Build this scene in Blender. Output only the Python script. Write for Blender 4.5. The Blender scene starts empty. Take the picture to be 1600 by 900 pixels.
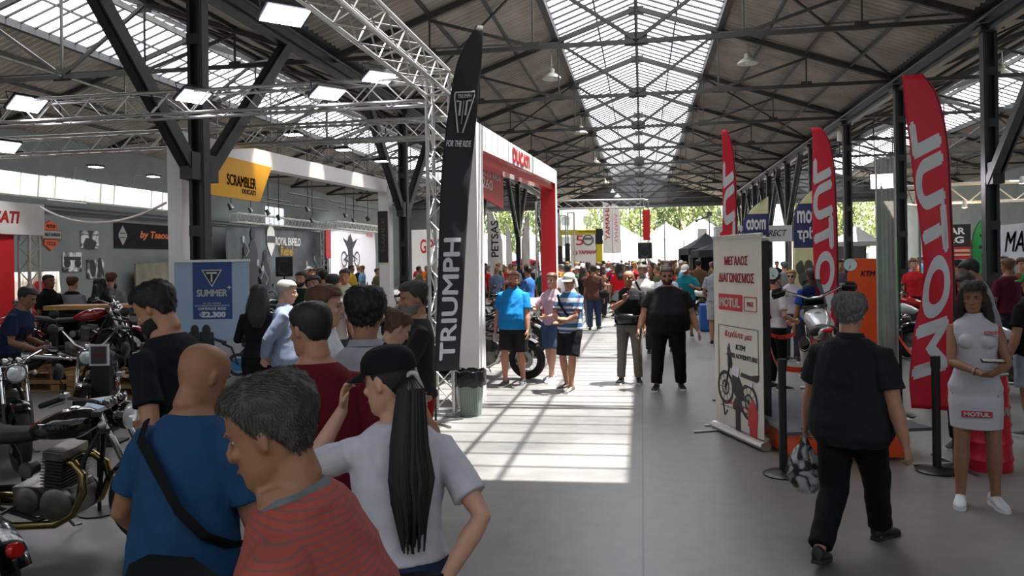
import bpy, bmesh, math, random
from mathutils import Vector as V, Matrix as M, noise
random.seed(7)
sc = bpy.context.scene
COL = sc.collection
R = math.radians
FPX, YAW, PY, ROLL, CAMZ = 1200.0, R(9.6), 408.0, R(0.9), 1.88      # 1600x900 frame

# ---------------------------------------------------------------- camera
cam = bpy.data.objects.new('camera', bpy.data.cameras.new('camera'))
COL.objects.link(cam)
cam.data.sensor_width = 36
cam.data.lens = FPX * 36 / 1600
cam.data.shift_y = -(450 - PY) / 1600
cam.data.clip_end = 500
cam.location = (0, 0, CAMZ)
cam.rotation_euler = (M.Rotation(YAW, 4, 'Z') @ M.Rotation(R(90), 4, 'X') @ M.Rotation(-ROLL, 4, 'Z')).to_euler()
sc.camera = cam

# ---------------------------------------------------------------- sky, sun, exposure
w = bpy.data.worlds.new('sky'); sc.world = w; w.use_nodes = True
bg = w.node_tree.nodes['Background']
bg.inputs[0].default_value = (0.80, 0.88, 1.0, 1); bg.inputs[1].default_value = 2.1
sun = bpy.data.objects.new('sun', bpy.data.lights.new('sun', 'SUN'))
COL.objects.link(sun)
sun.data.energy = 28.0; sun.data.angle = R(.55); sun.data.color = (1.0, 0.95, 0.87)
SUN_DIR = V((0.27, 0.10, 1.0)).normalized()
sun.rotation_euler = SUN_DIR.to_track_quat('Z', 'Y').to_euler()
vs = sc.view_settings
vs.view_transform = 'Standard'; vs.look = 'None'; vs.gamma = 1.0; vs.use_curve_mapping = False
vs.exposure = 0.12
cy = sc.cycles
cy.use_denoising = True; cy.max_bounces = 7; cy.diffuse_bounces = 3; cy.glossy_bounces = 3
cy.transparent_max_bounces = 12; cy.transmission_bounces = 4; cy.sample_clamp_indirect = 6.0
cy.caustics_reflective = False; cy.caustics_refractive = False

def area_light(name, loc, aim, size, power, col=(1, 1, 1), sy=None):
    l = bpy.data.lights.new(name, 'AREA'); l.energy = power; l.color = col; l.size = size
    if sy: l.shape = 'RECTANGLE'; l.size_y = sy
    o = bpy.data.objects.new(name, l); COL.objects.link(o); o.location = loc
    o.rotation_euler = (V(loc) - V(aim)).to_track_quat('Z', 'Y').to_euler(); return o
def spot_light(name, loc, aim, power, ang=60, col=(1, 1, 1), size=.08, parent=None):
    l = bpy.data.lights.new(name, 'SPOT'); l.energy = power; l.color = col; l.spot_size = R(ang); l.spot_blend = .5
    l.shadow_soft_size = size
    o = bpy.data.objects.new(name, l); COL.objects.link(o); o.location = loc
    o.rotation_euler = (V(loc) - V(aim)).to_track_quat('Z', 'Y').to_euler(); return o

# ---------------------------------------------------------------- where things stand
_c, _s = math.cos(YAW), math.sin(YAW)
def at(px, d, z=0.0):
    """ground point at distance d (along the view axis) in the direction of picture column px"""
    a = (px - 800) * d / FPX
    return V((a * _c - d * _s, a * _s + d * _c, z))
def pt(px, py, d):
    u, v = px - 800, PY - py
    cr, sr = math.cos(ROLL), math.sin(ROLL)
    u, v = u * cr + v * sr, -u * sr + v * cr
    a = u * d / FPX
    return V((a * _c - d * _s, a * _s + d * _c, CAMZ + v * d / FPX))
def xonline(px, X):
    """y of the point of the line x = X seen in picture column px"""
    t = math.atan((px - 800) / FPX) - YAW
    return X / math.tan(t)

# ---------------------------------------------------------------- materials
def lin(h):
    h = h.lstrip('#'); c = [int(h[i:i + 2], 16) / 255 for i in (0, 2, 4)]
    return tuple(x / 12.92 if x <= .04045 else ((x + .055) / 1.055) ** 2.4 for x in c)
MATS = {}
def mat(name, col='#888888', rough=.6, metal=0., var=0., vscale=6., bump=0., bscale=80., emit=0., ecol=None, coat=0., trans=0., alpha=1., spec=.5, stretch=None):
    if name in MATS: return MATS[name]
    m = bpy.data.materials.new(name); m.use_nodes = True; nt = m.node_tree
    b = nt.nodes['Principled BSDF']; c = lin(col) if isinstance(col, str) else col
    b.inputs['Base Color'].default_value = (*c, 1); b.inputs['Roughness'].default_value = rough
    b.inputs['Metallic'].default_value = metal; b.inputs['Coat Weight'].default_value = coat
    b.inputs['Specular IOR Level'].default_value = spec
    if trans: b.inputs['Transmission Weight'].default_value = trans
    if alpha < 1: b.inputs['Alpha'].default_value = alpha
    if emit:
        b.inputs['Emission Color'].default_value = (*(lin(ecol) if ecol else c), 1); b.inputs['Emission Strength'].default_value = emit
    tc = None
    if var or bump:
        tc = nt.nodes.new('ShaderNodeTexCoord'); src = tc.outputs['Object']
        if stretch:
            mp = nt.nodes.new('ShaderNodeMapping'); mp.inputs['Scale'].default_value = stretch
            nt.links.new(src, mp.inputs[0]); src = mp.outputs[0]
    if var:
        n = nt.nodes.new('ShaderNodeTexNoise'); n.inputs['Scale'].default_value = vscale; n.inputs['Detail'].default_value = 5
        nt.links.new(src, n.inputs['Vector'])
        mx = nt.nodes.new('ShaderNodeMix'); mx.data_type = 'RGBA'
        mx.inputs[6].default_value = (*[x * (1 - var) for x in c], 1); mx.inputs[7].default_value = (*[min(1, x * (1 + var)) for x in c], 1)
        cr = nt.nodes.new('ShaderNodeMapRange'); cr.inputs[1].default_value = .3; cr.inputs[2].default_value = .7
        nt.links.new(n.outputs[0], cr.inputs[0]); nt.links.new(cr.outputs[0], mx.inputs[0]); nt.links.new(mx.outputs[2], b.inputs['Base Color'])
    if bump:
        n = nt.nodes.new('ShaderNodeTexNoise'); n.inputs['Scale'].default_value = bscale; n.inputs['Detail'].default_value = 3
        nt.links.new(src, n.inputs['Vector'])
        bp = nt.nodes.new('ShaderNodeBump'); bp.inputs['Strength'].default_value = bump; bp.inputs['Distance'].default_value = .01
        nt.links.new(n.outputs[0], bp.inputs['Height']); nt.links.new(bp.outputs[0], b.inputs['Normal'])
    MATS[name] = m; return m
def cloth(h, rough=.85): return mat('cloth_' + h, h, rough, var=.10, vscale=14, bump=.25, bscale=25, spec=.2)
def paint(h, rough=.45, metal=0.): return mat('paint_%s_%d' % (h, rough * 100), h, rough, metal)
def stripes(name, bands, axis=2, period=1., rough=.85):
    """cloth woven in colour bands; bands = [(start 0..1, hex), ...] repeated every period metres along an axis"""
    if name in MATS: return MATS[name]
    m = bpy.data.materials.new(name); m.use_nodes = True; nt = m.node_tree; b = nt.nodes['Principled BSDF']
    b.inputs['Roughness'].default_value = rough; b.inputs['Specular IOR Level'].default_value = .2
    tc = nt.nodes.new('ShaderNodeTexCoord'); sp = nt.nodes.new('ShaderNodeSeparateXYZ')
    d = nt.nodes.new('ShaderNodeMath'); d.operation = 'DIVIDE'; d.inputs[1].default_value = period
    fr = nt.nodes.new('ShaderNodeMath'); fr.operation = 'FRACT'
    cr = nt.nodes.new('ShaderNodeValToRGB'); cr.color_ramp.interpolation = 'CONSTANT'
    e = cr.color_ramp.elements
    while len(e) < len(bands): e.new(.5)
    for i, (p, h) in enumerate(bands): e[i].position = p
    for i, (p, h) in enumerate(bands): e[i].color = (*lin(h), 1)
    L = nt.links.new
    L(tc.outputs['Object'], sp.inputs[0]); L(sp.outputs[axis], d.inputs[0]); L(d.outputs[0], fr.inputs[0]); L(fr.outputs[0], cr.inputs[0]); L(cr.outputs[0], b.inputs['Base Color'])
    MATS[name] = m; return m

# ---------------------------------------------------------------- tagging
def tag(o, label=None, cat=None, group=None, kind=None):
    if label: o['label'] = label
    if cat: o['category'] = cat
    if group: o['group'] = group
    if kind: o['kind'] = kind
    return o
def thing(name, label, cat, loc=(0, 0, 0), rz=0., group=None, rx=0., ry=0.):
    o = bpy.data.objects.new(name, None); COL.objects.link(o); o.empty_display_size = .2
    o.location = loc; o.rotation_euler = (rx, ry, rz)
    return tag(o, label, cat, group)
def copy_tree(o, parent=None):
    c = o.copy(); COL.objects.link(c)
    if parent is not None: c.parent = parent
    for ch in list(o.children): copy_tree(ch, c)
    return c

# ---------------------------------------------------------------- mesh builder
def frame_of(t, up=None):
    t = t.normalized()
    if up is None: up = V((0, 0, 1)) if abs(t.z) < .9 else V((0, 1, 0))
    a = up - t * up.dot(t)
    if a.length < 1e-6: a = t.orthogonal()
    a.normalize(); return a, t.cross(a)
class MB:
    def __init__(s): s.v = []; s.f = []; s.mi = []; s.m = 0
    def add(s, vs, fs):
        o = len(s.v); s.v += [V(p) for p in vs]
        for f in fs: s.f.append([i + o for i in f]); s.mi.append(s.m)
    def box(s, c, sz, rot=None):
        c = V(c); x, y, z = sz[0] / 2, sz[1] / 2, sz[2] / 2
        ps = [V((a * x, b * y, e * z)) for e in (-1, 1) for b in (-1, 1) for a in (-1, 1)]
        if rot: ps = [rot @ p for p in ps]
        s.add([c + p for p in ps], [(0, 2, 3, 1), (4, 5, 7, 6), (0, 1, 5, 4), (2, 6, 7, 3), (0, 4, 6, 2), (1, 3, 7, 5)])
    def bar(s, p0, p1, wd, ht, up=None):
        p0, p1 = V(p0), V(p1); a, b = frame_of(p1 - p0, up)
        vs = [p + a * (i * ht / 2) + b * (j * wd / 2) for p in (p0, p1) for i, j in ((-1, -1), (1, -1), (1, 1), (-1, 1))]
        s.add(vs, [(0, 3, 2, 1), (4, 5, 6, 7), (0, 1, 5, 4), (1, 2, 6, 5), (2, 3, 7, 6), (3, 0, 4, 7)])
    def tube(s, pts, rad, n=8, up=None, cap=True, round_end=False):
        pts = [V(p) for p in pts]; k = len(pts)
        if not isinstance(rad, (list,)): rad = [rad] * k
        rings = []; a = None
        for i, p in enumerate(pts):
            t = (pts[min(i + 1, k - 1)] - pts[max(i - 1, 0)])
            if t.length < 1e-9: t = V((0, 0, 1))
            if up is not None: a, b = frame_of(t, V(up))
            elif a is None: a, b = frame_of(t)
            else: a, b = frame_of(t, a)
            r = rad[i]; ra, rb = r if isinstance(r, tuple) else (r, r)
            rings.append([p + a * (ra * math.cos(2 * math.pi * j / n)) + b * (rb * math.sin(2 * math.pi * j / n)) for j in range(n)])
        s.rings(rings, cap)
    def rings(s, rings, cap=True):
        n = len(rings[0]); o = len(s.v); vs = [p for r in rings for p in r]; fs = []
        for i in range(len(rings) - 1):
            for j in range(n):
                k = (j + 1) % n; fs.append((i * n + j, i * n + k, (i + 1) * n + k, (i + 1) * n + j))
        if cap:
            fs.append(tuple(range(n))[::-1]); fs.append(tuple((len(rings) - 1) * n + j for j in range(n)))
        s.add(vs, fs)
    def ell(s, c, r, rot=None, nu=14, nv=9):
        c = V(c); r = (r, r, r) if not isinstance(r, (tuple, list)) else r; vs = []; fs = []
        for i in range(nv + 1):
            th = math.pi * i / nv
            for j in range(nu):
                ph = 2 * math.pi * j / nu
                p = V((r[0] * math.sin(th) * math.cos(ph), r[1] * math.sin(th) * math.sin(ph), r[2] * math.cos(th)))
                vs.append(c + (rot @ p if rot else p))
        for i in range(nv):
            for j in range(nu):
                k = (j + 1) % nu; fs.append((i * nu + j, (i + 1) * nu + j, (i + 1) * nu + k, i * nu + k))
        s.add(vs, fs)
    def torus(s, c, axis, Rr, r, n=28, m=8, a0=0., a1=2 * math.pi, flat=1.):
        c = V(c); ax = V(axis).normalized(); u = ax.orthogonal().normalized()
        if abs(ax.x) > .9: u = V((0, 1, 0))
        w_ = ax.cross(u); full = a1 - a0 > 6.28; k = n if full else n + 1; rings = []
        for i in range(k):
            a = a0 + (a1 - a0) * i / n; d = u * math.cos(a) + w_ * math.sin(a)
            rings.append([c + d * (Rr + r * math.cos(2 * math.pi * j / m)) + ax * (r * flat * math.sin(2 * math.pi * j / m)) for j in range(m)])
        if full: rings.append(rings[0])
        s.rings(rings, not full)
    def lathe(s, c, axis, prof, n=24, cap=True):
        c = V(c); ax = V(axis).normalized(); a, b = frame_of(ax)
        s.rings([[c + ax * h + (a * math.cos(2 * math.pi * j / n) + b * math.sin(2 * math.pi * j / n)) * max(r, 1e-4) for j in range(n)] for r, h in prof], cap)
    def prism(s, poly, o, ux, uy, th):
        o, ux, uy = V(o), V(ux), V(uy); nn = ux.cross(uy).normalized(); n = len(poly)
        vs = [o + ux * x + uy * y + nn * (k * th / 2) for k in (-1, 1) for x, y in poly]
        s.add(vs, [tuple(range(n))[::-1], tuple(range(n, 2 * n))] + [(i, (i + 1) % n, n + (i + 1) % n, n + i) for i in range(n)])
    def mesh(s, name):
        me = bpy.data.meshes.new(name); me.from_pydata(s.v, [], s.f)
        if any(s.mi): me.polygons.foreach_set('material_index', s.mi)
        return me
    def build(s, name, mats, parent=None, smooth=35, bevel=0., loc=None, rot=None, solid=0.):
        me = s.mesh(name)
        for m in (mats if isinstance(mats, (list, tuple)) else [mats]): me.materials.append(m)
        o = bpy.data.objects.new(name, me); COL.objects.link(o)
        bm = bmesh.new(); bm.from_mesh(me); bmesh.ops.recalc_face_normals(bm, faces=bm.faces)
        if smooth:
            c = math.cos(R(smooth))
            for f in bm.faces: f.smooth = True
            for e in bm.edges:
                if len(e.link_faces) == 2 and e.link_faces[0].normal.dot(e.link_faces[1].normal) < c: e.smooth = False
        bm.to_mesh(me); bm.free()
        if bevel:
            md = o.modifiers.new('b', 'BEVEL'); md.width = bevel; md.segments = 2; md.limit_method = 'ANGLE'
        if solid:
            md = o.modifiers.new('s', 'SOLIDIFY'); md.thickness = solid; md.offset = 0
        if parent is not None: o.parent = parent
        if loc is not None: o.location = loc
        if rot is not None: o.rotation_euler = rot
        return o

# ---------------------------------------------------------------- lettering
def text_geo(txt, bold=0., shear=0., space=1.):
    cu = bpy.data.curves.new('t', 'FONT'); cu.body = txt; cu.size = 1; fat = bold > 0 and any(c in txt for c in 'MmΜW'); cu.offset = 0 if fat else bold; cu.shear = shear
    cu.space_character = space; cu.resolution_u = 6; cu.fill_mode = 'BOTH'
    o = bpy.data.objects.new('t', cu); COL.objects.link(o)
    dg = bpy.context.evaluated_depsgraph_get(); me = bpy.data.meshes.new_from_object(o.evaluated_get(dg))
    vs = [v.co.copy() for v in me.vertices]; fs = [tuple(p.vertices) for p in me.polygons]
    bpy.data.objects.remove(o); bpy.data.curves.remove(cu); bpy.data.meshes.remove(me)
    if fat:                                     # embolden by overlapping shifted copies: the outline offset breaks sharp letters
        n = len(vs); v0 = list(vs); f0 = list(fs); b = min(bold, .045)
        for k, (dx, dy) in enumerate(((b, 0), (-b, 0), (0, b), (0, -b))):
            vs += [p + V((dx, dy, 0)) for p in v0]; fs += [tuple(i + n * (k + 1) for i in f) for f in f0]
    x0, x1 = min(p.x for p in vs), max(p.x for p in vs); y0, y1 = min(p.y for p in vs), max(p.y for p in vs)
    vs = [V(((p.x - x0) / (x1 - x0), (p.y - y0) / (y1 - y0), 0)) for p in vs]
    return vs, fs, (x1 - x0) / (y1 - y0)
def lettering(txt, m, parent, o, ux, uy, w, h, bold=.02, shear=0., th=.006, name='lettering', fn=None, cut=None, space=1., label=None):
    """letters filling a w x h box whose lower left corner is o; fn bends the flat letters onto cloth"""
    vs, fs, asp = text_geo(txt, bold, shear, space)
    if h is None: h = w / asp
    if w is None: w = h * asp
    o, ux, uy = V(o), V(ux).normalized(), V(uy).normalized(); nn = ux.cross(uy)
    bm = bmesh.new(); vv = [bm.verts.new((p.x * w, p.y * h, 0)) for p in vs]
    for f in fs:
        try: bm.faces.new([vv[i] for i in f])
        except ValueError: pass
    if cut:
        for k in range(1, int(w / cut) + 1): bmesh.ops.bisect_plane(bm, geom=bm.verts[:] + bm.edges[:] + bm.faces[:], plane_co=(k * cut, 0, 0), plane_no=(1, 0, 0))
        for k in range(1, int(h / cut) + 1): bmesh.ops.bisect_plane(bm, geom=bm.verts[:] + bm.edges[:] + bm.faces[:], plane_co=(0, k * cut, 0), plane_no=(0, 1, 0))
    for v in bm.verts:
        p = o + ux * v.co.x + uy * v.co.y
        v.co = fn(p) if fn else p
    me = bpy.data.meshes.new(name); bm.to_mesh(me); bm.free(); me.materials.append(m)
    ob = bpy.data.objects.new(name, me); COL.objects.link(ob)
    md = ob.modifiers.new('s', 'SOLIDIFY'); md.thickness = th; md.offset = 0
    if parent is not None: ob.parent = parent
    if label: ob['label'] = label
    return ob

# shared materials
BLACK = paint('#0b0b0c', .5); CHROME = mat('chrome', '#c8c8c8', .12, 1.); STEEL = mat('steel', '#8e9092', .35, 1.)
ALU = mat('aluminium', '#c4c4c0', .38, .85, var=.08, vscale=20); RUBBER = mat('rubber', '#151515', .8, bump=.3, bscale=120)
DKSTEEL = mat('dark_steel_paint', '#26282b', .5, .0, var=.25, vscale=3, bump=.2, bscale=40)
WHITE = mat('white_paint', '#e4e2dc', .5, var=.03); GREYP = mat('grey_paint', '#8b8f8c', .6, var=.05)
RED = mat('red_paint', '#c01620', .35); WOOD = mat('pine', '#b48a52', .6, var=.22, vscale=4, stretch=(1, 8, 8), bump=.1)
GLOSSBLK = mat('gloss_black', '#060607', .15, .0, coat=.8); LENS = mat('lens', '#dfe6ea', .05, .3, coat=1.)
ENGM = mat('cast_alloy', '#6e6a64', .42, .8, var=.2, vscale=15); BRONZE = mat('hot_pipe', '#8f7a52', .25, 1., var=.2, vscale=5)
PLASTIC = mat('black_plastic', '#111214', .42)
# ================================================================ PEOPLE
def remesh(mb, voxel, it=3, fac=.5):
    me = mb.mesh('tmp'); o = bpy.data.objects.new('tmp', me); COL.objects.link(o)
    md = o.modifiers.new('r', 'REMESH'); md.mode = 'VOXEL'; md.voxel_size = voxel; md.use_smooth_shade = True
    if it: ms = o.modifiers.new('s', 'SMOOTH'); ms.factor = fac; ms.iterations = it
    dg = bpy.context.evaluated_depsgraph_get(); r = bpy.data.meshes.new_from_object(o.evaluated_get(dg))
    bpy.data.objects.remove(o); bpy.data.meshes.remove(me); r.materials.clear(); return r
def link_mesh(me, name, mats, parent):
    me.name = name
    for m in (mats if isinstance(mats, (list, tuple)) else [mats]): me.materials.append(m)
    o = bpy.data.objects.new(name, me); COL.objects.link(o); o.parent = parent
    for p in me.polygons: p.use_smooth = True
    return o
def ik(a, b, l1, l2, pole):
    d = b - a; L = min(d.length, (l1 + l2) * .999); n = d.normalized(); b = a + n * L
    x = (l1 * l1 - l2 * l2 + L * L) / (2 * L); h = math.sqrt(max(l1 * l1 - x * x, 0))
    pole = V(pole); q = pole - n * pole.dot(n)
    if q.length < 1e-5: q = n.orthogonal()
    return a + n * x + q.normalized() * h, b
def lerp(a, b, t): return a + (b - a) * t
def sstep(t): t = max(0, min(1, t)); return t * t * (3 - 2 * t)
# head outline: height above chin, front, back, half width
HEAD = [(-.004, .058, .000, .024), (.004, .076, -.012, .036), (.018, .085, -.030, .047), (.034, .083, -.046, .055), (.05, .085, -.060, .061), (.075, .085, -.076, .066),
        (.10, .083, -.088, .070), (.12, .082, -.095, .073), (.14, .089, -.099, .075), (.165, .088, -.101, .0765), (.19, .078, -.094, .072), (.208, .062, -.082, .061),
        (.222, .040, -.062, .044), (.230, .018, -.036, .024)]
def head_rings(infl=0., z0=-9, z1=9, n=24, taper=False):
    rs = []; full = infl
    for z, f, b, wd in HEAD:
        if z < z0 or z > z1: continue
        if taper: infl = .004 + (full - .004) * sstep((z - .07) / .1)
        cyy = (f + b) / 2 if z > .08 else lerp(f - wd * .9, (f + b) / 2, max(0, z) / .08)
        ring = []
        for j in range(n):
            a = 2 * math.pi * j / n; sx, sy = math.cos(a), math.sin(a)
            L = (f - cyy) if sy > 0 else (cyy - b)
            ring.append(V(((wd + infl) * math.copysign(abs(sx) ** .88, sx), cyy + (L + infl) * math.copysign(abs(sy) ** .88, sy), z + infl * (z - .1) / .12)))
        rs.append(ring)
    return rs
def hand(mb, wp, d, nrm, side, curl, s, fr=1., thumb=.5):
    d = d.normalized(); nrm = (nrm - d * nrm.dot(d)).normalized(); lat = d.cross(nrm) * side
    if not isinstance(curl, (list, tuple)): curl = [curl] * 4
    mb.tube([wp - d * .02 * s, wp + d * .02 * s, wp + d * .05 * s, wp + d * .088 * s], [(.026 * s, .019 * s), (.031 * s, .017 * s), (.039 * s, .016 * s), (.036 * s, .012 * s)], 12, up=lat)
    for i in range(4):
        b = wp + d * (.084 - .0022 * i * i) * s + lat * (.029 - .0192 * i) * s
        L = (.070, .078, .073, .056)[i] * s; r = .0086 * s * fr; dd = d.copy(); p = b; ps = [b - d * .02 * s, b]
        for k, (fl, bend) in enumerate(((.45, .55), (.3, 1.0), (.25, .75))):
            dd = M.Rotation(bend * curl[i], 3, d.cross(nrm)) @ dd; p = p + dd * L * fl; ps.append(p)
        mb.tube(ps, [r * 1.1, r * 1.08, r, r * .93, r * .72], 8)
    b = wp + d * .022 * s + lat * .02 * s; q = (d * .62 + lat * .75 + nrm * .35 * thumb * 2).normalized()
    q2 = (d * .9 + lat * .15 + nrm * .5 * thumb * 2).normalized()
    mb.tube([b - q * .01, b + q * .038 * s, b + q * .038 * s + q2 * .03 * s, b + q * .038 * s + q2 * .054 * s], [.015 * s * fr, .0115 * s * fr, .010 * s * fr, .007 * s * fr], 8)
SKIN = {'light': '#bd9079', 'mid': '#a4775f', 'tan': '#8d644c', 'dark': '#7d5038'}
HAIRC = {'black': '#0c0a0a', 'brown': '#2a1a12', 'lbrown': '#5a3c24', 'grey': '#6f6d6a', 'white': '#8f8a82', 'blond': '#9a7a48', 'dgrey': '#35322f'}
def person(label, px, d, face, H=1.75, fem=False, bulk=1., belly=0., skin='mid', hair='short', hc='brown', top='#333333', sleeve='short', hem=.90,
           bot='#222222', legs='long', shoes='#1a1a1a', lean=0., side=0., twist=0., hy=0., hp=0., hr=0., lh=None, rh=None, lf=(-.10, 0, 0), rf=(.10, 0, 0),
           lcurl=.5, rcurl=.5, lpole=None, rpole=None, ln=None, rn=None, ldir=None, rdir=None, vox=.009, beard=None, glasses=None, cap=None, collar=None, folds=.006,
           neckline='round', xy=None, group=None, straps=None, dress=False, loose=.0, sole='#dddddd', shape=None, fdetail=True, name='person', rib=None):
    s = H / 1.75
    pos = V((xy[0], xy[1], 0)) if xy else at(px, d)
    root = thing(name, label, 'person', pos, R(face), group)
    la = R(lean); sa = R(side); pv = V((0, 0, .93))
    def T(p):
        p = V(p)
        if p.z <= .93: return p * s
        t = sstep((p.z - .93) / .34); q = p - pv
        q = M.Rotation(R(twist) * t, 3, 'Z') @ q; q = M.Rotation(-la * t, 3, 'X') @ q; q = M.Rotation(sa * t, 3, 'Y') @ q
        return (pv + q) * s
    shw = (.158 if fem else .178) * (1 + (bulk - 1) * .55); hipw = .088 * (1 + (bulk - 1) * .5)
    if fem: TS = [(.80, .13, .09, -.01), (.86, .172, .118, -.012), (.92, .176, .118, -.008), (1.0, .148, .098, 0), (1.08, .126, .086, 0), (1.16, .134, .094, .003), (1.25, .148, .104, .008), (1.33, .153, .098, .004), (1.39, .146, .085, -.004), (1.435, .108, .07, -.01), (1.47, .064, .058, -.012), (1.505, .05, .052, -.008)]
    else: TS = [(.80, .13, .10, 0), (.86, .162, .112, -.004), (.93, .166, .114, -.002), (1.02, .154, .106, 0), (1.10, .152, .106, 0), (1.20, .160, .113, .002), (1.29, .168, .118, .002), (1.35, .162, .108, -.004), (1.40, .140, .092, -.010), (1.437, .114, .078, -.014), (1.468, .084, .068, -.014), (1.50, .06, .06, -.008)]
    def trs(infl=0., z0=.8, z1=9, n=26, hemflare=0., p=.92, useT=True):
        out = []
        sec = [t for t in TS if z0 <= t[0] <= z1]
        for z in (z0, z1):
            if TS[0][0] < z < TS[-1][0] and all(abs(z - t[0]) > 1e-4 for t in sec):
                for i in range(len(TS) - 1):
                    if TS[i][0] < z < TS[i + 1][0]:
                        k = (z - TS[i][0]) / (TS[i + 1][0] - TS[i][0]); sec.append(tuple(lerp(TS[i][j], TS[i + 1][j], k) for j in range(4)))
        sec.sort()
        if z0 < TS[0][0]: sec = [(z0, TS[1][1] * .96, TS[1][2] * (1.06 if dress else 1), .0 if not dress else .02)] + [((t[0], TS[1][1] * 1.02, TS[1][2] * 1.03, t[3] + .006) if t[0] < .85 else t) for t in sec]
        for z, a, b, yc in sec:
            bk = 1 + (bulk - 1) * lerp(1., .42, sstep((z - 1.14) / .24))
            be = belly * math.exp(-((z - 1.06) / .14) ** 2); k = hemflare * sstep((1.15 - z) / .3)
            ri = infl if z < 1.44 else infl * .5
            ri += (0 if p > .9 else 0)
            a2, bf, bb = a * bk + ri + be * .35 + k, b * bk + ri + be + k, b * bk + ri + be * .1 + k
            ring = []
            for j in range(n):
                an = 2 * math.pi * j / n; cx, sy = math.cos(an), math.sin(an)
                ring.append(T((a2 * math.copysign(abs(cx) ** p, cx), yc + (bf if sy > 0 else bb) * math.copysign(abs(sy) ** p, sy), z)))
            out.append(ring)
        return out
    # joints
    szh = 1.368 - max(0, bulk - 1) * .05
    S = {-1: T((-shw * .97, -.008, szh)), 1: T((shw * .97, -.008, szh))}
    Hh = {-1: V((-hipw, 0, .90)) * s, 1: V((hipw, 0, .90)) * s}
    drop = 0
    for sd, ft in ((-1, lf), (1, rf)):
        hx = math.hypot(ft[0] - sd * hipw, ft[1]); drop = max(drop, .90 - (.085 + ft[2]) - math.sqrt(max(.1, .8165 ** 2 - hx * hx)))
    drop = max(drop, 0); root.location.z = -drop * s; pos.z = -drop * s
    lh = lh or (-.25 * (1 + (bulk - 1) * .8), .05, .84); rh = rh or (.25 * (1 + (bulk - 1) * .8), .05, .84)
    W, E, K, A = {}, {}, {}, {}
    for sd, hnd, pole in ((-1, lh, lpole), (1, rh, rpole)):
        pole = pole or (sd * .45, -1, -.25)
        E[sd], W[sd] = ik(S[sd], V(hnd) * s, .285 * s, .25 * s, pole)
    for sd, ft in ((-1, lf), (1, rf)):
        ank = V((ft[0], ft[1], .085 + ft[2] + drop)) * s
        K[sd], A[sd] = ik(Hh[sd], ank, .413 * s, .405 * s, (sd * .12, 1, 0))
    ab = 1 + (bulk - 1) * .7
    ar = .86 if fem else 1.
    # body
    mb = MB(); mb.rings(trs(-.004))
    for sd in (-1, 1):
        a, e, w_ = S[sd], E[sd], W[sd]
        ins = a + (T((0, 0, 1.40)) - a) * .4
        mb.tube([ins, a, lerp(a, e, .3), lerp(a, e, .75), e, lerp(e, w_, .28), lerp(e, w_, .7), w_], [x * s * ab * ar for x in (.044, .050, .049, .043, .038, .042, .032)] + [.025 * s * ar ** .5], 12)
        h, k, n_ = Hh[sd], K[sd], A[sd]; lr = s * (1 + (bulk - 1) * .6) * (1.04 if fem else 1)
        mb.tube([h + V((0, 0, .03)), lerp(h, k, .15), lerp(h, k, .6), k, lerp(k, n_, .3), lerp(k, n_, .75), n_, n_ - V((0, 0, .05)) * s], [.088 * lr, .088 * lr, .068 * lr, .053 * lr, .056 * lr, .04 * s, .036 * s, .034 * s], 12)
        dd = ldir if sd < 0 else rdir; dd = V(dd) if dd else (w_ - e)
        nn = ln if sd < 0 else rn
        nn = V(nn) if nn else V((-sd, .15, 0))
        if fdetail or True: hand(mb, w_, dd, nn, sd if True else 1, lcurl if sd < 0 else rcurl, s * (.92 if fem else 1), 1. if vox < .008 else 1.25)
        toe = n_ + V((sd * .02, .12, -.055)) * s
        mb.tube([n_ + V((0, -.05, -.06)) * s, n_ + V((0, .0, -.045)) * s, n_ + V((sd * .012, .08, -.055)) * s, toe], [(.018, .022), (.026, .026), (.014, .024), (.008, .018)], 8, up=(0, 0, 1))
    # head
    NK = T((0, -.012, 1.486)); top_l = V((0, 0, 1)) 
    hs = s ** .5 * (1 if not fem else .96); hb = 1 + (bulk - 1) * .2
    HR = M.Rotation(R(hy), 3, 'Z') @ M.Rotation(R(-hp), 3, 'X') @ M.Rotation(R(hr), 3, 'Y')
    HO = NK + V((0, .012, .012)) * s
    pvh = V((0, -.02, .02))
    def HT(p):
        p = V(p); p = V((p.x * hb, p.y, p.z)) * hs; return HO + HR @ (p - pvh) + pvh
    hm = [[HT(p) for p in r] for r in head_rings()]
    mb.rings(hm)
    mb.tube([T((0, -.012, 1.42)), T((0, -.014, 1.47)), HT((0, -.026, .01)), HT((0, -.022, .07))], [(.062 if not fem else .05) * s * hb, (.058 if not fem else .046) * s * hb, (.055 if not fem else .044) * s * hb, .052 * s], 14)
    # nose, ears, brow, lips, chin
    nz = [(0, .088, .135), (0, .096, .115), (0, .107, .092), (0, .106, .082), (0, .088, .076)]
    mb.tube([HT(p) for p in nz], [.006, .009, .0125, .014, .008], 8)
    for sd in (-1, 1):
        mb.ell(HT((sd * .012, .094, .084)), .0085, None, 8, 6)
        mb.ell(HT((sd * .077, -.012, .112)), (.007, .018, .031), HR @ M.Rotation(R(-8), 3, 'X') @ M.Rotation(R(sd * 18), 3, 'Z'), 10, 8)
        mb.ell(HT((sd * .03, .081, .138)), (.024, .010, .006), HR, 8, 6)
        mb.ell(HT((sd * .045, .066, .092)), (.018, .014, .014), HR, 8, 6)
    mb.ell(HT((0, .090, .056)), (.024, .008, .0055), HR, 8, 6); mb.ell(HT((0, .088, .046)), (.02, .008, .006), HR, 8, 6)
    me = remesh(mb, vox * (1. if vox > .006 else 1.), 2 if vox < .008 else 1)
    iv = HR.inverted()
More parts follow.
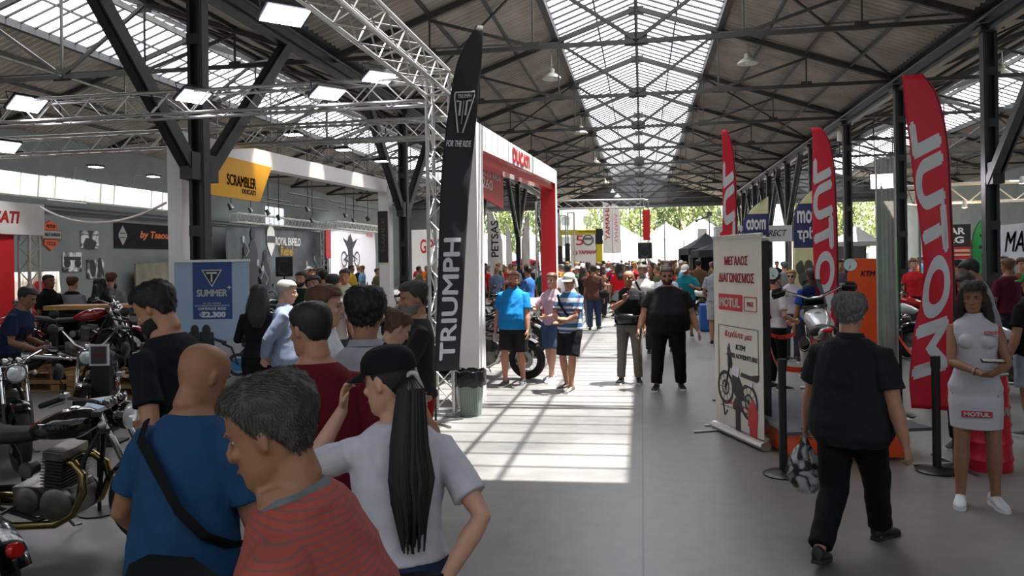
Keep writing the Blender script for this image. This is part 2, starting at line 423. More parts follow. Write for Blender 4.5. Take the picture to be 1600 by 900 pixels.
    def head_local(p):
        q = iv @ (p - HO - pvh) + pvh; q = q / hs; return V((q.x / hb, q.y, q.z))
    if vox < .012:
        for v in me.vertices:
            q = head_local(v.co)
            if .1 < q.z < .14 and q.y > .05 and .012 < abs(q.x) < .052:
                k = math.exp(-((abs(q.x) - .031) / .012) ** 2 - ((q.z - .119) / .010) ** 2); v.co -= (HR @ V((0, 1, 0))) * (.007 * k)
    body = link_mesh(me, 'body', mat('skin_' + skin, SKIN[skin], .55, var=.08, vscale=25, spec=.35), root)
    # ---------- eyes, brows, lips
    if vox < .012:
        eb = MB()
        for sd in (-1, 1):
            eb.m = 0; eb.ell(HT((sd * .031, .0690, .118)), (.0115, .0105, .0075), HR, 10, 8)
            eb.m = 1; eb.ell(HT((sd * .031, .0765, .118)), (.0062, .0045, .0062), HR, 8, 6)
        eb.build('eyes', [mat('eye_white', '#8f8278', .3), mat('iris', '#1c120c', .2)], body)
        bb = MB()
        for sd in (-1, 1): bb.tube([HT((sd * .014, .091, .137)), HT((sd * .03, .0905, .142)), HT((sd * .05, .076, .137))], [.0025, .0036, .0015], 6)
        bb.build('eyebrows', mat('hair_' + hc, HAIRC[hc], .6), body)
        lb = MB(); lb.ell(HT((0, .0925, .0505)), (.021, .0065, .0062), HR, 10, 6)
        lb.build('lips', mat('lips_%s%s' % (skin, fem), '#9a4a44' if fem else '#8d5548', .5), body)
    # ---------- hair
    if hair not in ('bald',):
        hmx = mat('hair_' + hc, HAIRC[hc], .75, var=.35, vscale=60, bump=1., bscale=110, stretch=(1, 1, .2), spec=.15) if 'hair_' + hc not in MATS else MATS['hair_' + hc]
        if cap: hair_t = .002
        t = {'buzz': .004, 'short': .012, 'thick': .022, 'receding': .008, 'long': .016, 'pony': .008, 'bun': .01, 'under': .004}[hair]
        if cap: t = .002
        hbm = MB(); hbm.rings([[HT(p) for p in r] for r in head_rings(t + .003, .03, taper=True)])
        lng = hair == 'long'
        if lng:
            cc = [HT((0, -.03, .17)), HT((0, -.05, .1)), HT((0, -.06, .03)), lerp(HT((0, -.07, -.03)), T((0, -.10, 1.42)), .4), T((0, -.115, 1.36)), T((0, -.125, 1.25))]
            hbm.tube(cc, [(.08, .09), (.09, .075), (.1, .06), (.105, .045), (.10, .035), (.05, .02)], 16, up=(HR @ V((1, 0, 0))))
        if lng:
            for sd in (-1, 1): hbm.tube([HT((sd * .045, .045, .19)), HT((sd * .078, .035, .14)), HT((sd * .092, .02, .06)), HT((sd * .102, -.0, -.03)), HT((sd * .11, .0, -.11)), HT((sd * .10, .005, -.17))], [.02, .026, .032, .036, .03, .01], 12)
        if hair == 'bun': hbm.ell(HT((0, -.115, .185)), (.035, .035, .035))
        hme = remesh(hbm, max(vox, .008), 2)
        hl = {'receding': .205, 'bald': .3}.get(hair, .186); nape = .055 if hair in ('buzz', 'under', 'receding') else .035
        fine = vox < .008
        for v in hme.vertices:
            q = head_local(v.co)
            if lng:
                zt = .190 if q.y > .055 else -9
                if q.y > .03 and q.z < .175 and abs(q.x) < .060: zt = .19
            else:
                if q.y > .05: zt = hl
                elif q.y > .0: zt = lerp(.125, hl, sstep((q.y - .0) / .05) )
                elif q.y > -.035: zt = lerp(.11 if abs(q.x) > .05 else .1, .125, (q.y + .035) / .035)
                else: zt = lerp(nape, .11, sstep((q.y + .075) / .04))
                if hair == 'bun' and q.y < -.05: zt = .03
                if hair == 'under': pass
            if q.z < zt - .0:
                k = min(1, (zt - q.z) / .012); c_ = HT((0, -.01, max(q.z, .05))); v.co = v.co.lerp(c_, .32 * k if not lng else .45 * k)
            elif fine:
                nn = (noise.noise(V((q.x * 110, q.y * 60, q.z * 40))) * .006 + noise.noise(V((q.x * 38, q.y * 38, q.z * 30))) * .004) * min(1.6, t / .012); v.co += (v.co - HT((0, -.01, .12))).normalized() * nn
        ho = link_mesh(hme, 'hair', hmx, body)
        if fine and not cap and hair not in ('buzz',):
            st = MB(); cand = []
            for v in hme.vertices:
                q = head_local(v.co)
                inside = q.y > .05 and q.z < hl or (-.035 < q.y <= .05 and q.z < .118) or (q.y <= -.035 and q.z < nape + .02)
                if lng: inside = q.y > .03 and q.z < .17 and abs(q.x) < .07
                if not inside: cand.append(v)
            rs_ = random.Random(3)
            for i in range(7000 if not lng else 5000):
                v = rs_.choice(cand); n_ = v.normal; p = v.co; q = head_local(p)
                fl = HR @ V((q.x * 1.5 + rs_.uniform(-.4, .4), (-.25 if q.z < .17 else (.5 if q.y > 0 else -.8)) + rs_.uniform(-.4, .4), -.9 if q.z < .2 or lng else -.25))
                fl = (fl - n_ * fl.dot(n_)); 
                if fl.length < 1e-4: continue
                fl.normalize(); L_ = (.014 if not lng else .05) * rs_.uniform(.6, 1.2); sd_ = n_.cross(fl) * .0009
                a_ = p + n_ * .0005; b_ = p + n_ * .003 + fl * L_ * .6; c_ = p + n_ * (.0025 if not lng else .001) + fl * L_
                st.add([a_ - sd_, a_ + sd_, b_ + sd_ * .8, c_, b_ - sd_ * .8], [(0, 1, 2, 3, 4)])
            st.build('hair_strands', hmx, ho, smooth=0)
        if hair == 'pony':
            pb = MB()
            for i in range(64):
                a = random.uniform(0, 6.28); r_ = random.uniform(.1, 1) ** .6 * .046; o = V((math.cos(a) * r_, math.sin(a) * r_ * .7, 0))
                j = random.uniform(-.012, .012); L = random.uniform(.86, 1.)
                st = HT((0, -.095, .12)); e0 = T((.03, -.135, 1.40)); e1 = T((.03, -.15, 1.22)); e2 = T((.035 + j, -.13, 1.04 + (1 - L) * .9))
                pb.tube([st + o * .2, st + V((0, -.05, -.03)) + o * .8, e0 + o * 1.15, lerp(e0, e1, .6) + o * 1.3 + V((j, 0, 0)), e1 + o * 1.25, e2 + o * .7], [.006, .010, .012, .011, .009, .003], 6)
            pb.build('ponytail', hmx, body)
            tb = MB(); tb.torus(HT((0, -.105, .118)), (0, -1, -.3), .016, .008); tb.build('hair_tie', paint('#b8b4ae', .4), body)
    if beard:
        bm_ = MB(); bm_.rings([[HT(p) for p in r] for r in head_rings(.008 if beard[1] < .02 else .016, -9, .085)])
        if beard[1] > .02: bm_.tube([HT((0, .07, .02)), HT((0, .075, -.02)), HT((0, .068, -.045))], [.045, .038, .015], 12)
        bme = remesh(bm_, max(vox, .007), 2)
        for v in bme.vertices:
            q = head_local(v.co); hi = .072 if q.y > .075 else lerp(.055, .10, sstep((.07 - q.y) / .06))
            k = max((q.z - hi) / .008, -q.y / .01, 1. if (abs(q.x) < .022 and .042 < q.z < .057 and q.y > .05) else 0); k = min(1, max(0, k))
            if k > 0: v.co = v.co.lerp(HT((0, .01, .06)), .2 * k)
            else: v.co += (v.co - HT((0, .01, .05))).normalized() * noise.noise(q * 110) * .004
        link_mesh(bme, 'beard', mat('beard_' + beard[0], HAIRC[beard[0]], .8, bump=.5, bscale=120), body)
    if glasses:
        g = MB(); g.m = 0
        for sd in (-1, 1):
            g.ell(HT((sd * .032, .094, .118)), (.024, .004, .017), HR, 12, 8)
            g.m = 1; g.tube([HT((sd * .056, .088, .122)), HT((sd * .076, .03, .122)), HT((sd * .08, -.02, .118))], .0028, 6); g.m = 0
        g.m = 1; g.tube([HT((-.01, .1, .122)), HT((.01, .1, .122))], .003, 6)
        g.build('glasses', [paint(glasses, .15), BLACK], body)
    if cap:
        cb = MB(); rs = []
        for z, k in ((.150, 1.), (.17, 1.), (.195, .97), (.215, .87), (.232, .7), (.243, .45), (.248, .1)):
            rs.append([HT((.087 * k * math.cos(a), -.008 + .109 * k * math.sin(a), z)) for a in [2 * math.pi * j / 28 for j in range(28)]])
        cb.rings(rs); cb.ell(HT((0, -.008, .249)), .006)
        cap_o = cb.build('cap', cloth(cap[0]), body); br = MB(); n = 12; up_ = []; lo = []
        sgn = -1 if len(cap) > 1 and cap[1] == 'back' else 1
        for k in range(n + 1):
            a = math.pi * k / n; x = .078 * math.cos(a)
            y0 = .045 + .05 * math.sin(a); y1 = .05 + .125 * math.sin(a) ** .7
            dz = -.012 * (x / .078) ** 2 - .006
            up_.append((x, y0, y1, dz))
        rs = []
        for x, y0, y1, dz in up_:
            rs.append([HT((x, sgn * y0, .158)), HT((x * 1.0, sgn * y1, .150 + dz)), HT((x, sgn * y1, .146 + dz)), HT((x, sgn * y0, .153))])
        br.rings(rs); br.build('cap_brim', cloth(cap[0]), cap_o)
    # ---------- clothes
    topm = cloth(top) if isinstance(top, str) else top
    botm = cloth(bot) if isinstance(bot, str) else bot
    ex = .014 + loose
    tb = MB()
    tb.rings(trs(ex, hem, 1.468 if neckline != 'high' else 1.492, hemflare=(.012 + loose) if not fem else .004 + loose))
    if fem:
        for sd in (-1, 1): tb.ell(T((sd * .066, .092, 1.275)), (.062 * s, .052 * s, .06 * s), None, 14, 10)
    SL = {'none': 0., 'cap': .3, 'short': .72, 'elbow': .95, 'long': 2.}[sleeve]
    for sd in (-1, 1):
        a, e, w_ = S[sd], E[sd], W[sd]; ins = lerp(a, T((0, 0, 1.405)), .5)
        if SL == 0: continue
        if SL > 1:
            tb.tube([ins, a, lerp(a, e, .5), e, lerp(e, w_, .5), lerp(e, w_, .93)], [x * s * ab * ar + ex * .8 for x in (.04, .049, .05, .042, .038, .03)], 14)
        else:
            p = lerp(a, e, SL); tb.tube([ins, a, lerp(a, e, SL * .5), p], [x * s * ab * ar + ex * .8 for x in (.04, .050, .054, .056)], 14)
    tme = remesh(tb, vox * 1.1, 4 if vox < .008 else 2)
    if folds and vox < .02:
        N = tme.vertices
        nrm = [v.normal.copy() for v in N]; off = random.uniform(0, 50)
        for v, n_ in zip(N, nrm):
            p = v.co; k = noise.noise(V((p.x * 6 + off, p.y * 6, p.z * 9 + p.x * 5))); k2 = noise.noise(V((p.x * 16 + off, p.y * 16, p.z * 7 - p.x * 9)))
            kk = (abs(k) * -1.6 + .3) * folds + k2 * folds * .45
            if p.z > 1.44 * s: kk *= .2
            v.co += n_ * kk
    to = link_mesh(tme, 'shirt' if not dress else 'dress', topm, root)
    if rib:
        cb = MB(); rr = []
        for z, da in ((1.452, .024), (1.474, .012), (1.480, .004), (1.470, .0), (1.45, .010)):
            rr.append([T(((.066 * s ** .5 * hb + da + .010) * math.cos(2 * math.pi * j / 28), -.012 + (.062 * hb + da + .006) * math.sin(2 * math.pi * j / 28), z - max(0, math.sin(2 * math.pi * j / 28)) ** 2 * .022)) for j in range(28)])
        rr.append(rr[0]); cb.rings(rr, False); cb.build('neck_rib', cloth(rib), to)
    if collar:
        cb = MB(); rr = []
        for k, (z, da) in enumerate(((1.462, .012), (1.495, .006), (1.50, .012), (1.468, .026))):
            ring = []
            for j in range(24):
                an = 2 * math.pi * j / 24; fr_ = max(0, math.sin(an)) ** 3
                ring.append(T(((.062 * s ** .5 * (1 if not fem else .84) * hb + da) * math.cos(an), -.012 + (.064 * hb + da) * math.sin(an), z - fr_ * .03)))
            rr.append(ring)
        rr.append(rr[0]); cb.rings(rr, False); cb.build('collar', cloth(collar), to)
    # trousers / skirt
    if not dress:
        bb = MB(); bb.rings(trs(.008 + loose * .4, .80, 1.0))
        e2 = .014 + (.01 if legs == 'shorts' else 0) + loose * .5
        for sd in (-1, 1):
            h, k, n_ = Hh[sd], K[sd], A[sd]; lr = s * (1 + (bulk - 1) * .6) * (1.04 if fem else 1)
            if legs == 'long': bb.tube([h + V((0, 0, .03)), lerp(h, k, .15), lerp(h, k, .6), k, lerp(k, n_, .4), lerp(k, n_, .97)], [.086 * lr + e2, .088 * lr + e2, .07 * lr + e2, .058 * lr + e2, .052 * lr + e2, .045 * lr + e2 * 1.1], 14)
            elif legs == 'slim': bb.tube([h + V((0, 0, .03)), lerp(h, k, .15), lerp(h, k, .6), k, lerp(k, n_, .3), lerp(k, n_, .93)], [x * lr + .008 for x in (.086, .088, .07, .053, .056, .036)], 14)
            else:
                q = .92 if legs == 'shorts' else .6
                bb.tube([h + V((0, 0, .03)), lerp(h, k, .15), lerp(h, k, q * .6), lerp(h, k, q)], [.086 * lr + e2, .09 * lr + e2, .078 * lr + e2, .072 * lr + e2 + .004], 14)
        bme = remesh(bb, vox * 1.15, 3)
        if folds and vox < .02:
            nrm = [v.normal.copy() for v in bme.vertices]
            for v, n_ in zip(bme.vertices, nrm):
                p = v.co; v.co += n_ * (noise.noise(V((p.x * 10, p.y * 10, p.z * 12))) * folds * .9)
        link_mesh(bme, {'long': 'trousers', 'slim': 'trousers', 'shorts': 'shorts', 'short': 'shorts'}[legs], botm, root)
    if shoes:
        for sd in (-1, 1):
            sb = MB(); n_ = A[sd]; yw = R(-sd * 12 * 1); Rz = M.Rotation(yw, 3, 'Z')
            fz = {-1: lf[2], 1: rf[2]}[sd]; pit = M.Rotation(-min(fz * 5, 1.), 3, 'X'); bz = n_ - V((0, 0, .085 * s))
            def q(x, y, z): return n_ + Rz @ (pit @ V((x, y, z - .085)) * s)
            sb.m = 0
            rings = []
            for y, wd, z0, z1 in ((-.072, .022, .02, .055), (-.06, .034, .012, .10), (-.02, .037, .012, .105), (.03, .038, .012, .09), (.08, .044, .012, .068), (.13, .046, .012, .056), (.165, .038, .014, .046), (.188, .018, .018, .034)):
                rings.append([q(wd * math.cos(a), y, (z0 + z1) / 2 + (z1 - z0) / 2 * math.sin(a)) for a in [2 * math.pi * j / 12 for j in range(12)]])
            sb.rings(rings)
            sb.m = 1
            pts = [(-.03, -.07), (-.038, -.03), (-.034, .03), (-.046, .11), (-.04, .165), (-.015, .192), (.015, .192), (.04, .165), (.046, .11), (.034, .03), (.038, -.03), (.03, -.07)]
            sb.rings([[q(x, y, z) for x, y in pts] for z in (0., .024)])
            sb.build('shoe', [paint(shoes, .55), paint(sole, .6)], root, smooth=60)
    if straps:
        # strap = list of torso-surface points
        st = MB(); sp_ = [T(p) for p in straps[1]]; dd_ = (sp_[-1] - sp_[0]); st.tube(sp_, [(.021, .006)] * len(sp_), 10, up=dd_.cross(V((0, 1, 0)))); st.build('bag_strap', cloth(straps[0]), root)
    def wpt(p): return M.Translation(pos) @ M.Rotation(R(face), 4, 'Z') @ V(p)
    root_info = dict(root=root, W=W, E=E, T=T, HT=HT, s=s, w=wpt, A=A, K=K, rz=R(face), body=body, top=to)
    return root_info
# ================================================================ MOTORCYCLES (forward = local +Y)
def wheel(root, cyy, rad, tw, rim, name, disc=True, spokes=True, vis=True):
    o = MB(); c = V((0, cyy, rad))
    o.m = 0; rr = rad - tw * .95
    o.lathe(c, (1, 0, 0), [(rr, -tw * .42), (rr + .012, -tw * .36), (rr - .012, -tw * .2), (rr - .014, tw * .2), (rr + .012, tw * .36), (rr, tw * .42), (rr - .02, tw * .36), (rr - .024, -tw * .36), (rr, -tw * .42)], 36, False)
    o.m = 1; o.lathe(c, (1, 0, 0), [(.001, -.06), (.05, -.058), (.05, -.04), (.035, -.03), (.035, .03), (.05, .04), (.05, .058), (.001, .06)], 18)
    o.m = 2
    if spokes:
        for k in range(28):
            a = 2 * math.pi * k / 28; b = a + (.35 if k % 2 else -.35); x = .045 if k % 4 < 2 else -.045
            o.tube([c + V((x, .045 * math.cos(a), .045 * math.sin(a))), c + V((0, rr * math.cos(b), rr * math.sin(b)))], .0022, 5)
    else:
        for k in range(6):
            a = 2 * math.pi * k / 6
            o.tube([c + V((0, .03 * math.cos(a), .03 * math.sin(a))), c + V((0, rr * math.cos(a + .12), rr * math.sin(a + .12)))], [(.022, .013), (.012, .01)], 8)
    w_ = o.build(name, [paint(rim[0], .3, rim[1]), ENGM, STEEL], root)
    t = MB(); t.torus(c, (1, 0, 0), rad - tw * .5, tw * .5, 44, 12, flat=1.02); t.build('tire', RUBBER, w_)
    if disc:
        d = MB()
        for x in ((-.075, .075) if disc == 2 else (.075,)): d.lathe(c + V((x, 0, 0)), (1, 0, 0), [(.055, -.002), (.135, -.002), (.135, .002), (.055, .002), (.055, -.002)], 28, False)
        d.build('brake_disc', STEEL, w_)
    return w_
def fender(root, cyy, rz_, rad, wd, a0, a1, m, name='fender'):
    o = MB(); c = V((0, cyy, rz_)); n = 16; rings = []
    for i in range(n + 1):
        a = R(a0 + (a1 - a0) * i / n); d = V((0, math.cos(a), math.sin(a)))
        prof = [(-wd / 2, -.03), (-wd / 2 * .9, -.006), (-wd / 4, .006), (0, .01), (wd / 4, .006), (wd / 2 * .9, -.006), (wd / 2, -.03), (wd / 2 * .85, -.012), (0, .002), (-wd / 2 * .85, -.012)]
        rings.append([c + d * (rad + y) + V((x, 0, 0)) for x, y in prof])
    o.rings(rings); return o.build(name, m, root)
def motorcycle(label, loc, rz, style='roadster', tank='#08090a', rim=('#0c0c0c', .2), exh=None, bars=CHROME, headlamp=CHROME, group=None, detail=True, seatc='#141312', stand=True, twin=True, name='motorcycle', category='motorcycle', pegs=True):
    root = thing(name, label, category, loc, rz, group)
    adv = style == 'adventure'; sport = style == 'sport'; cru = style == 'cruiser'
    fr, rr_ = (.34, .33) if adv else (.315, .315); fy, ry = (.80, -.72)
    if cru: fy = .92
    tw = .13 if cru or style == 'bobber' else .11
    wheel(root, fy, fr, tw, rim, 'front_wheel', 2 if sport or adv else 1, spokes=not sport)
    wheel(root, ry, rr_, tw + .03, rim, 'rear_wheel', 1, spokes=not sport)
    exh = exh or CHROME; tm = mat('bike_' + tank, tank, .16, 0, coat=.9)
    hy, hz = fy - (.34 if cru else .27), .93 if not adv else 1.05     # steering head
    # fork
    f = MB(); ax = V((0, fy, fr)); tp = V((0, hy, hz))
    for x in (-.1, .1):
        f.m = 0; f.tube([ax + V((x, 0, 0)), lerp(ax, tp, .5) + V((x, 0, 0))], .029, 10)
        f.m = 1; f.tube([lerp(ax, tp, .48) + V((x, 0, 0)), tp + V((x, 0, .02))], .021, 10)
    f.m = 2; f.tube([ax + V((-.11, 0, 0)), ax + V((.11, 0, 0))], .012, 8)
    for k in (.82, 1.): f.box(lerp(ax, tp, k) + V((0, -.015, .005)), (.25, .07, .035))
    f.build('fork', [BLACK if not cru else CHROME, CHROME if not sport else paint('#a98a3a', .25, .8), DKSTEEL], root, bevel=.004)
    if adv: fender(root, fy + .02, fr + .12, fr + .03, .13, 20, 120, tm, 'front_fender')
    else: fender(root, fy, fr, fr + .022, .15, 55 if not cru else 15, 150, tm if not sport else BLACK, 'front_fender')
    if style != 'bobber' or True:
        if adv or sport:
            t = MB(); sec = [(-.35, .82, .10, .045), (-.55, .87, .075, .04), (-.78, .92, .055, .028), (-.88, .93, .03, .015)]
            t.rings([[V((wd * math.cos(a), y, z + hh * math.sin(a))) for a in [2 * math.pi * j / 14 for j in range(14)]] for y, z, wd, hh in sec])
            t.build('tail_unit', tm, root)
            l = MB(); l.ell((0, -.885, .925), (.05, .012, .02)); l.build('tail_light', paint('#c8101a', .2), root)
            pl = MB(); pl.tube([(0, -.84, .93), (0, -.98, .72)], [(.02, .006)] * 2, 8); pl.box((0, -.985, .68), (.17, .006, .14)); pl.build('plate_holder', BLACK, root)
        else:
            fender(root, ry, rr_, rr_ + .03, .19, 40, 165, tm, 'rear_fender')
            l = MB(); a = R(150); c = V((0, ry + math.cos(a) * (rr_ + .05), rr_ + math.sin(a) * (rr_ + .05)))
            l.lathe(c, (0, -1, .2), [(.001, -.03), (.035, -.03), (.04, 0), (.035, .018), (.001, .022)], 16); l.build('tail_light', paint('#b01018', .2), root)
    # frame
    f = MB(); H0 = V((0, hy - .03, hz - .06))
    for x in (-1, 1):
        f.tube([H0, V((x * .10, hy - .14, .62)), V((x * .12, hy - .2, .30)), V((x * .13, .05, .22)), V((x * .13, -.22, .30)), V((x * .12, -.25, .58)), V((x * .09, -.3, .74)), V((x * .10, -.62, .80))], .0165, 8)
        f.tube([V((x * .12, -.22, .34)), V((x * .12, ry, rr_ if not adv else rr_ + .01))], [(.028, .018), (.02, .014)], 8)
        f.tube([V((x * .125, -.45, .76)), V((x * .125, ry + .06, .36))], .012, 8)
    f.tube([H0, V((0, -.05, .78)), V((0, -.3, .76))], .022, 8)
    f.build('frame', paint('#c8500f', .3) if adv else BLACK, root)
    for x in (-.125, .125):
        sh = MB()
        for k in range(9): sh.torus(lerp(V((x, -.46, .74)), V((x, ry + .06, .42)), k / 9 + .04), V((0, -.2, -.35)), .026, .006, 14, 6)
        sh.build('shock_absorber', BLACK if not cru else CHROME, root)
    # tank
    t = MB(); zt = .86 if not adv else .95
    sec = [(hy - .07, .02, .03, zt + .01), (hy - .10, .075, .055, zt + .01), (hy - .2, .135, .095, zt - .01), (hy - .32, .145, .10, zt - .02), (hy - .44, .115, .08, zt - .045), (hy - .54, .07, .05, zt - .07), (hy - .58, .03, .02, zt - .085)]
    if adv: sec = [(hy + .06, .04, .05, .98), (hy, .10, .09, .94), (hy - .12, .135, .11, .93), (hy - .3, .11, .09, .9), (hy - .45, .07, .05, .87), (hy - .52, .04, .03, .85)]
    t.rings([[V((wd * math.copysign(abs(math.cos(a)) ** .8, math.cos(a)), y, z + hh * math.copysign(abs(math.sin(a)) ** .8, math.sin(a)))) for a in [2 * math.pi * j / 20 for j in range(20)]] for y, wd, hh, z in sec])
    tk = t.build('tank', tm, root, smooth=60)
    c = MB(); c.lathe((0, hy - .25, zt + .075 if not adv else 1.06), (0, 0, 1), [(.001, 0), (.035, 0), (.035, .014), (.028, .02), (.001, .022)], 18); c.build('filler_cap', CHROME, tk)
    # seat
    s_ = MB(); y0 = hy - .5; zs = .76 if not adv else .86
    if style == 'bobber': sec = [(y0, .04, .03, zs), (y0 - .1, .10, .035, zs - .02), (y0 - .24, .15, .04, zs - .03), (y0 - .33, .14, .05, zs), (y0 - .37, .08, .04, zs + .03)]
    elif cru: sec = [(y0, .06, .03, zs - .02), (y0 - .12, .14, .045, zs - .05), (y0 - .3, .17, .05, zs - .05), (y0 - .36, .13, .05, zs + .03), (y0 - .6, .11, .045, zs + .05), (y0 - .68, .05, .03, zs + .05)]
    else: sec = [(y0 + .02, .06, .035, zs + .01), (y0 - .1, .11, .045, zs), (y0 - .3, .135, .045, zs - .005), (y0 - .5, .12, .05, zs + .02), (y0 - .62, .09, .045, zs + .04), (y0 - .68, .04, .02, zs + .04)]
    s_.rings([[V((wd * math.copysign(abs(math.cos(a)) ** .7, math.cos(a)), y, z + hh * math.copysign(abs(math.sin(a)) ** .7, math.sin(a)))) for a in [2 * math.pi * j / 18 for j in range(18)]] for y, wd, hh, z in sec])
    s_.build('seat', mat('seat_' + seatc, seatc, .7, bump=.3, bscale=150), root, smooth=60)
    # engine
    e = MB(); e.m = 0; ey = (hy - .38)
    e.box((0, ey - .06, .34), (.24, .42, .20)); e.tube([(-.13, ey + .06, .33), (.13, ey + .06, .33)], .11, 24); e.tube([(-.125, ey - .17, .35), (.125, ey - .17, .35)], .095, 24)
    cyl = [(ey + .07, 8), (ey - .08, -34)] if cru else [(ey + .02, 6)]
    for yy, ang in cyl:
        rot = M.Rotation(R(-ang), 3, 'X'); b0 = V((0, yy, .42)); wd = .15 if cru else .27
        e.m = 1
        for k in range(9): e.box(b0 + rot @ V((0, 0, .02 + k * .022)), (wd + .02, .155, .008), rot)
        e.m = 0; e.box(b0 + rot @ V((0, 0, .1)), (wd - .02, .12, .2), rot)
        e.m = 2; e.box(b0 + rot @ V((0, 0, .235)), (wd, .14, .06), rot)
    e.build('engine', [ENGM, paint('#1b1b1c', .45, .3), CHROME if cru else ENGM], root, bevel=.006)
    for x in (-1, 1):
        cv = MB(); cv.lathe((x * .13, ey + .06, .33), (x, 0, 0), [(.118, 0), (.114, .03), (.09, .045), (.05, .052), (.001, .053)], 28)
        cv.lathe((x * .125, ey - .15, .36), (x, 0, 0), [(.09, 0), (.085, .025), (.06, .04), (.001, .045)], 24)
        co = cv.build('engine_cover', ENGM if not cru else CHROME, root)
        bl = MB()
        for k in range(7):
            a = 2 * math.pi * k / 7; bl.lathe((x * .158, ey + .06 + .098 * math.cos(a), .33 + .098 * math.sin(a)), (x, 0, 0), [(.007, 0), (.007, .008), (.001, .01)], 8)
        bl.build('bolts', STEEL, co)
    for x in (-1, 1):
        cb = MB(); cb.lathe((x * .10, ey - .14, .56), (x, -.1, 0), [(.045, -.04), (.045, .02), (.055, .03), (.05, .05), (.001, .055)], 18)
        cb.build('carburettor', ENGM, root)
    # exhaust
    for x in ((-1, 1) if twin else ((-1,) if adv else (1,))):
        q = MB()
        if adv:
            q.tube([(x * .08, ey + .12, .56), (x * .1, ey + .24, .45), (x * .1, ey + .2, .26), (x * .08, ey - .1, .2), (x * .13, ey - .3, .36)], .024, 10)
            q.m = 1; q.tube([(x * .15, -.35, .50), (x * .19, -.48, .60), (x * .21, -.84, .82)], [.035, (.075, .055), (.07, .05)], 16)
            q.m = 2; q.tube([(x * .212, -.82, .808), (x * .216, -.88, .845)], [(.075, .055), (.05, .04)], 16)
            q.build('exhaust', [exh, WHITE, BLACK], root); continue
        q.tube([(x * .08, ey + .10, .60), (x * .10, ey + .17, .60), (x * .125, ey + .24, .53), (x * .14, ey + .25, .42), (x * .145, ey + .17, .27), (x * .15, ey + .04, .20), (x * .16, ey - .2, .19), (x * .17, ey - .3, .20)], .026, 14)
        q.m = 1; q.tube([(x * .17, ey - .26, .20), (x * .175, ey - .36, .215), (x * .185, ey - .75, .25), (x * .188, ey - .86, .26)], [.022, .045, .05, .034], 18)
        q.build('exhaust', [exh, BLACK if style == 'bobber' else exh], root)
    # handlebar
    h = MB(); hb = hz + (.10 if not adv else .14); wd = .40 if not sport else .33
    if sport: pts = [(-wd, hy - .08, hz - .02), (-.12, hy + .02, hz + .02), (.12, hy + .02, hz + .02), (wd, hy - .08, hz - .02)]
    else:
        up_ = .06 if not cru else .16
        pts = [(-wd, hy - .18, hb + up_ - .02), (-wd + .12, hy - .11, hb + up_), (-.14, hy - .02, hb), (-.06, hy, hb - .04), (.06, hy, hb - .04), (.14, hy - .02, hb), (wd - .12, hy - .11, hb + up_), (wd, hy - .18, hb + up_ - .02)]
    h.tube(pts, .0125, 10); ho = h.build('handlebar', bars, root)
    for x in (-1, 1):
        p1, p0 = V(pts[-1 if x > 0 else 0]), V(pts[-2 if x > 0 else 1]); g = MB(); q = lerp(p1, p0, .9)
        g.tube([p1 + (p1 - p0).normalized() * .012, p1, q], [.012, .018, .017], 12); g.build('grip', RUBBER, ho)
        lv = MB(); lv.tube([q + V((0, .03, 0)), lerp(p1, p0, .6) + V((0, .06, -.01)), p1 + V((0, .05, -.01))], .0055, 6); lv.box(q + V((0, .02, .02)), (.05, .04, .03)); lv.build('lever', STEEL, ho, bevel=.004)
        mr = MB(); b = q; tpm = b + V((x * .06, .02, .17)) if not adv else b + V((x * .1, .0, .20)); mr.tube([b, b + V((x * .03, .04, .08)), tpm], .005, 6)
        mr.m = 1; mr.lathe(tpm + V((0, .012, .015)), (0, -1, 0), [(.001, -.022), (.03, -.02), (.05, -.005), (.052, .006)] if not adv else [(.001, -.03), (.045, -.025), (.07, 0), (.07, .006)], 20, False)
        mr.m = 2; mr.lathe(tpm + V((0, .008, .015)), (0, -1, 0), [(.048 if not adv else .066, .003), (.001, .0035)], 20, False)
        mr.build('mirror', [BLACK, BLACK, mat('mirror_glass', '#b9c2c8', .03, 1.)], ho)
        if adv:
            gd = MB(); gd.tube([p1 + V((x * .02, .02, 0)), p1 + V((x * .01, .11, .0)), lerp(p1, p0, .8) + V((0, .13, 0)), p0 + V((0, .06, 0))], [(.03, .008), (.055, .01), (.05, .01), (.02, .008)], 10, up=(0, 0, 1)); gd.build('hand_guard', BLACK, ho)
    # headlight
    hc = V((0, hy + .10, hz - .03)); hl = MB()
    if adv:
        sn = MB(); sec = [(hy + .02, .16, .10, .98), (hy + .12, .13, .10, 1.0), (hy + .24, .09, .07, .98), (hy + .34, .04, .03, .93), (hy + .40, .01, .01, .90)]
        sn.rings([[V((wd * math.cos(a), y, z + hh * math.sin(a))) for a in [2 * math.pi * j / 16 for j in range(16)]] for y, wd, hh, z in sec]); sn.build('front_fairing', tm, root, smooth=60)
        ws = MB(); ws.rings([[V((x, y + .0, z)) for x, y, z in ((-.13, hy + .06, 1.06), (0, hy + .16, 1.06), (.13, hy + .06, 1.06), (.13, hy + .055, 1.06), (0, hy + .15, 1.06), (-.13, hy + .055, 1.06))],
                             [V((x, y + .0, z)) for x, y, z in ((-.09, hy - .04, 1.34), (0, hy + .01, 1.36), (.09, hy - .04, 1.34), (.09, hy - .045, 1.34), (0, hy + .0, 1.36), (-.09, hy - .045, 1.34))]]); ws.build('windscreen', mat('tinted_screen', '#303438', .1, alpha=.55), root)
        hl.ell((0, hy + .27, .95), (.07, .05, .04)); hl.build('headlight', LENS, root)
        dsh = MB(); dsh.box((0, hy + .03, 1.10), (.2, .05, .12), M.Rotation(R(35), 3, 'X')); dsh.build('instrument_panel', BLACK, root, bevel=.01)
    elif sport:
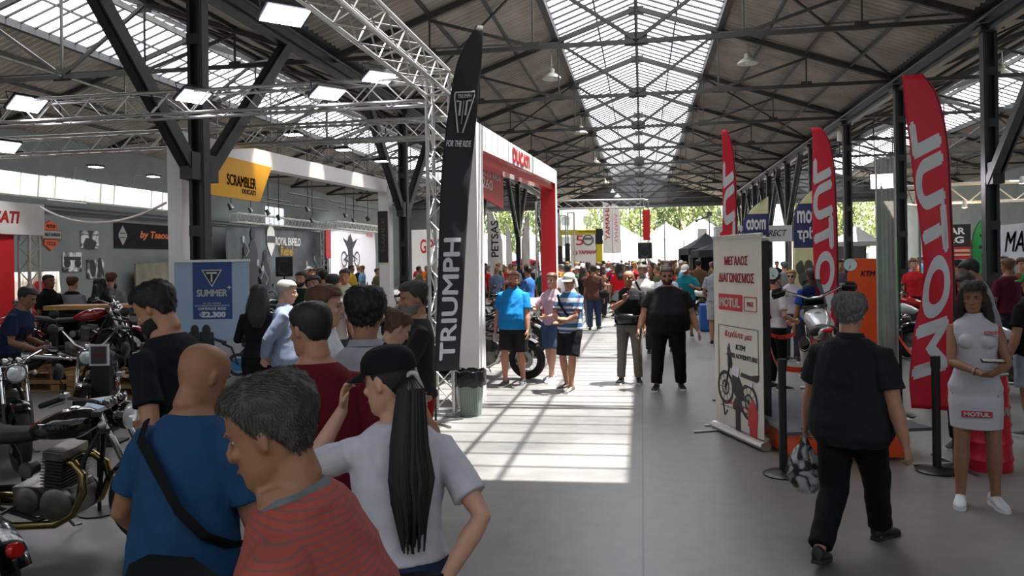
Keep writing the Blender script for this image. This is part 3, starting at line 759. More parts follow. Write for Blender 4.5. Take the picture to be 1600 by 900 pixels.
        sn = MB(); sec = [(hy - .05, .17, .16, .86), (hy + .06, .18, .17, .88), (hy + .2, .13, .13, .86), (hy + .30, .06, .07, .82), (hy + .33, .02, .03, .80)]
        sn.rings([[V((wd * math.cos(a), y, z + hh * math.sin(a))) for a in [2 * math.pi * j / 16 for j in range(16)]] for y, wd, hh, z in sec]); sn.build('front_fairing', tm, root, smooth=60)
        lf_ = MB()
        for x in (-1, 1): lf_.prism([(hy + .1, .86), (hy - .1, .9), (hy - .5, .6), (hy - .6, .3), (hy - .3, .24), (hy - .08, .32), (hy - .02, .6)], (x * .17, 0, 0), (0, 1, 0), (0, 0, 1), .03)
        lf_.build('side_fairing', tm, root, bevel=.012)
        hl.ell((-.06, hy + .24, .86), (.045, .04, .025)); hl.ell((.06, hy + .24, .86), (.045, .04, .025)); hl.build('headlight', LENS, root)
    else:
        hl.m = 0; hl.lathe(hc, (0, 1, -.05), [(.001, -.10), (.04, -.095), (.075, -.06), (.09, -.01), (.094, .03), (.09, .045), (.085, .045)], 28)
        hl.m = 1; hl.lathe(hc + V((0, .035, 0)), (0, 1, -.05), [(.088, 0), (.07, .014), (.04, .024), (.001, .028)], 28, False)
        hl.build('headlight', [headlamp, LENS], root)
        g = MB()
        for x in ((-.055, .055) if not (cru or style == 'bobber') else (0,)):
            g.m = 0; g.lathe((x, hy + .04, hz + .09), (0, -.35, 1), [(.03, -.05), (.042, -.03), (.046, 0), (.044, .012)], 20); g.m = 1; g.lathe((x, hy + .04, hz + .09), (0, -.35, 1), [(.04, .011), (.001, .0125)], 20, False)
        g.build('speedometer', [CHROME, paint('#d8dcdc', .3)], root)
        for x in (-1, 1):
            ti = MB(); ti.tube([hc + V((x * .09, -.05, -.02)), hc + V((x * .15, -.05, -.02))], .006, 6); ti.m = 1; ti.ell(hc + V((x * .165, -.05, -.02)), (.024, .03, .024)); ti.build('turn_signal', [CHROME, paint('#b4b0a8', .25, .4)], root)
    if pegs:
        p = MB()
        for x in (-1, 1): p.tube([(x * .13, -.12, .30), (x * .27, -.12, .30)], .014, 8)
        p.build('footpegs', STEEL, root)
    if stand:
        k = MB(); k.tube([(-.12, -.02, .24), (-.26, .02, .012), (-.30, .05, .008)], .011, 8); k.build('kickstand', STEEL, root)
    return root
# ================================================================ THE HALL
S_ = 5.0; X0 = -.05; HALF = 6.45; ZT = CAMZ + 4.35; ZR = CAMZ + 6.7; SLOPE = (ZR - ZT) / HALF; SKY = 2.08
NB = 13; YEND = .55 + NB * S_ - 3.0
TR = [.11 * S_ + S_ * n for n in range(-1, 13)]
YE = TR[-1] + .15
def struct(o): o['kind'] = 'structure'; return o
# floor: worn grey concrete with coating, joints
def floor_mat():
    m = bpy.data.materials.new('grey_floor'); m.use_nodes = True; nt = m.node_tree; b = nt.nodes['Principled BSDF']; L = nt.links.new
    tc = nt.nodes.new('ShaderNodeTexCoord')
    n1 = nt.nodes.new('ShaderNodeTexNoise'); n1.inputs['Scale'].default_value = .6; n1.inputs['Detail'].default_value = 8; n1.inputs['Roughness'].default_value = .65
    n2 = nt.nodes.new('ShaderNodeTexNoise'); n2.inputs['Scale'].default_value = 7; n2.inputs['Detail'].default_value = 6
    for n in (n1, n2): L(tc.outputs['Object'], n.inputs['Vector'])
    r = nt.nodes.new('ShaderNodeValToRGB'); r.color_ramp.elements[0].position = .3; r.color_ramp.elements[1].position = .72
    r.color_ramp.elements[0].color = (*lin('#605f5e'), 1); r.color_ramp.elements[1].color = (*lin('#807d79'), 1)
    a = nt.nodes.new('ShaderNodeMath'); a.operation = 'MULTIPLY_ADD'; a.inputs[1].default_value = .35; L(n2.outputs[0], a.inputs[0])
    b2 = nt.nodes.new('ShaderNodeMath'); b2.operation = 'MULTIPLY'; b2.inputs[1].default_value = .66; L(n1.outputs[0], b2.inputs[0]); L(b2.outputs[0], a.inputs[2])
    L(a.outputs[0], r.inputs[0])
    # cast joints: a long one down the nave, cross ones every 5 m
    sp = nt.nodes.new('ShaderNodeSeparateXYZ'); L(tc.outputs['Object'], sp.inputs[0])
    def joint(sock, per, off, wd):
        x = nt.nodes.new('ShaderNodeMath'); x.operation = 'ADD'; x.inputs[1].default_value = off; L(sock, x.inputs[0])
        p = nt.nodes.new('ShaderNodeMath'); p.operation = 'PINGPONG'; p.inputs[1].default_value = per / 2; L(x.outputs[0], p.inputs[0])
        c = nt.nodes.new('ShaderNodeMath'); c.operation = 'LESS_THAN'; c.inputs[1].default_value = wd; L(p.outputs[0], c.inputs[0]); return c
    j1 = joint(sp.outputs[0], 5.2, .02, .006); j2 = joint(sp.outputs[1], 5.0, 1.0, .006)
    mx = nt.nodes.new('ShaderNodeMath'); mx.operation = 'MAXIMUM'; L(j1.outputs[0], mx.inputs[0]); L(j2.outputs[0], mx.inputs[1])
    mc = nt.nodes.new('ShaderNodeMix'); mc.data_type = 'RGBA'; mc.inputs[7].default_value = (*lin('#4b4c4c'), 1)
    L(mx.outputs[0], mc.inputs[0]); L(r.outputs[0], mc.inputs[6]); L(mc.outputs[2], b.inputs['Base Color'])
    rr = nt.nodes.new('ShaderNodeMapRange'); rr.inputs[3].default_value = .28; rr.inputs[4].default_value = .55; L(n1.outputs[0], rr.inputs[0]); L(rr.outputs[0], b.inputs['Roughness'])
    bp = nt.nodes.new('ShaderNodeBump'); bp.inputs['Strength'].default_value = .06; bp.inputs['Distance'].default_value = .01; L(n2.outputs[0], bp.inputs['Height']); L(bp.outputs[0], b.inputs['Normal'])
    return m
XW0, XW1 = X0 - 3 * HALF, X0 + 3 * HALF
f = MB(); f.box(((XW0 + XW1) / 2, (YE - 8) / 2, -.05), (XW1 - XW0, YE + 8, .1)); struct(f.build('floor', floor_mat(), smooth=0))
g = MB(); g.box((0, YE + 60, -.12), (220, 120, .1)); struct(g.build('ground', mat('yard_ground', '#b9b4a8', .9, var=.15, vscale=.4), smooth=0))
# roofs: corrugated sheet either side of a glazed ridge strip, over each of the three naves
CORR = mat('corrugated_sheet', '#9d948c', .75, var=.22, vscale=1.5, bump=.3, bscale=30)
GLZ = bpy.data.materials.new('skylight_glass'); GLZ.use_nodes = True
_nt = GLZ.node_tree; _nt.nodes.remove(_nt.nodes['Principled BSDF']); _o = _nt.nodes['Material Output']
_a = _nt.nodes.new('ShaderNodeBsdfTransparent'); _a.inputs[0].default_value = (.92, .95, 1, 1); _b = _nt.nodes.new('ShaderNodeBsdfTranslucent'); _b.inputs[0].default_value = (.9, .92, .95, 1)
_n = _nt.nodes.new('ShaderNodeTexNoise'); _n.inputs['Scale'].default_value = .9; _tc = _nt.nodes.new('ShaderNodeTexCoord'); _nt.links.new(_tc.outputs['Object'], _n.inputs[0])
_r = _nt.nodes.new('ShaderNodeMapRange'); _r.inputs[1].default_value = .35; _r.inputs[2].default_value = .65; _r.inputs[3].default_value = .2; _r.inputs[4].default_value = .55; _nt.links.new(_n.outputs[0], _r.inputs[0])
_m = _nt.nodes.new('ShaderNodeMixShader'); _nt.links.new(_r.outputs[0], _m.inputs[0]); _nt.links.new(_a.outputs[0], _m.inputs[1]); _nt.links.new(_b.outputs[0], _m.inputs[2]); _nt.links.new(_m.outputs[0], _o.inputs[0])
def zroof(dx): return ZR - abs(dx) * SLOPE
def roof(xc, y0, sky0, tagname):
    m = MB(); per = .22
    def strip(xa, xb, ya, yb):
        n = int((yb - ya) / per * 4); rows = []
        for i in range(n + 1):
            y = ya + (yb - ya) * i / n; dz = .042 * math.sin(i * math.pi / 2 + .78)
            rows.append([V((xc + x, y, zroof(x) + .12 + dz)) for x in (xa, (xa + xb) / 2, xb)])
        vs = [p for r_ in rows for p in r_]; m.add(vs, [(i * 3 + k, i * 3 + k + 1, i * 3 + k + 4, i * 3 + k + 3) for i in range(n) for k in (0, 1)])
    for sg in (-1, 1):
        strip(sg * SKY, sg * HALF, y0, YE)
        strip(0, sg * SKY, y0, sky0)
    struct(m.build('ceiling', CORR, smooth=0, solid=.012))
    gl = MB(); nb = MB()
    for sg in (-1, 1):
        gl.add([(xc, sky0, ZR + .14), (xc + sg * SKY, sky0, zroof(SKY) + .14), (xc + sg * SKY, YE, zroof(SKY) + .14), (xc, YE, ZR + .14)], [(0, 1, 2, 3)])
        y = sky0
        while y < YE:
            nb.bar((xc, y, ZR + .12), (xc + sg * SKY, y, zroof(SKY) + .12), .04, .05); y += .46
        nb.bar((xc + sg * SKY * .5, sky0, zroof(SKY * .5) + .09), (xc + sg * SKY * .5, YE, zroof(SKY * .5) + .09), .04, .05)
        nb.bar((xc + sg * (SKY + .06), sky0 - .2, zroof(SKY) + .08), (xc + sg * (SKY + .06), YE, zroof(SKY) + .08), .16, .26)
    o = struct(gl.build('window_skylight', GLZ, smooth=0)); b_ = nb.build('glazing_bars', mat('glazing_bar_paint', '#3c3a3e', .6), o, smooth=0)
roof(X0, -2, 7.3, 'nave'); roof(X0 - 2 * HALF, -2, 13, 'left'); roof(X0 + 2 * HALF, -2, 12, 'right')
# one roof truss; the same on every column line
PUR = mat('roof_steel', '#33322f', .6, .0, var=.3, vscale=2.5)
t = MB()
for sg in (-1, 1):
    t.bar((0, 0, ZR - .08), (sg * HALF, 0, ZT + .02), .09, .13)                              # rafter
    for x in (SKY, 4.25):
        t.bar((sg * x, 0, zroof(x) - .08), (sg * x, 0, ZT), .035, .035)
    t.bar((0, 0, ZT + .03), (sg * SKY, 0, zroof(SKY) - .1), .07, .07)
    t.bar((sg * SKY, 0, ZT + .03), (sg * 4.25, 0, zroof(4.25) - .1), .06, .06)
    t.box((sg * SKY, 0, zroof(SKY) - .14), (.34, .02, .26)); t.box((sg * SKY, 0, ZT + .03), (.3, .02, .18)); t.box((sg * 4.25, 0, ZT + .03), (.26, .02, .16))
t.bar((-HALF, 0, ZT), (HALF, 0, ZT), .07, .09)
t.bar((0, 0, ZT), (0, 0, ZR - .05), .05, .05); t.box((0, 0, ZT + .05), (.45, .02, .28)); t.box((0, 0, ZR - .14), (.4, .02, .24))
tr0 = None
for xc in (X0, X0 - 2 * HALF, X0 + 2 * HALF):
    for y in TR:
        if tr0 is None: tr0 = o = struct(t.build('roof_truss', PUR, smooth=0))
        else: o = tr0.copy(); COL.objects.link(o)
        o.location = (xc, y, 0)
# ridge post line, purlins and wind bracing
for xc in (X0, X0 - 2 * HALF, X0 + 2 * HALF):
    p = MB(); p.bar((xc, -2, ZR - .02), (xc, YE, ZR - .02), .08, .16)
    for sg in (-1, 1):
        for x in (3.2, 4.25, 5.3): p.bar((xc + sg * x, -2, zroof(x) + .03), (xc + sg * x, YE, zroof(x) + .03), .05, .09)
        for i in range(len(TR) - 1):
            if i % 2 == 0:
                p.bar((xc + sg * SKY, TR[i], zroof(SKY) - .1), (xc + sg * HALF * .97, TR[i + 1], ZT + .15), .04, .04); p.bar((xc + sg * HALF * .97, TR[i], ZT + .15), (xc + sg * SKY, TR[i + 1], zroof(SKY) - .1), .04, .04)
    p.bar((xc, -2, ZT + .02), (xc, YE, ZT + .02), .04, .04)
    struct(p.build('roof_purlin', PUR, smooth=0))
XCL, XCR = X0 - HALF, X0 + HALF
for X in (XCL, XCR):                        # valley beam and gutter along both column rows
    v = MB(); v.box((X, (YE - 2) / 2, ZT - .12), (.16, YE + 2, .30)); v.box((X - .22, (YE - 2) / 2, ZT + .2), (.05, YE + 2, .18)); v.box((X + .22, (YE - 2) / 2, ZT + .2), (.05, YE + 2, .18)); v.box((X, (YE - 2) / 2, ZT + .12), (.44, YE + 2, .04))
    v.tube([(X + (.3 if X < 0 else -.3), -2, ZT - .1), (X + (.3 if X < 0 else -.3), YE, ZT - .1)], .03, 8)
    struct(v.build('roof_beam', DKSTEEL, smooth=0))
# riveted columns with raking struts
def column(X, Y, braces):
    c = MB(); zb = ZT - .2
    for sx in (-1, 1): c.box((X + sx * .085, Y, zb / 2), (.05, .22, zb)); c.box((X + sx * .115, Y, zb / 2), (.012, .18, zb))
    c.box((X, Y, zb / 2), (.16, .03, zb))
    z = .5
    while z < zb - .3:
        c.box((X, Y - .112, z), (.23, .010, .16)); c.box((X, Y + .112, z), (.23, .010, .16)); z += .95
    c.box((X, Y, .03), (.4, .4, .06)); c.box((X, Y, zb + .02), (.4, .4, .12))
    for sy in braces:
        c.bar((X - .05, Y + sy * .1, 3.2), (X - .05, Y + sy * 3.0, ZT - .2), .13, .16); c.bar((X + .07, Y + sy * .1, 3.2), (X + .07, Y + sy * 3.0, ZT - .2), .03, .2)
        c.box((X, Y + sy * .2, 3.35), (.2, .3, .4))
    return struct(c.build('hall_column', DKSTEEL, smooth=0))
for i, y in enumerate(TR):
    if i % 2 == 1 and y > 4: column(XCL, y, (-1, 1))
for i, y in enumerate(TR):
    if y > 12: column(XCR, y, (-1,) if 15 < y < 16 else (() if y < 33 else (-1, 1)))
# outer walls, gable over the open end
WALLM = mat('hall_wall_plaster', '#6f7674', .85, var=.10, vscale=1.2, bump=.2, bscale=14)
def wallbox(c, sz, name): m = MB(); m.box(c, sz); return struct(m.build(name, WALLM, smooth=0))
WZ = ZT + .2; wy0, wy1 = 26.5, 30.6
# left wall with a high window where the photo has one, another further on
xw = XW0 - .1
def wall_with(ops, x, name):
    y = -8.
    for a, b, z0, z1 in ops:
        wallbox((x, (y + a) / 2, WZ / 2), (.2, a - y, WZ), name); wallbox((x, (a + b) / 2, z0 / 2), (.2, b - a, z0), name); wallbox((x, (a + b) / 2, (z1 + WZ) / 2), (.2, b - a, WZ - z1), name); y = b
    wallbox((x, (y + YE) / 2, WZ / 2), (.2, YE - y, WZ), name)
XW = XW0
wins = [(xonline(76, XW), xonline(140, XW), 4.15, 5.0), (xonline(416, XW), xonline(447, XW), 4.0, 5.0)]
wall_with(wins, xw, 'wall_left')
for k, (a, b, z0, z1) in enumerate(wins):
    fr = MB(); n = 4
    for i in range(n + 1): fr.box((xw, a + (b - a) * i / n, (z0 + z1) / 2), (.06, .05, z1 - z0))
    for z in (z0, (z0 + z1) / 2, z1): fr.box((xw, (a + b) / 2, z), (.06, b - a, .05))
    wn = struct(fr.build('window_%d' % (k + 1), WHITE, smooth=0))
    pn = MB(); pn.box((xw, (a + b) / 2, (z0 + z1) / 2), (.01, b - a, z1 - z0)); pn.build('pane', GLZ, wn, smooth=0)
wallbox((XW1 + .1, (YE - 8) / 2, WZ / 2), (.2, YE + 8, WZ), 'wall_right')
wallbox(((XW0 + XW1) / 2, -8, 4.2), (XW1 - XW0, .2, 8.4), 'wall_back')
for xc in (X0, X0 - 2 * HALF, X0 + 2 * HALF):
    gb = MB(); gb.prism([(-HALF, ZT - .35), (HALF, ZT - .35), (HALF, ZT + .1), (0, ZR + .1), (-HALF, ZT + .1)], (xc, YE, 0), (1, 0, 0), (0, 0, 1), .12); struct(gb.build('wall_gable', mat('gable_sheet', '#5a5b5e', .8, var=.1), smooth=0))
# left part of the far end is closed
wallbox((XW0 + 2.6, YE, WZ / 2), (5.2, .2, WZ), 'wall_far_left')
# conduits on the left wall
cd = MB()
for z in (3.72, 3.82, 3.95): cd.tube([(XW0 + .06, 18, z), (XW0 + .06, 50, z)], .018, 6)
struct(cd.build('trim_1', DKSTEEL))
# enamel pendant lamps under the ridge
def pendant(xy, z, lab):
    r = thing('pendant_lamp', lab, 'lamp', (xy[0], xy[1], z), 0, 'enamel pendant lamps hanging along the nave')
    a = MB(); a.lathe((0, 0, 0), (0, 0, 1), [(.27, 0), (.26, .03), (.19, .10), (.09, .16), (.075, .17)], 28, False); a.build('lamp_shade', mat('enamel', '#d9d8d0', .35), r, solid=.006)
    b = MB(); b.lathe((0, 0, .16), (0, 0, 1), [(.08, 0), (.085, .10), (.06, .13), (.02, .15), (.001, .15)], 20); b.build('lamp_housing', mat('enamel_housing', '#b9b7ae', .4), r)
    c = MB(); c.tube([(0, 0, .3), (0, 0, zroof(xy[0] - (X0 if abs(xy[0]) < 6.3 else X0 + 2 * HALF)) - z + .1)], .012, 6); c.build('hanger_rod', STEEL, r)
    d = MB(); d.ell((0, 0, .06), (.06, .06, .08)); d.build('bulb', mat('bulb_glass', '#f4f2e8', .2), r)
    return r
_pl = [(2, 0), (3, 1), (4, 2), (5, 3), (6, 4), (7, 5)]
_desc = ['nearest of the row left of the skylight', 'second of the row, over the end of the portal', 'third of the row left of the skylight, beyond the portal', 'fourth of the row from the camera', 'fifth of the row from the camera', 'farthest of the row by the end gable']
for k, i in enumerate((4, 6, 8, 10, 12, 13)):
    y = TR[i] - .4 if i < len(TR) else 60
    p_ = pt((862, 908, 930, 945, 957, 967)[k], (118, 205, 252, 284, 300, 312)[k], (22, 31, 42, 52, 60, 64)[k] * .985)
    pendant((p_.x, min(p_.y, YE - 1.)), p_.z - .1, 'white enamel pendant lamp, ' + _desc[k])
p_ = pt(1168, 100, 20.6); pendant((p_.x, p_.y), p_.z, 'dull enamel pendant lamp hanging right of the skylight')
p_ = pt(1566, 118, 21.6); pendant((p_.x, p_.y), p_.z, 'enamel pendant lamp behind the nearest right hand column')
# ================================================================ STANDS, TRUSSES, SIGNS
def lattice_mb(p0, p1, size=.29, seg=.29, r=.024, rb=.009, up=None):
    m = MB(); p0, p1 = V(p0), V(p1); d = p1 - p0; a, b = frame_of(d, up); h = size / 2
    cs = [a * h + b * h, a * h - b * h, -a * h - b * h, -a * h + b * h]; n = max(2, round(d.length / seg))
    for c in cs: m.tube([p0 + c, p1 + c], r, 8)
    for k in range(4):
        c0, c1 = cs[k], cs[(k + 1) % 4]
        for i in range(n):
            q0, q1 = lerp(p0, p1, i / n), lerp(p0, p1, (i + 1) / n)
            m.tube([q0 + (c0 if (i + k) % 2 else c1), q1 + (c1 if (i + k) % 2 else c0)], rb, 5, cap=False)
        for q in (p0, p1): m.tube([q + c0, q + c1], rb * 1.4, 6)
    return m
def truss(name, label, p0, p1, group=None, cat='truss', base=False, size=.29, m=ALU, up=None, seg=None):
    o = lattice_mb(p0, p1, size, seg or size, up=up).build(name, m); tag(o, label, cat, group)
    if base:
        b = MB(); b.box((p0[0], p0[1], .006), (size + .2, size + .2, .012)); b.build('base_plate', STEEL, o)
    return o
FW, FY = -2.44, 9.3
tw = truss('truss_tower', 'square aluminium truss tower behind the tall black feather flag', (FW, FY, .01), (FW, FY, 4.2), cat='truss', base=True)
truss('truss_beam', 'aluminium truss beam running overhead toward the camera from the tower top', (FW, FY - .15, 4.08), (FW, -2.5, 4.08), 'black feather flag stand trusses')
truss('truss_beam', 'aluminium truss beam carrying the floodlights, crossing left from the tower top', (FW - .15, FY, 4.02), (-13.5, FY, 4.02), 'black feather flag stand trusses')
truss('truss_beam', 'second aluminium truss beam crossing left, just behind and below the floodlight truss', (FW - .15, 11.9, 4.02), (-14.5, 11.9, 4.02), 'black feather flag stand trusses')
truss('truss_tower', 'aluminium truss tower standing behind the near white portal column', (FW - .3, 11.9, .01), (FW - .3, 11.9, 4.18), cat='truss', base=True)
# floodlights
FL = mat('flood_glass', '#ffffff', .2, emit=14., ecol='#f1e8ff')
def flood(p, aim, wd, lab, power=60., grp='floodlights clamped to the aluminium trusses'):
    r = thing('floodlight', lab, 'floodlight', p, 0, grp); q = (V(p) - V(aim)).to_track_quat('Z', 'Y').to_matrix()
    def X(v): return q @ V(v)
    b = MB(); b.rings([[X((sx * wd / 2 * k, sy * wd * .38 * k, z)) for sx, sy in ((-1, -1), (1, -1), (1, 1), (-1, 1))] for z, k in ((-.01, 1.), (.03, 1.), (.09, .6))]); b.build('lamp_housing', BLACK, r, smooth=0)
    g = MB(); g.rings([[X((sx * wd * .45, sy * wd * .33, z)) for sx, sy in ((-1, -1), (1, -1), (1, 1), (-1, 1))] for z in (-.014, -.02)]); g.build('lamp_glass', FL, r, smooth=0)
    k = MB(); k.tube([X((-wd / 2 - .01, 0, .03)), X((-wd / 2 - .01, 0, .16)), X((wd / 2 + .01, 0, .16)), X((wd / 2 + .01, 0, .03))], .008, 6); k.build('bracket', BLACK, r)
    if power:
        l = spot_light('floodlight_beam', X((0, 0, -.05)), X((0, 0, -3)), power, 120, (1, .93, 1), .12); l.parent = r
    return r
for px, py, d, wd, lab, pw in ((445, 22, 6.9, .42, 'big bright floodlight hanging at the top of the picture by the near truss', 60), (42, 162, 10.4, .44, 'bright floodlight at the far left, above the light box fascia', 40), (302, 150, 10.1, .40, 'floodlight shining in front of the left black hall column', 0),
        (512, 145, 9.6, .40, 'floodlight on the crossing truss, left of the tower', 30), (592, 120, 9.5, .38, 'tilted floodlight clipped just under the overhead truss near the tower', 0), (10, 229, 11.9, .36, 'small floodlight on the lower crossing truss at the left edge', 40)):
    p = pt(px, py, d); flood(p, (p.x * .75, p.y - .8, 0), wd, lab, pw)
# ---- white exhibition portals
def frame_box(mb, y0, y1, xa, xb, z0a, z1a, z0b, z1b):
    mb.rings([[V((xa, y0, z0a)), V((xb, y0, z0a)), V((xb, y0, z1a)), V((xa, y0, z1a))], [V((xa, y1, z0b)), V((xb, y1, z0b)), V((xb, y1, z1b)), V((xa, y1, z1b))]])
REDP = mat('red_lacquer', '#cf1a28', .35, coat=.3); OFFW = mat('white_laminate', '#e9e7e4', .45)
r = thing('entrance_portal', 'tall white and red exhibition portal with red lettering along its header', 'portal', (0, 0, 0))
PX0, PX1, PA, PB = -2.50, -2.12, 9.85, 19.6; HA, HB = 3.72, 4.16; th = .34
m = MB(); frame_box(m, PA, PA + .42, PX0, PX1, 0, HA, 0, HA + .02); m.build('column', OFFW, r, smooth=0)
m = MB(); frame_box(m, PB - .36, PB, PX0, PX1, 0, HB, 0, HB); m.build('column', OFFW, r, smooth=0)
m = MB(); frame_box(m, PA + .42, PB - .36, PX0, PX1, HA + .02 - th, HA + .02, HB - th, HB); m.build('header', OFFW, r, smooth=0)
m = MB(); e = .012
frame_box(m, PA + .42, PA + .42 + e, PX0 + .005, PX1 - .005, 0, HA - th, 0, HA - th)
frame_box(m, PB - .36 - e, PB - .36, PX0 + .005, PX1 - .005, 0, HB - th, 0, HB - th)
frame_box(m, PA + .42, PB - .36, PX0 + .005, PX1 - .005, HA + .02 - th - e, HA + .02 - th, HB - th - e, HB - th)
m.build('red_lining', REDP, r, smooth=0)
m = MB(); frame_box(m, PA + .43, PB - .38, PX0 + .10, PX1 - .06, HA - th - .14, HA + .01 - th, HB - th - .16, HB - th - .01); m.build('red_fascia', REDP, r, smooth=0)
tilt = V((0, PB - PA, HB - HA)).normalized()
y1, y2 = xonline(803, PX1), xonline(829, PX1)
def hz(y): return HA + (HB - HA) * (y - PA) / (PB - PA)
lettering('DUCATI', RED, r, (PX1 + .012, y1, hz(y1) - .30), tilt, (0, 0, 1), y2 - y1, .25, .03)
# red hanging panel inside it
r = thing('hanging_sign', 'red hanging sign with pale lettering under the portal header', 'sign')
ya, yb = xonline(744, -2.45), xonline(789, -2.45)
za0, za1, zb0, zb1 = 2.93, HA - th, 2.83, HA - th + .12
m = MB(); frame_box(m, ya, yb, -2.5, -2.46, za0, za1, zb0, zb1); m.build('panel', mat('red_sign', '#c41524', .4), r, smooth=0)
up_ = V((0, 0, 1)); dr = V((0, yb - ya, .02)).normalized()
lettering('MULTISTRADA', OFFW, r, (-2.452, ya + .35, za0 + .33), dr, up_, (yb - ya) * .74, .13, .0)
lettering('1260', OFFW, r, (-2.452, ya + .35, za0 + .12), dr, up_, (yb - ya) * .42, .17, .02)
# yellow quarter: Scrambler side
r = thing('exhibition_frame', 'long white stand frame beam on columns behind the left black hall column', 'stand frame')
BX = -6.96; by0, by1 = 10.82, 20.1
m = MB(); frame_box(m, by0, by1, BX - .14, BX + .14, 3.60, 3.93, 3.82, 4.15); m.build('header', OFFW, r, smooth=0)
for y in (by0 - .2, by1): 
    m = MB(); frame_box(m, y, y + (.2 if y < 12 else .34), BX - .12, BX + (.12 if y < 12 else .17), 0, 3.93 if y < 12 else 4.15, 0, 3.93 if y < 12 else 4.15); m.build('column', OFFW, r, smooth=0)
m = MB(); frame_box(m, by1 - .02, by1 - .005, BX - .14, BX + .14, 1.9, 3.3, 1.9, 3.3); pn = m.build('banner_panel', mat('brown_panel', '#2c2624', .6), r, smooth=0)
lettering('SCRAMBLER', OFFW, pn, (BX + .05, by1 - .03, 2.2), (0, 0, 1), (-1, 0, 0), .95, .09, .01)
for k, y in enumerate((13.1, 15.5, 17.9)):
    p = V((BX + .75, y, 4.24 + k * .06)); f_ = thing('spotlight', 'small flat spotlight on an arm over the white beam, %s' % ('nearest of three', 'middle of three', 'farthest of three')[k], 'spotlight', p, 0, 'spotlights washing the white beam')
    m = MB(); m.rings([[V((sx * .16 * q, sy * .12 * q, z)) for sx, sy in ((-1, -1), (1, -1), (1, 1), (-1, 1))] for z, q in ((0, 1), (.03, 1), (.07, .6))]); m.build('lamp_housing', BLACK, f_, smooth=0)
    m = MB(); m.box((0, 0, -.006), (.28, .2, .008)); m.build('lamp_glass', FL, f_, smooth=0); m = MB(); m.tube([(0, 0, .05), (-.5, 0, .05), (-.75, 0, -.22)], .012, 6); m.build('arm', BLACK, f_)
    spot_light('spot_beam', (0, 0, -.03), (-.6, 0, -.45), 34, 62, (1, .82, .6), .03).parent = f_
# yellow hanging sign
r = thing('hanging_sign', 'yellow slanted hanging sign with black lettering under the white beam', 'sign')
YEL = mat('yellow_vinyl', '#e0a51c', .5); q0, q1 = xonline(318, BX + .2), xonline(429, BX + .2); q2 = xonline(410, BX + .2); h0 = 3.70
m = MB(); m.prism([(0, 0), (q2 - q0, .0), (q1 - q0, h0 - 3.02), (0, h0 - 3.02)], (BX + .157, q0, 3.02), (0, 1, 0), (0, 0, 1), .03); m.build('panel', YEL, r, smooth=0)
L0, L1 = xonline(359, BX + .2), xonline(404, BX + .2)
lettering('SCRAMBLER', mat('black_ink', '#141414', .6), r, (BX + .176, L0, 3.23), (0, 1, 0), (0, 0, 1), L1 - L0, .19, .015)
lettering('DUCATI', mat('black_ink', '#141414', .6), r, (BX + .176, lerp(L0, L1, .5), 3.12), (0, 1, 0), (0, 0, 1), (L1 - L0) * .48, .085, .03)
# far light box fascia of the same stand
r = thing('light_fascia', 'long glowing white fascia beam at the left, over the grey wall', 'fascia')
m = MB(); frame_box(m, 5.2, 19.4, -12.5, -12.2, 3.36, 3.80, 3.36, 3.80); m.build('panel', mat('lit_fascia', '#f2eee4', .5), r, smooth=0)
for k, y in enumerate((9.0, 11., 13., 15., 17.)):
    f_ = thing('spotlight', 'small spotlight on a short arm above the left white fascia, %s' % ('beyond the left edge', 'by the left picture edge', 'third from the left end', 'fourth from the left end', 'nearest the black column')[k], 'spotlight', (-11.7, y, 4.1), 0, 'spotlights above the left fascia')
    m = MB(); m.box((0, 0, 0), (.24, .3, .05)); m.build('lamp_housing', BLACK, f_, bevel=.01); m = MB(); m.box((-.0, 0, -.03), (.18, .24, .01)); m.build('lamp_glass', FL, f_, smooth=0)
    spot_light('spot_beam', (0, 0, -.05), (-.6, 0, -.4), 42, 95, (1, .88, .7), .03).parent = f_
    m = MB(); m.tube([(0, 0, .02), (-.5, 0, .02), (-.6, 0, -.3)], .01, 6); m.build('arm', BLACK, f_)
# ---- red and white brand wall at the left edge
r = thing('brand_wall', 'red backdrop wall with a white header and red lettering at the left edge', 'backdrop')
c0, c1 = pt(67, 320, 15.2), pt(67, 368, 15.2); WXd = c0.x; wy = c0.y
zt_, zb_ = c0.z, c1.z; yl = 8.0
m = MB(); m.box((WXd - .12, (wy + yl) / 2, (zt_ + zb_) / 2), (.3, wy - yl, zt_ - zb_)); m.build('header', OFFW, r, smooth=0)
m = MB(); m.box((WXd - .2, (wy - .55 + yl) / 2, zb_ / 2), (.08, wy - .55 - yl, zb_)); m.build('panel', mat('red_vinyl', '#d6202a', .45), r, smooth=0)
ly0, ly1 = xonline(-42, WXd + .04), xonline(32, WXd + .04)
lettering('DUCATI', RED, r, (WXd + .04, ly0, zb_ + .20), (0, 1, 0), (0, 0, 1), ly1 - ly0, .235, .03, shear=.2)
truss('truss_tower', 'slim aluminium truss tower beside the red brand wall at the left', (WXd - .1, wy - .25, 0), (WXd - .1, wy - .25, zb_), cat='truss', size=.24)
spot_light('wall_wash', (WXd + 2.2, wy - 1.5, 3.7), (WXd, wy - 2, 1.9), 90, 80, (1, .95, .95), .1)
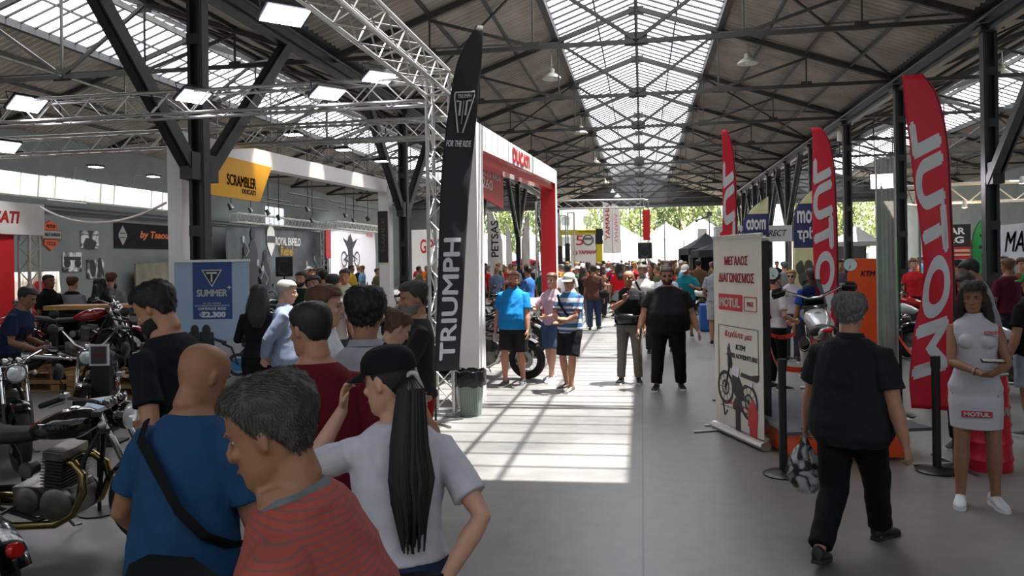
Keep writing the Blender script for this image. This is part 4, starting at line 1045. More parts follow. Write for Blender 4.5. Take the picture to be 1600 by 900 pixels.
# ---- things on the grey wall
XWf = XW0 + .03
def wall_pt(px, py): y = xonline(px, XWf); q = pt(px, py, y * _c - XWf * _s); return V((XWf, y, q.z))
def wall_rect(x0, y0, x1, y1): a, b = wall_pt(x0, y0), wall_pt(x1, y1); return a.y, b.y, b.z, a.z      # ya, yb, zlow, zhigh
INK = mat('black_ink', '#141414', .6)
def photo_mat(name, seed, hi='#c9ccca', lo='#1d1f21', sc_=5., sx=1.):
    """a printed black-and-white photograph: soft patches of dark and light"""
    if name in MATS: return MATS[name]
    m = bpy.data.materials.new(name); m.use_nodes = True; nt = m.node_tree; b = nt.nodes['Principled BSDF']; b.inputs['Roughness'].default_value = .6
    tc = nt.nodes.new('ShaderNodeTexCoord'); mp = nt.nodes.new('ShaderNodeMapping'); mp.inputs['Location'].default_value = (seed, seed * 2, seed); mp.inputs['Scale'].default_value = (sx, 1, 1)
    n = nt.nodes.new('ShaderNodeTexNoise'); n.inputs['Scale'].default_value = sc_; n.inputs['Detail'].default_value = 4; n.inputs['Distortion'].default_value = 1.2
    r_ = nt.nodes.new('ShaderNodeValToRGB'); r_.color_ramp.elements[0].position = .42; r_.color_ramp.elements[1].position = .56
    r_.color_ramp.elements[0].color = (*lin(lo), 1); r_.color_ramp.elements[1].color = (*lin(hi), 1)
    L = nt.links.new; L(tc.outputs['Object'], mp.inputs[0]); L(mp.outputs[0], n.inputs[0]); L(n.outputs[0], r_.inputs[0]); L(r_.outputs[0], b.inputs['Base Color']); MATS[name] = m; return m
for k, (x0, y0, x1, y1, lab) in enumerate(((127, 360, 154, 388, 'upper right of the three'), (98, 394, 127, 424, 'lower left of the three'), (136, 406, 162, 434, 'lower right of the three'))):
    a, b, zl, zh = wall_rect(x0, y0, x1, y1); r = thing('wall_photograph', 'black and white photograph print on the grey wall, ' + lab, 'photograph', (XWf, (a + b) / 2, (zl + zh) / 2), 0, 'black and white prints on the grey wall')
    m = MB(); m.box((0, 0, 0), (.03, b - a, zh - zl)); m.build('print', photo_mat('bw_print_%d' % k, k * 3.1 + 1, sc_=1.8), r, smooth=0)
    m = MB()
    if k == 0: m.prism([(-.35, -.30), (.2, -.35), (.34, -.1), (.1, .02), (-.2, .05), (-.3, -.1)], (.02, 0, 0), (0, 1, 0), (0, 0, 1), .008); m.box((.02, 0, .17), (.008, b - a, .03))
    elif k == 1: [m.lathe((.018, yy, -.05), (1, 0, 0), [(.001, 0), (.16, .001), (.001, .004)], 16) for yy in (-.25, .25)]; m.box((.02, 0, .12), (.008, .8, .12))
    else: m.ell((.018, -.15, 0), (.004, .16, .3)); m.ell((.018, .2, .1), (.004, .12, .32))
    m.build('printed_figures', paint('#26282a', .7), r)
# shield sign, orange
a, b, zl, zh = wall_rect(63, 343, 95, 392); r = thing('wall_sign', 'orange and grey shield shaped sign on the grey wall', 'sign', (XWf, (a + b) / 2, (zl + zh) / 2)); W2, H2 = (b - a) / 2, (zh - zl) / 2
ORG = mat('orange_enamel', '#b8502a', .5)
sh_ = [(-.55, 1.), (0, 1.0), (.25, .86), (.55, .8), (.55, .38), (-.9 + .35, .38)]
m = MB(); m.prism([(x * W2, y * H2) for x, y in [(-.62, .38), (.62, .38), (.62, .72), (.3, .84), (0, 1.), (-.3, .84), (-.62, .72)]], (0, 0, 0), (0, 1, 0), (0, 0, 1), .06)
m.build('upper_shield', ORG, r, smooth=0); m = MB(); m.prism([(x * W2, y * H2) for x, y in [(-.62, -.28), (-.66, -.6), (-.3, -.78), (0, -1.), (.3, -.78), (.66, -.6), (.62, -.28)]], (0, 0, 0), (0, 1, 0), (0, 0, 1), .06); m.build('lower_shield', ORG, r, smooth=0)
m = MB(); m.box((.02, 0, .05 * H2), (.08, 2 * W2, .62 * H2)); bo = m.build('bar', paint('#7a3c28', .6), r, smooth=0); m = MB(); m.box((.065, 0, .05 * H2), (.01, 1.8 * W2, .48 * H2)); m.build('bar_face', GREYP, bo, smooth=0)
lettering('HARLEY-DAVIDSON', INK, r, (.075, -.8 * W2, -.06 * H2), (0, 1, 0), (0, 0, 1), 1.6 * W2, .22 * H2, .02)
lettering('MOTOR', INK, r, (.035, -.42 * W2, .48 * H2), (0, 1, 0), (0, 0, 1), .84 * W2, .24 * H2, .02); lettering('CYCLES', INK, r, (.035, -.45 * W2, -.66 * H2), (0, 1, 0), (0, 0, 1), .9 * W2, .26 * H2, .02)
# black banner with orange script
a, b, zl, zh = wall_rect(179, 347, 300, 390); r = thing('wall_banner', 'black wall banner with a round badge and orange script, left of the black column', 'banner', (XWf, a, zl)); B, Hh_ = b - a, zh - zl
m = MB(); m.box((0, B / 2, Hh_ / 2), (.02, B, Hh_)); m.build('fabric', cloth('#17161c'), r, smooth=0)
bc = wall_pt(192, 368).y - a
m = MB(); m.torus((.014, bc, Hh_ * .5), (1, 0, 0), Hh_ * .2, .03, 24, 6, flat=.2); m.box((.016, bc, Hh_ * .5), (.01, Hh_ * .5, .14)); m.prism([(-.2, .1), (.2, .1), (0, .38)], (.016, bc, Hh_ * .5), (0, 1, 0), (0, 0, 1), .01); m.prism([(-.2, -.1), (0, -.38), (.2, -.1)], (.016, bc, Hh_ * .5), (0, 1, 0), (0, 0, 1), .01); m.build('badge', paint('#8e8c8c', .6), r)
l0 = wall_pt(219, 370).y - a
lettering('by Tsaousis', mat('orange_ink', '#c4672c', .6), r, (.015, l0, Hh_ * .34), (0, 1, 0), (0, 0, 1), (wall_pt(275, 370).y - a) - l0, Hh_ * .38, .03, shear=.25)
# grey rocky hoarding below it
a, b, zl, zh = wall_rect(196, 412, 300, 470); r = thing('hoarding', 'low beige hoarding with a mottled print below the black banner', 'hoarding', (XWf + .4, a, 0)); m = MB(); m.box((0, (b - a) / 2, zh / 2), (.06, b - a, zh)); m.build('panel', mat('stone_print', '#77705f', .8, var=.35, vscale=1.3, bump=.2), r, smooth=0)
# cable slung over
r = MB(); p0, p1 = V((WXd + .03, wy - .1, zt_ - .05)), V((BX - .17, by0 - .17, 2.85)); r.tube([lerp(p0, p1, t) - V((0, 0, .62 * 4 * t * (1 - t) * .5)) for t in [k / 16 for k in range(17)]], .022, 6); tag(r.build('hanging_cable', WHITE), 'pale cable slung between the brand wall and the left column', 'cable')
# ---- backdrop with white lettering (left wall, further on)
def backdrop(label, px0, px1, pyt, X, base, colr, z0=.0, name='backdrop', cat='backdrop'):
    ya, yb = xonline(px0, X), xonline(px1, X); d = ya * _c - X * _s; zt = pt(px0, pyt, d).z
    r = thing(name, label, cat, (X, ya, 0)); m = MB(); n = 60; vs = []
    for i in range(n + 1):
        u = i / n; 
        for j in range(9):
            t = j / 8; vs.append(V((.04 * math.sin(u * 37 + t * 2.5) * (1 - .4 * t) + .03 * math.sin(u * 11 + t * 6), u * (yb - ya), z0 + t * (zt - z0))))
    m.add(vs, [(i * 9 + j, (i + 1) * 9 + j, (i + 1) * 9 + j + 1, i * 9 + j + 1) for i in range(n) for j in range(8)]); m.build('fabric', colr, r, solid=.01)
    return r, yb - ya, zt
RX = XW0 + 1.0
r, B, Z = backdrop('dark grey fabric backdrop with a white crest and lettering', 353, 507, 351, RX, 0, mat('printed_fabric_grey', '#565a5e', .8, var=.5, vscale=.7, bump=.3, bscale=3))
def yo(px, X=RX, y0=xonline(353, RX)): return xonline(px, X) - y0
zc = pt(422, 372, 36.5).z
m = MB(); yc_ = yo(421); m.prism([(-.42, .1), (-.36, .45), (0, .85), (.36, .45), (.42, .1), (.36, -.35), (0, -.85), (-.36, -.35)], (.10, yc_, zc), (0, 1, 0), (0, 0, 1), .02); cr = m.build('crest', WHITE, r, smooth=0); m = MB(); m.box((.115, yc_, zc), (.012, .8, .34)); m.build('crest_band', paint('#44474b', .7), cr)
lettering('ROYAL ENFIELD', WHITE, r, (.11, yo(428), zc - .28), (0, 1, 0), (0, 0, 1), yo(467) - yo(428), .42, .02)
lettering('Rebel', mat('gold_ink', '#b28a2e', .6), r, (.11, yo(436), pt(436, 399, 38).z), (0, 1, 0), (0, 0, 1), yo(455) - yo(436), .5, .02)
# printed rider silhouettes on it
m = MB()
for px, k in ((382, 1.), (393, 1.3), (412, .9)): m.ell((.09, yo(px), 1.5 * k), (.02, .5, .9 * k)); m.ell((.09, yo(px), 1.5 * k + 1.1 * k), (.02, .22, .3))
for px in (398, 480, 500): m.torus((.09, yo(px), .9), (1, 0, 0), .55, .09, 24, 6, flat=.2)
m.build('printed_riders', paint('#2a2c34', .7), r)
m = MB()
for px, z in ((378, 3.1), (400, 2.0), (408, 1.7), (477, 1.9), (489, 2.2), (500, 2.6)): m.ell((.1, yo(px), z), (.012, .10, .17)); m.tube([(.1, yo(px), z), (.1, yo(px) + .5, z - .5), (.1, yo(px) + .25, z - .8)], .025, 6)
m.build('printed_highlights', paint('#9a9ca2', .6), r)
BX2 = XW0 + 1.3
r, B, Z = backdrop('bright white backdrop with a dark winged figure on a bicycle', 513, 586, 357, BX2, 0, mat('white_banner_fabric', '#e2dfe4', .7))
y0b = xonline(513, BX2)
def yb_(px): return xonline(px, BX2) - y0b
zz = lambda py, px=545: pt(px, py, xonline(px, BX2) * _c - BX2 * _s).z
m = MB(); cyb = yb_(546); wsp = yb_(557) - yb_(546)
m.prism([(-wsp, 0), (-wsp * .3, -.7), (-.2, -2.8), (.2, -2.8), (wsp * .3, -.7), (wsp, 0), (wsp * .35, -.25), (.18, .05), (0, .3), (-.18, .05), (-wsp * .35, -.25)], (.09, cyb, zz(372)), (0, 1, 0), (0, 0, 1), .02); m.build('winged_figure', paint('#2b2a30', .7), r, smooth=0)
m = MB(); Rw = (zz(394) - zz(416)) / 2
for px in (536, 556): m.torus((.09, yb_(px), zz(405)), (1, 0, 0), Rw, .06, 24, 6, flat=.2)
m.tube([(.09, yb_(536), zz(405)), (.09, yb_(545), zz(396)), (.09, yb_(556), zz(405)), (.09, yb_(546), zz(410)), (.09, yb_(536), zz(405))], .04, 5); m.build('bicycle_print', paint('#3a3942', .7), r)
lettering('INDIAN', RED, r, (.09, yb_(571), zz(368)), (0, 1, 0), (0, 0, 1), yb_(581) - yb_(571), .28, .0)
spot_light('backdrop_wash', (BX2 + 3.5, xonline(530, BX2), 4.6), (BX2, xonline(545, BX2), 2.2), 700, 90, (1, .97, 1), .2)
spot_light('backdrop_wash', (RX + 3, xonline(380, RX), 4.6), (RX, xonline(400, RX), 2.6), 160, 90, (.85, 1, .95), .2)
spot_light('backdrop_wash', (RX + 3, xonline(470, RX), 4.6), (RX, xonline(450, RX), 2.6), 160, 90, (1, .97, 1), .2)
truss('truss_beam', 'aluminium truss above the grey crest backdrop', (RX + .4, xonline(353, RX), 4.05), (RX + .4, xonline(507, RX), 4.05), 'backdrop trusses by the left wall', size=.4)
truss('truss_beam', 'aluminium truss above the white winged backdrop', (BX2 + .4, xonline(512, BX2), 4.2), (BX2 + .4, xonline(588, BX2), 4.2), 'backdrop trusses by the left wall', size=.4)
truss('truss_tower', 'aluminium truss tower between the grey and white backdrops, with a red strip', (RX + .5, xonline(509, RX + .5), 0), (RX + .5, xonline(509, RX + .5), 4.3), cat='truss', size=.4)
m = MB(); yq = xonline(513, RX + .8); m.box((RX + .8, yq, 3.0), (.06, .7, 1.6)); tag(m.build('banner_strip', RED, smooth=0), 'narrow red vertical strip sign on the truss tower between the backdrops', 'banner')
for k, (px, py, d) in enumerate(((361, 324, 26), (392, 329, 34), (419, 333, 30), (481, 328, 32), (540, 337, 36), (553, 345, 38), (575, 343, 36), (436, 341, 30), (488, 345, 34))):
    p = pt(px, py, d * .9); f_ = thing('stage_light', 'small stage light hanging over the backdrops, ' + ('leftmost, above the blue roll-up', 'second from the left', 'left of the crest', 'above the lettering', 'above the winged figure', 'bright one above the winged figure', 'right end by the white column', 'low one on the near truss', 'low one right of it')[k], 'spotlight', p, 0, 'stage lights over the backdrops')
    m = MB(); m.lathe((0, 0, 0), (.5, .2, -1), [(.001, -.14), (.06, -.13), (.07, 0), (.09, .06)], 14, False); m.build('lamp_housing', BLACK, f_); m = MB(); m.lathe((0, 0, 0), (.5, .2, -1), [(.08, .04), (.001, .045)], 14, False); m.build('lamp_glass', FL if k in (3, 4, 5, 6) else LENS, f_)
    m = MB(); m.tube([(0, -1.6, .5), (0, 1.6, .5)], .025, 6); m.tube([(0, 0, .1), (0, 0, zroof(p.x - X0 + 2 * HALF) - p.z + .14)], .014, 6); m.build('rail', BLACK, f_)
# white slab banner far left centre
p = pt(652, 358, 52); r = thing('wall_banner', 'white banner with big red lettering at the far end behind the bikes', 'banner', (p.x, p.y, 0)); q = pt(685, 410, 52)
m = MB(); m.box(((q.x - p.x) / 2 + .4, 0, 2.0), (q.x - p.x + 1.6, .05, 4.2)); m.build('fabric', WHITE, r, smooth=0)
lettering('G.P. TRITSIS', RED, r, (.2, -.04, 2.5), (1, 0, 0), (0, 0, 1), 3.2, .95, .02)
# ---- feather flags
def feather(label, px_l, px_r, py_top, py_bot, d, col, letters, mirror=False, yaw=None, top_side='right', group=None, bandcol=None, kink=.16, ztext=None, extra=None, name='feather_flag', w=None, polec=BLACK, edges=None):
    """cloth in the local x-z plane: x = 0 at the pole, the free edge at -w (or +w), tip curling over at the top"""
    cpx = (px_l + px_r) / 2; base = at(cpx, d); z1, z0 = pt(cpx, py_top, d).z, pt(cpx, py_bot, d).z
    ang = yaw if yaw is not None else -math.atan2(base.x, base.y)
    wd = w or (px_r - px_l) * d / FPX / math.cos(ang + math.atan2(base.x, base.y) if yaw is not None else 0)
    r = thing(name, label, 'flag', base, ang, group); sg = -1 if top_side == 'right' else 1; H = z1 - z0
    def wav(x, z): return .022 * math.sin(z * 2.1 + x * 9) + .012 * math.sin(z * 5.3 + x * 14 + 1)
    if edges:
        H0z = z0; rel = math.cos(ang + math.atan2(base.x, base.y)) if yaw is not None else 1.
        def curve(pts):
            q = sorted((pt(x, y, d).z, (x - (y - PY) * math.tan(ROLL) - cpx) * d / FPX / rel) for x, y in pts)
            def f(t):
                z = z0 + t * H
                if z <= q[0][0]: return q[0][1]
                for (za, xa), (zb, xb) in zip(q, q[1:]):
                    if z <= zb: return lerp(xa, xb, (z - za) / (zb - za + 1e-9))
                return q[-1][1]
            return f
        ep, ef = curve(edges[0]), curve(edges[1])
        def smooth_(f): return lambda t: sum(f(min(1, max(0, t + k * .012))) for k in (-2, -1, 0, 1, 2)) / 5
        ep, ef = smooth_(ep), smooth_(ef)
    def xpole(t):      # bow of the pole near the top, toward the free side
        if edges: return ep(t)
        return -sg * wd / 2 + sg * wd * .98 * max(0, (t - (1 - kink * 1.6)) / (kink * 1.6)) ** 2.3
    def xfree(t):
        if edges: return ef(t)
        return sg * wd / 2 * (1 - .1 * math.sin(t * 7) ** 2 * 0) 
    m = MB(); n = 60; k = 12; vs = []
    for i in range(n + 1):
        t = i / n; a, b = xpole(t), xfree(t)
        for j in range(k + 1):
            x = lerp(a, b, j / k); vs.append(V((x, wav(x, z0 + t * H), z0 + t * H)))
    m.add(vs, [(i * (k + 1) + j, i * (k + 1) + j + 1, (i + 1) * (k + 1) + j + 1, (i + 1) * (k + 1) + j) for i in range(n) for j in range(k)])
    if bandcol:
        for f_i, f in enumerate(m.f):
            zc_ = sum(m.v[q].z for q in f) / 4
            for zz0, zz1, mi in bandcol[0]:
                if zz0 <= (zc_ - z0) / H <= zz1: m.mi[f_i] = mi
    cl = m.build('flag_cloth', [col] + (bandcol[1] if bandcol else []), r, solid=.004)
    m = MB(); xb_ = xpole(0) - sg * .012; ps = [(xb_, 0, .02), (xb_, 0, z0)] + [(xpole(t) - sg * .012, wav(xpole(t), z0 + t * H), z0 + t * H) for t in [q / 20 for q in range(21)]]
    m.tube(ps, [.014] * 2 + [.012 - .006 * q / 20 for q in range(21)], 8); m.build('pole', polec, r)
    m = MB()
    for a in (0, 1.57, 3.14, 4.71): m.bar((xb_, 0, .02), (xb_ + .36 * math.cos(a + .5), .36 * math.sin(a + .5), .012), .03, .02)
    m.build('cross_base', STEEL, r)
    def place(p):
        t = (p.z - z0) / H; x = p.x
        if edges: a_, b_ = xpole(t), xfree(t); x = (a_ + b_) / 2 + x / wd * abs(b_ - a_)
        return V((x, wav(x, p.z), p.z))
    for (s_, za, zb, h, mm, bold, sh, off) in letters:
        zaa, zbb = z0 + za * H, z0 + zb * H; hh = wd * h
        if mirror: o, ux, uy = V((-hh / 2 + off * wd, 0, zaa)), V((0, 0, 1)), V((1, 0, 0))
        else: o, ux, uy = V((hh / 2 + off * wd, 0, zaa)), V((0, 0, 1)), V((-1, 0, 0))
        lettering(s_, mm, r, o, ux, uy, zbb - zaa, hh, bold, shear=sh, th=.016, fn=lambda p: place(p), cut=.08)
    if extra: extra(r, wd, z0, H, wav, place)
    return r
MR = mat('motor_oil_red', '#cc1230', .5, var=.05); MW = mat('flag_white', '#cfcfd4', .6)
feather('tallest red feather flag with white mirrored lettering, right of the walking man', 1424, 1484, 114, 640, 6.9, MR, [('MOTUL', .085, .86, .80, MW, .04, .22, -.06)], mirror=True, top_side='left', group='red oil feather flags', edges=([(1436, 113), (1447, 119), (1457, 133), (1466, 155), (1475, 200), (1480, 250), (1482, 300), (1486, 400), (1488, 450), (1488, 640)], [(1413, 118), (1416, 135), (1418, 170), (1424, 220), (1432, 300), (1440, 360), (1445, 420), (1441, 470), (1432, 510), (1427, 560), (1424, 600), (1428, 640)]))
feather('red feather flag with white mirrored lettering behind the walking man and white bike', 1270, 1314, 198, 545, 9.7, MR, [('MOTUL', .05, .86, .80, MW, .04, .22, -.06)], mirror=True, top_side='left', group='red oil feather flags', edges=([(1281, 198), (1289, 205), (1296, 220), (1302, 250), (1305, 290), (1307, 340), (1309, 430), (1308, 545)], [(1269, 199), (1271, 215), (1270, 300), (1272, 400), (1277, 480), (1277, 545)]))
feather('narrow red feather flag seen half edge-on behind the white roll-up banner', 1128, 1152, 202, 560, 10.2, MR, [('MOTUL', .05, .86, .80, MW, .04, .22, -.06)], mirror=True, top_side='left', group='red oil feather flags', edges=([(1134, 201), (1141, 212), (1147, 240), (1150, 290), (1152, 340), (1153, 560)], [(1127, 202), (1129, 230), (1129, 300), (1130, 560)]))
TB = mat('black_flag_cloth', '#1d1a20', .7, var=.12, vscale=3)
def tri_logo(r, wd, z0, H, wav, place):
    m = MB(); zc_ = z0 + H * .765; hh = .30; ww = wd * .34; ring = [(-ww, hh * .62), (ww, hh * .5), (0, -hh)]
    def P(x, z): return place(V((x, 0, zc_ + z))) - V((0, .012, 0))
    pts = [(-ww, .17), (ww, .17), (ww * 1.02, .12), (.03, -.30), (-.03, -.30), (-ww * 1.02, .12), (-ww, .17)]
    m.tube([P(x, z) for x, z in pts], .009, 6)
    for x0, x1, za, zb in ((-.012, .012, .09, -.22),): m.tube([P(0, .07), P(0, -.2)], [(.022, .006)] * 2, 6)
    for s_ in (-1, 1): m.tube([P(s_ * ww * .75, .07), P(s_ * ww * .33, .065), P(s_ * ww * .30, -.1)], [(.012, .006)] * 3, 6)
    m.build('shield_logo', MW, r)
    lettering('TRIUMPH', MW, r, (-ww * .72, -.014, zc_ + .10), (1, 0, 0), (0, 0, 1), ww * 1.44, .045, .02, fn=lambda p: place(p) - V((0, .014, 0)))
    lettering('FOR THE RIDE', MW, r, (-wd * .42, -.014, zc_ - .47), (1, 0, 0), (0, 0, 1), wd * .82, .075, .02, fn=lambda p: place(p) - V((0, .014, 0)))
feather('tall black feather flag with white lettering beside the white portal column', 690, 740, 40, 579, 9.0, TB, [('TRIUMPH', .03, .385, .62, MW, .025, .0, .0)], mirror=False, top_side='right', group=None, extra=tri_logo, edges=([(678, 579), (682, 500), (685, 400), (688, 300), (692, 240), (700, 175), (708, 120), (718, 85), (733, 55), (747, 41)], [(717, 579), (723, 480), (727, 400), (733, 300), (739, 240), (745, 180), (750, 130), (753, 90), (755, 60), (755, 41)]))
# yellow-white magazine flags
CRM = mat('cream_flag', '#c9c89a', .7, var=.1, vscale=2); NAVY = mat('navy_patch', '#27305a', .7)
def mototriti(label, px_l, px_r, pt_, pb_, d, mirror, grp='cream magazine feather flags'):
    def ex(r, wd, z0, H, wav, place):
        s_ = -1 if mirror else 1
        for tx, za, zb, mm in (('moto', .74, .835, MW), ('τρίτη', .62, .715, MW)):
            lettering(tx, mm, r, (-s_ * wd * .38, -.016, z0 + za * H), (s_, 0, 0), (0, 0, 1), wd * .76, (zb - za) * H, .03, th=.02, fn=lambda p: V((p.x, wav(p.x, p.z) - .01, p.z)))
        m = MB(); 
        for k in range(14):
            x, z = random.uniform(-.3, .3) * wd, z0 + H * random.uniform(.1, .5); m.ell((x, wav(x, z) - .008, z), (random.uniform(.04, .12), .006, random.uniform(.05, .18)), M.Rotation(random.uniform(-1, 1), 3, 'Y'), 10, 6)
        m.build('printed_bike', paint('#4a4c40', .7), r)
    feather(label, px_l, px_r, pt_, pb_, d, CRM, [], top_side='left' if mirror else 'left', group=grp, bandcol=([(.58, .86, 1)], [NAVY]), extra=ex, kink=.16)
mototriti('cream feather flag with a navy patch of mirrored letters, behind the white roll-up', 1163, 1201, 308, 505, 17., True)
mototriti('cream feather flag with a navy patch, left of the second red flag', 1242, 1290, 285, 530, 14., False)
KG = mat('lime_green_flag', '#2f9a50', .6, var=.08); 
feather('green feather flag with black lettering behind the translucent sheet', 1372, 1402, 303, 575, 14., KG, [('Kawasaki', .12, .86, .45, INK, .02, .0, .1)], group='green feather flags', kink=.2)
feather('second green feather flag right of the tallest red one', 1521, 1546, 327, 520, 20., KG, [('Kawasaki', .1, .8, .4, INK, .02, .0, .1)], top_side='left', group='green feather flags', kink=.2)
feather('white feather flag with red lettering standing outside beyond the hall', 943, 957, 315, 395, 46., WHITE, [('YAMAHA', .25, .95, .5, RED, .02, .0, .0)], group='white feather flags outside', kink=.08)
feather('white feather flag beside it, outside, lettering turned away', 957, 970, 318, 395, 48., WHITE, [('YAMAHA', .2, .8, .4, mat('pale_red', '#d98a90', .6), .02, .0, .0)], mirror=True, group='white feather flags outside', kink=.08)
feather('grey and white feather flag with dark lettering seen through the portal', 762, 785, 326, 452, 31., mat('pale_flag', '#cfcac6', .6), [('PETSAS', .4, .85, .5, INK, .02, .0, .0)], group='pale feather flags seen through the portal', kink=.3)
feather('white feather flag through the portal, right of the dark lettered one', 791, 800, 345, 452, 33., WHITE, [], group='pale feather flags seen through the portal', kink=.3)
feather('pale feather flag leaning by the second hall column in the portal', 816, 828, 330, 452, 33., mat('pale_flag', '#cfcac6', .6), [], top_side='left', group='pale feather flags seen through the portal', kink=.3)
# ---- roll-up banners
def rollup(label, TL, BL, BR, dl, dr, hgt, face, back=False):
    """stand from ground point under BL to the one under BR"""
    a, b = at(BL, dl), at(BR, dr); v = b - a; W_ = v.length; rz = math.atan2(v.y, v.x)
    r = thing('roll_up_banner', label, 'banner', a, rz); m = MB(); lean = R(0)
    m.box((W_ / 2, .0, hgt / 2 + .05), (W_, .004, hgt - .1)); sh = m.build('banner_sheet', face, r, smooth=0)
    m = MB(); m.rings([[V((x, .06 * math.cos(t) , .045 + .045 * math.sin(t))) for t in [q * math.pi / 6 for q in range(12)]] for x in (-.03, W_ + .03)]); m.build('cassette', ALU, r)
    m = MB(); m.box((W_ / 2, 0, hgt), (W_ + .02, .03, .035)); m.build('top_rail', ALU, r, bevel=.005)
    m = MB(); m.tube([(W_ / 2, .04, .05), (W_ / 2, .03, hgt)], .009, 6); m.build('support_pole', STEEL, r)
    m = MB(); m.tube([(W_ * .12, .1, .012), (W_ * .12, -.32, .012)], .012, 6); m.build('foot', ALU, r)
    return r, W_
CREAM = mat('cream_vinyl', '#cfcbbf', .6, var=.03)
r, W_ = rollup('cream roll-up banner with red Greek headline and a dirt bike picture, centre right', 0, 1115, 1190, 8.45, 7.45, 2.10, CREAM)
RI = mat('red_ink', '#b5222c', .6); DG = mat('dark_ink', '#2e2c2e', .7)
def L_(t, mm, x, z, w_, h_, bold=.02, shear=0.): lettering(t, mm, r, (x * W_, -.006, z), (1, 0, 0), (0, 0, 1), w_ * W_, h_, bold, shear, th=.003)
L_('ΜΕΓΑΛΟΣ', RI, .26, 1.80, .48, .095); L_('ΔΙΑΓΩΝΙΣΜΟΣ', RI, .12, 1.62, .74, .10)
m = MB(); m.box((.37 * W_, -.005, 1.41), (.5 * W_, .006, .17)); m.build('red_label', RI, r, smooth=0); L_('MOTUL', CREAM, .16, 1.36, .42, .10, .04)
lettering('MOTUL', CREAM, r, (.15 * W_, -.011, 1.36), (1, 0, 0), (0, 0, 1), .43 * W_, .10, .04, th=.004)
m = MB()
for (x0, z0, x1, z1) in ((.66, 1.34, .90, 1.34), (.90, 1.34, .90, 1.48), (.90, 1.48, .66, 1.48), (.66, 1.48, .66, 1.34)): m.bar((x0 * W_, -.005, z0), (x1 * W_, -.005, z1), .004, .008)
L_('MAX', RI, .72, 1.385, .12, .05)
m.build('red_outline', RI, r, smooth=0); m = MB()
for (x0, z0, x1, z1) in ((.10, 1.16, .92, 1.16), (.92, 1.16, .92, .66), (.10, 1.16, .10, .40), (.12, .30, .85, .30)): m.bar((x0 * W_, -.005, z0), (x1 * W_, -.005, z1), .004, .006)
m.build('frame_line', DG, r, smooth=0)
L_('Κερδίστε μια', RI, .24, 1.03, .56, .085, .0, .3); L_('KTM', DG, .47, .925, .2, .055, .04, .2); L_('790 ADVENTURE', DG, .34, .835, .56, .05, .02)
# bike picture
m = MB()
for cx_, cz_, R_ in ((.24, .50, .16), (.72, .42, .165)):
    m.torus((cx_ * W_, -.005, cz_), (0, 1, 0), R_, .02, 30, 6, flat=.12); m.torus((cx_ * W_, -.005, cz_), (0, 1, 0), R_ * .45, .01, 20, 6, flat=.12)
    for q in range(10): a = q * .628; m.tube([(cx_ * W_, -.005, cz_), (cx_ * W_ + R_ * math.cos(a), -.005, cz_ + R_ * math.sin(a))], .0025, 4)
m.tube([(.24 * W_, -.006, .50), (.36 * W_, -.006, .80), (.35 * W_, -.006, .86)], .012, 6); m.prism([(-.11, .12), (.02, .1), (.1, .0), (.14, -.14), (.0, -.17), (-.12, -.05)], (.50 * W_, -.005, .56), (1, 0, 0), (0, 0, 1), .006)
m.prism([(0, 0), (.34, -.02), (.38, .06), (.2, .03), (.02, .04)], (.56 * W_, -.005, .66), (1, 0, 0), (0, 0, 1), .006); m.prism([(0, 0), (.11, .0), (.03, .26), (-.01, .2)], (.30 * W_, -.005, .72), (1, 0, 0), (0, 0, 1), .006); m.tube([(.52 * W_, -.006, .5), (.72 * W_, -.006, .42)], .012, 6); m.tube([(.28 * W_, -.006, .86), (.44 * W_, -.006, .84)], .008, 6)
m.build('bike_picture', DG, r)
m = MB(); m.prism([(0, 0), (.14, -.02), (.18, .08), (.03, .1)], (.38 * W_, -.008, .66), (1, 0, 0), (0, 0, 1), .006); m.prism([(0, 0), (.2, -.02), (.22, .03)], (.6 * W_, -.008, .6), (1, 0, 0), (0, 0, 1), .006); m.build('bike_bodywork', MW, r)
L_('κι άλλα πολλά δώρα', RI, .26, .33, .52, .04, .0, .3)
m = MB(); m.prism([(-.06, .2), (-.11, .1), (-.07, .07), (-.05, .1), (-.05, -.14), (.05, -.14), (.05, .1), (.08, .07), (.11, .1), (.06, .2), (0, .18)], (.50 * W_, -.005, .22 + .0), (1, 0, 0), (0, 0, 1), .005); m.build('overall_picture', DG, r)
m = MB(); m.prism([(-.04, .2), (-.09, .12), (-.1, -.04), (-.07, -.04), (-.06, -.14), (.07, -.14), (.08, -.02), (.1, .1), (.05, .2), (.0, .25)], (.80 * W_, -.005, .22), (1, 0, 0), (0, 0, 1), .005); m.build('jacket_picture', paint('#b8323a', .6), r)
m = MB(); m.tube([(.18 * W_, -.005, .34), (.22 * W_, -.005, .20), (.28 * W_, -.005, .26)], .008, 5); m.build('glove_picture', DG, r)
r2, W2_ = rollup('dark printed roll-up banner standing back to back behind the cream one', 0, 1133, 1202, 8.75, 7.62, 2.06, mat('dark_print', '#23252c', .6, var=.6, vscale=6))
m = MB(); m.box((-.02, 0, 1.), (.01, .02, 2.0)); m.build('edge_strip', ALU, r2)
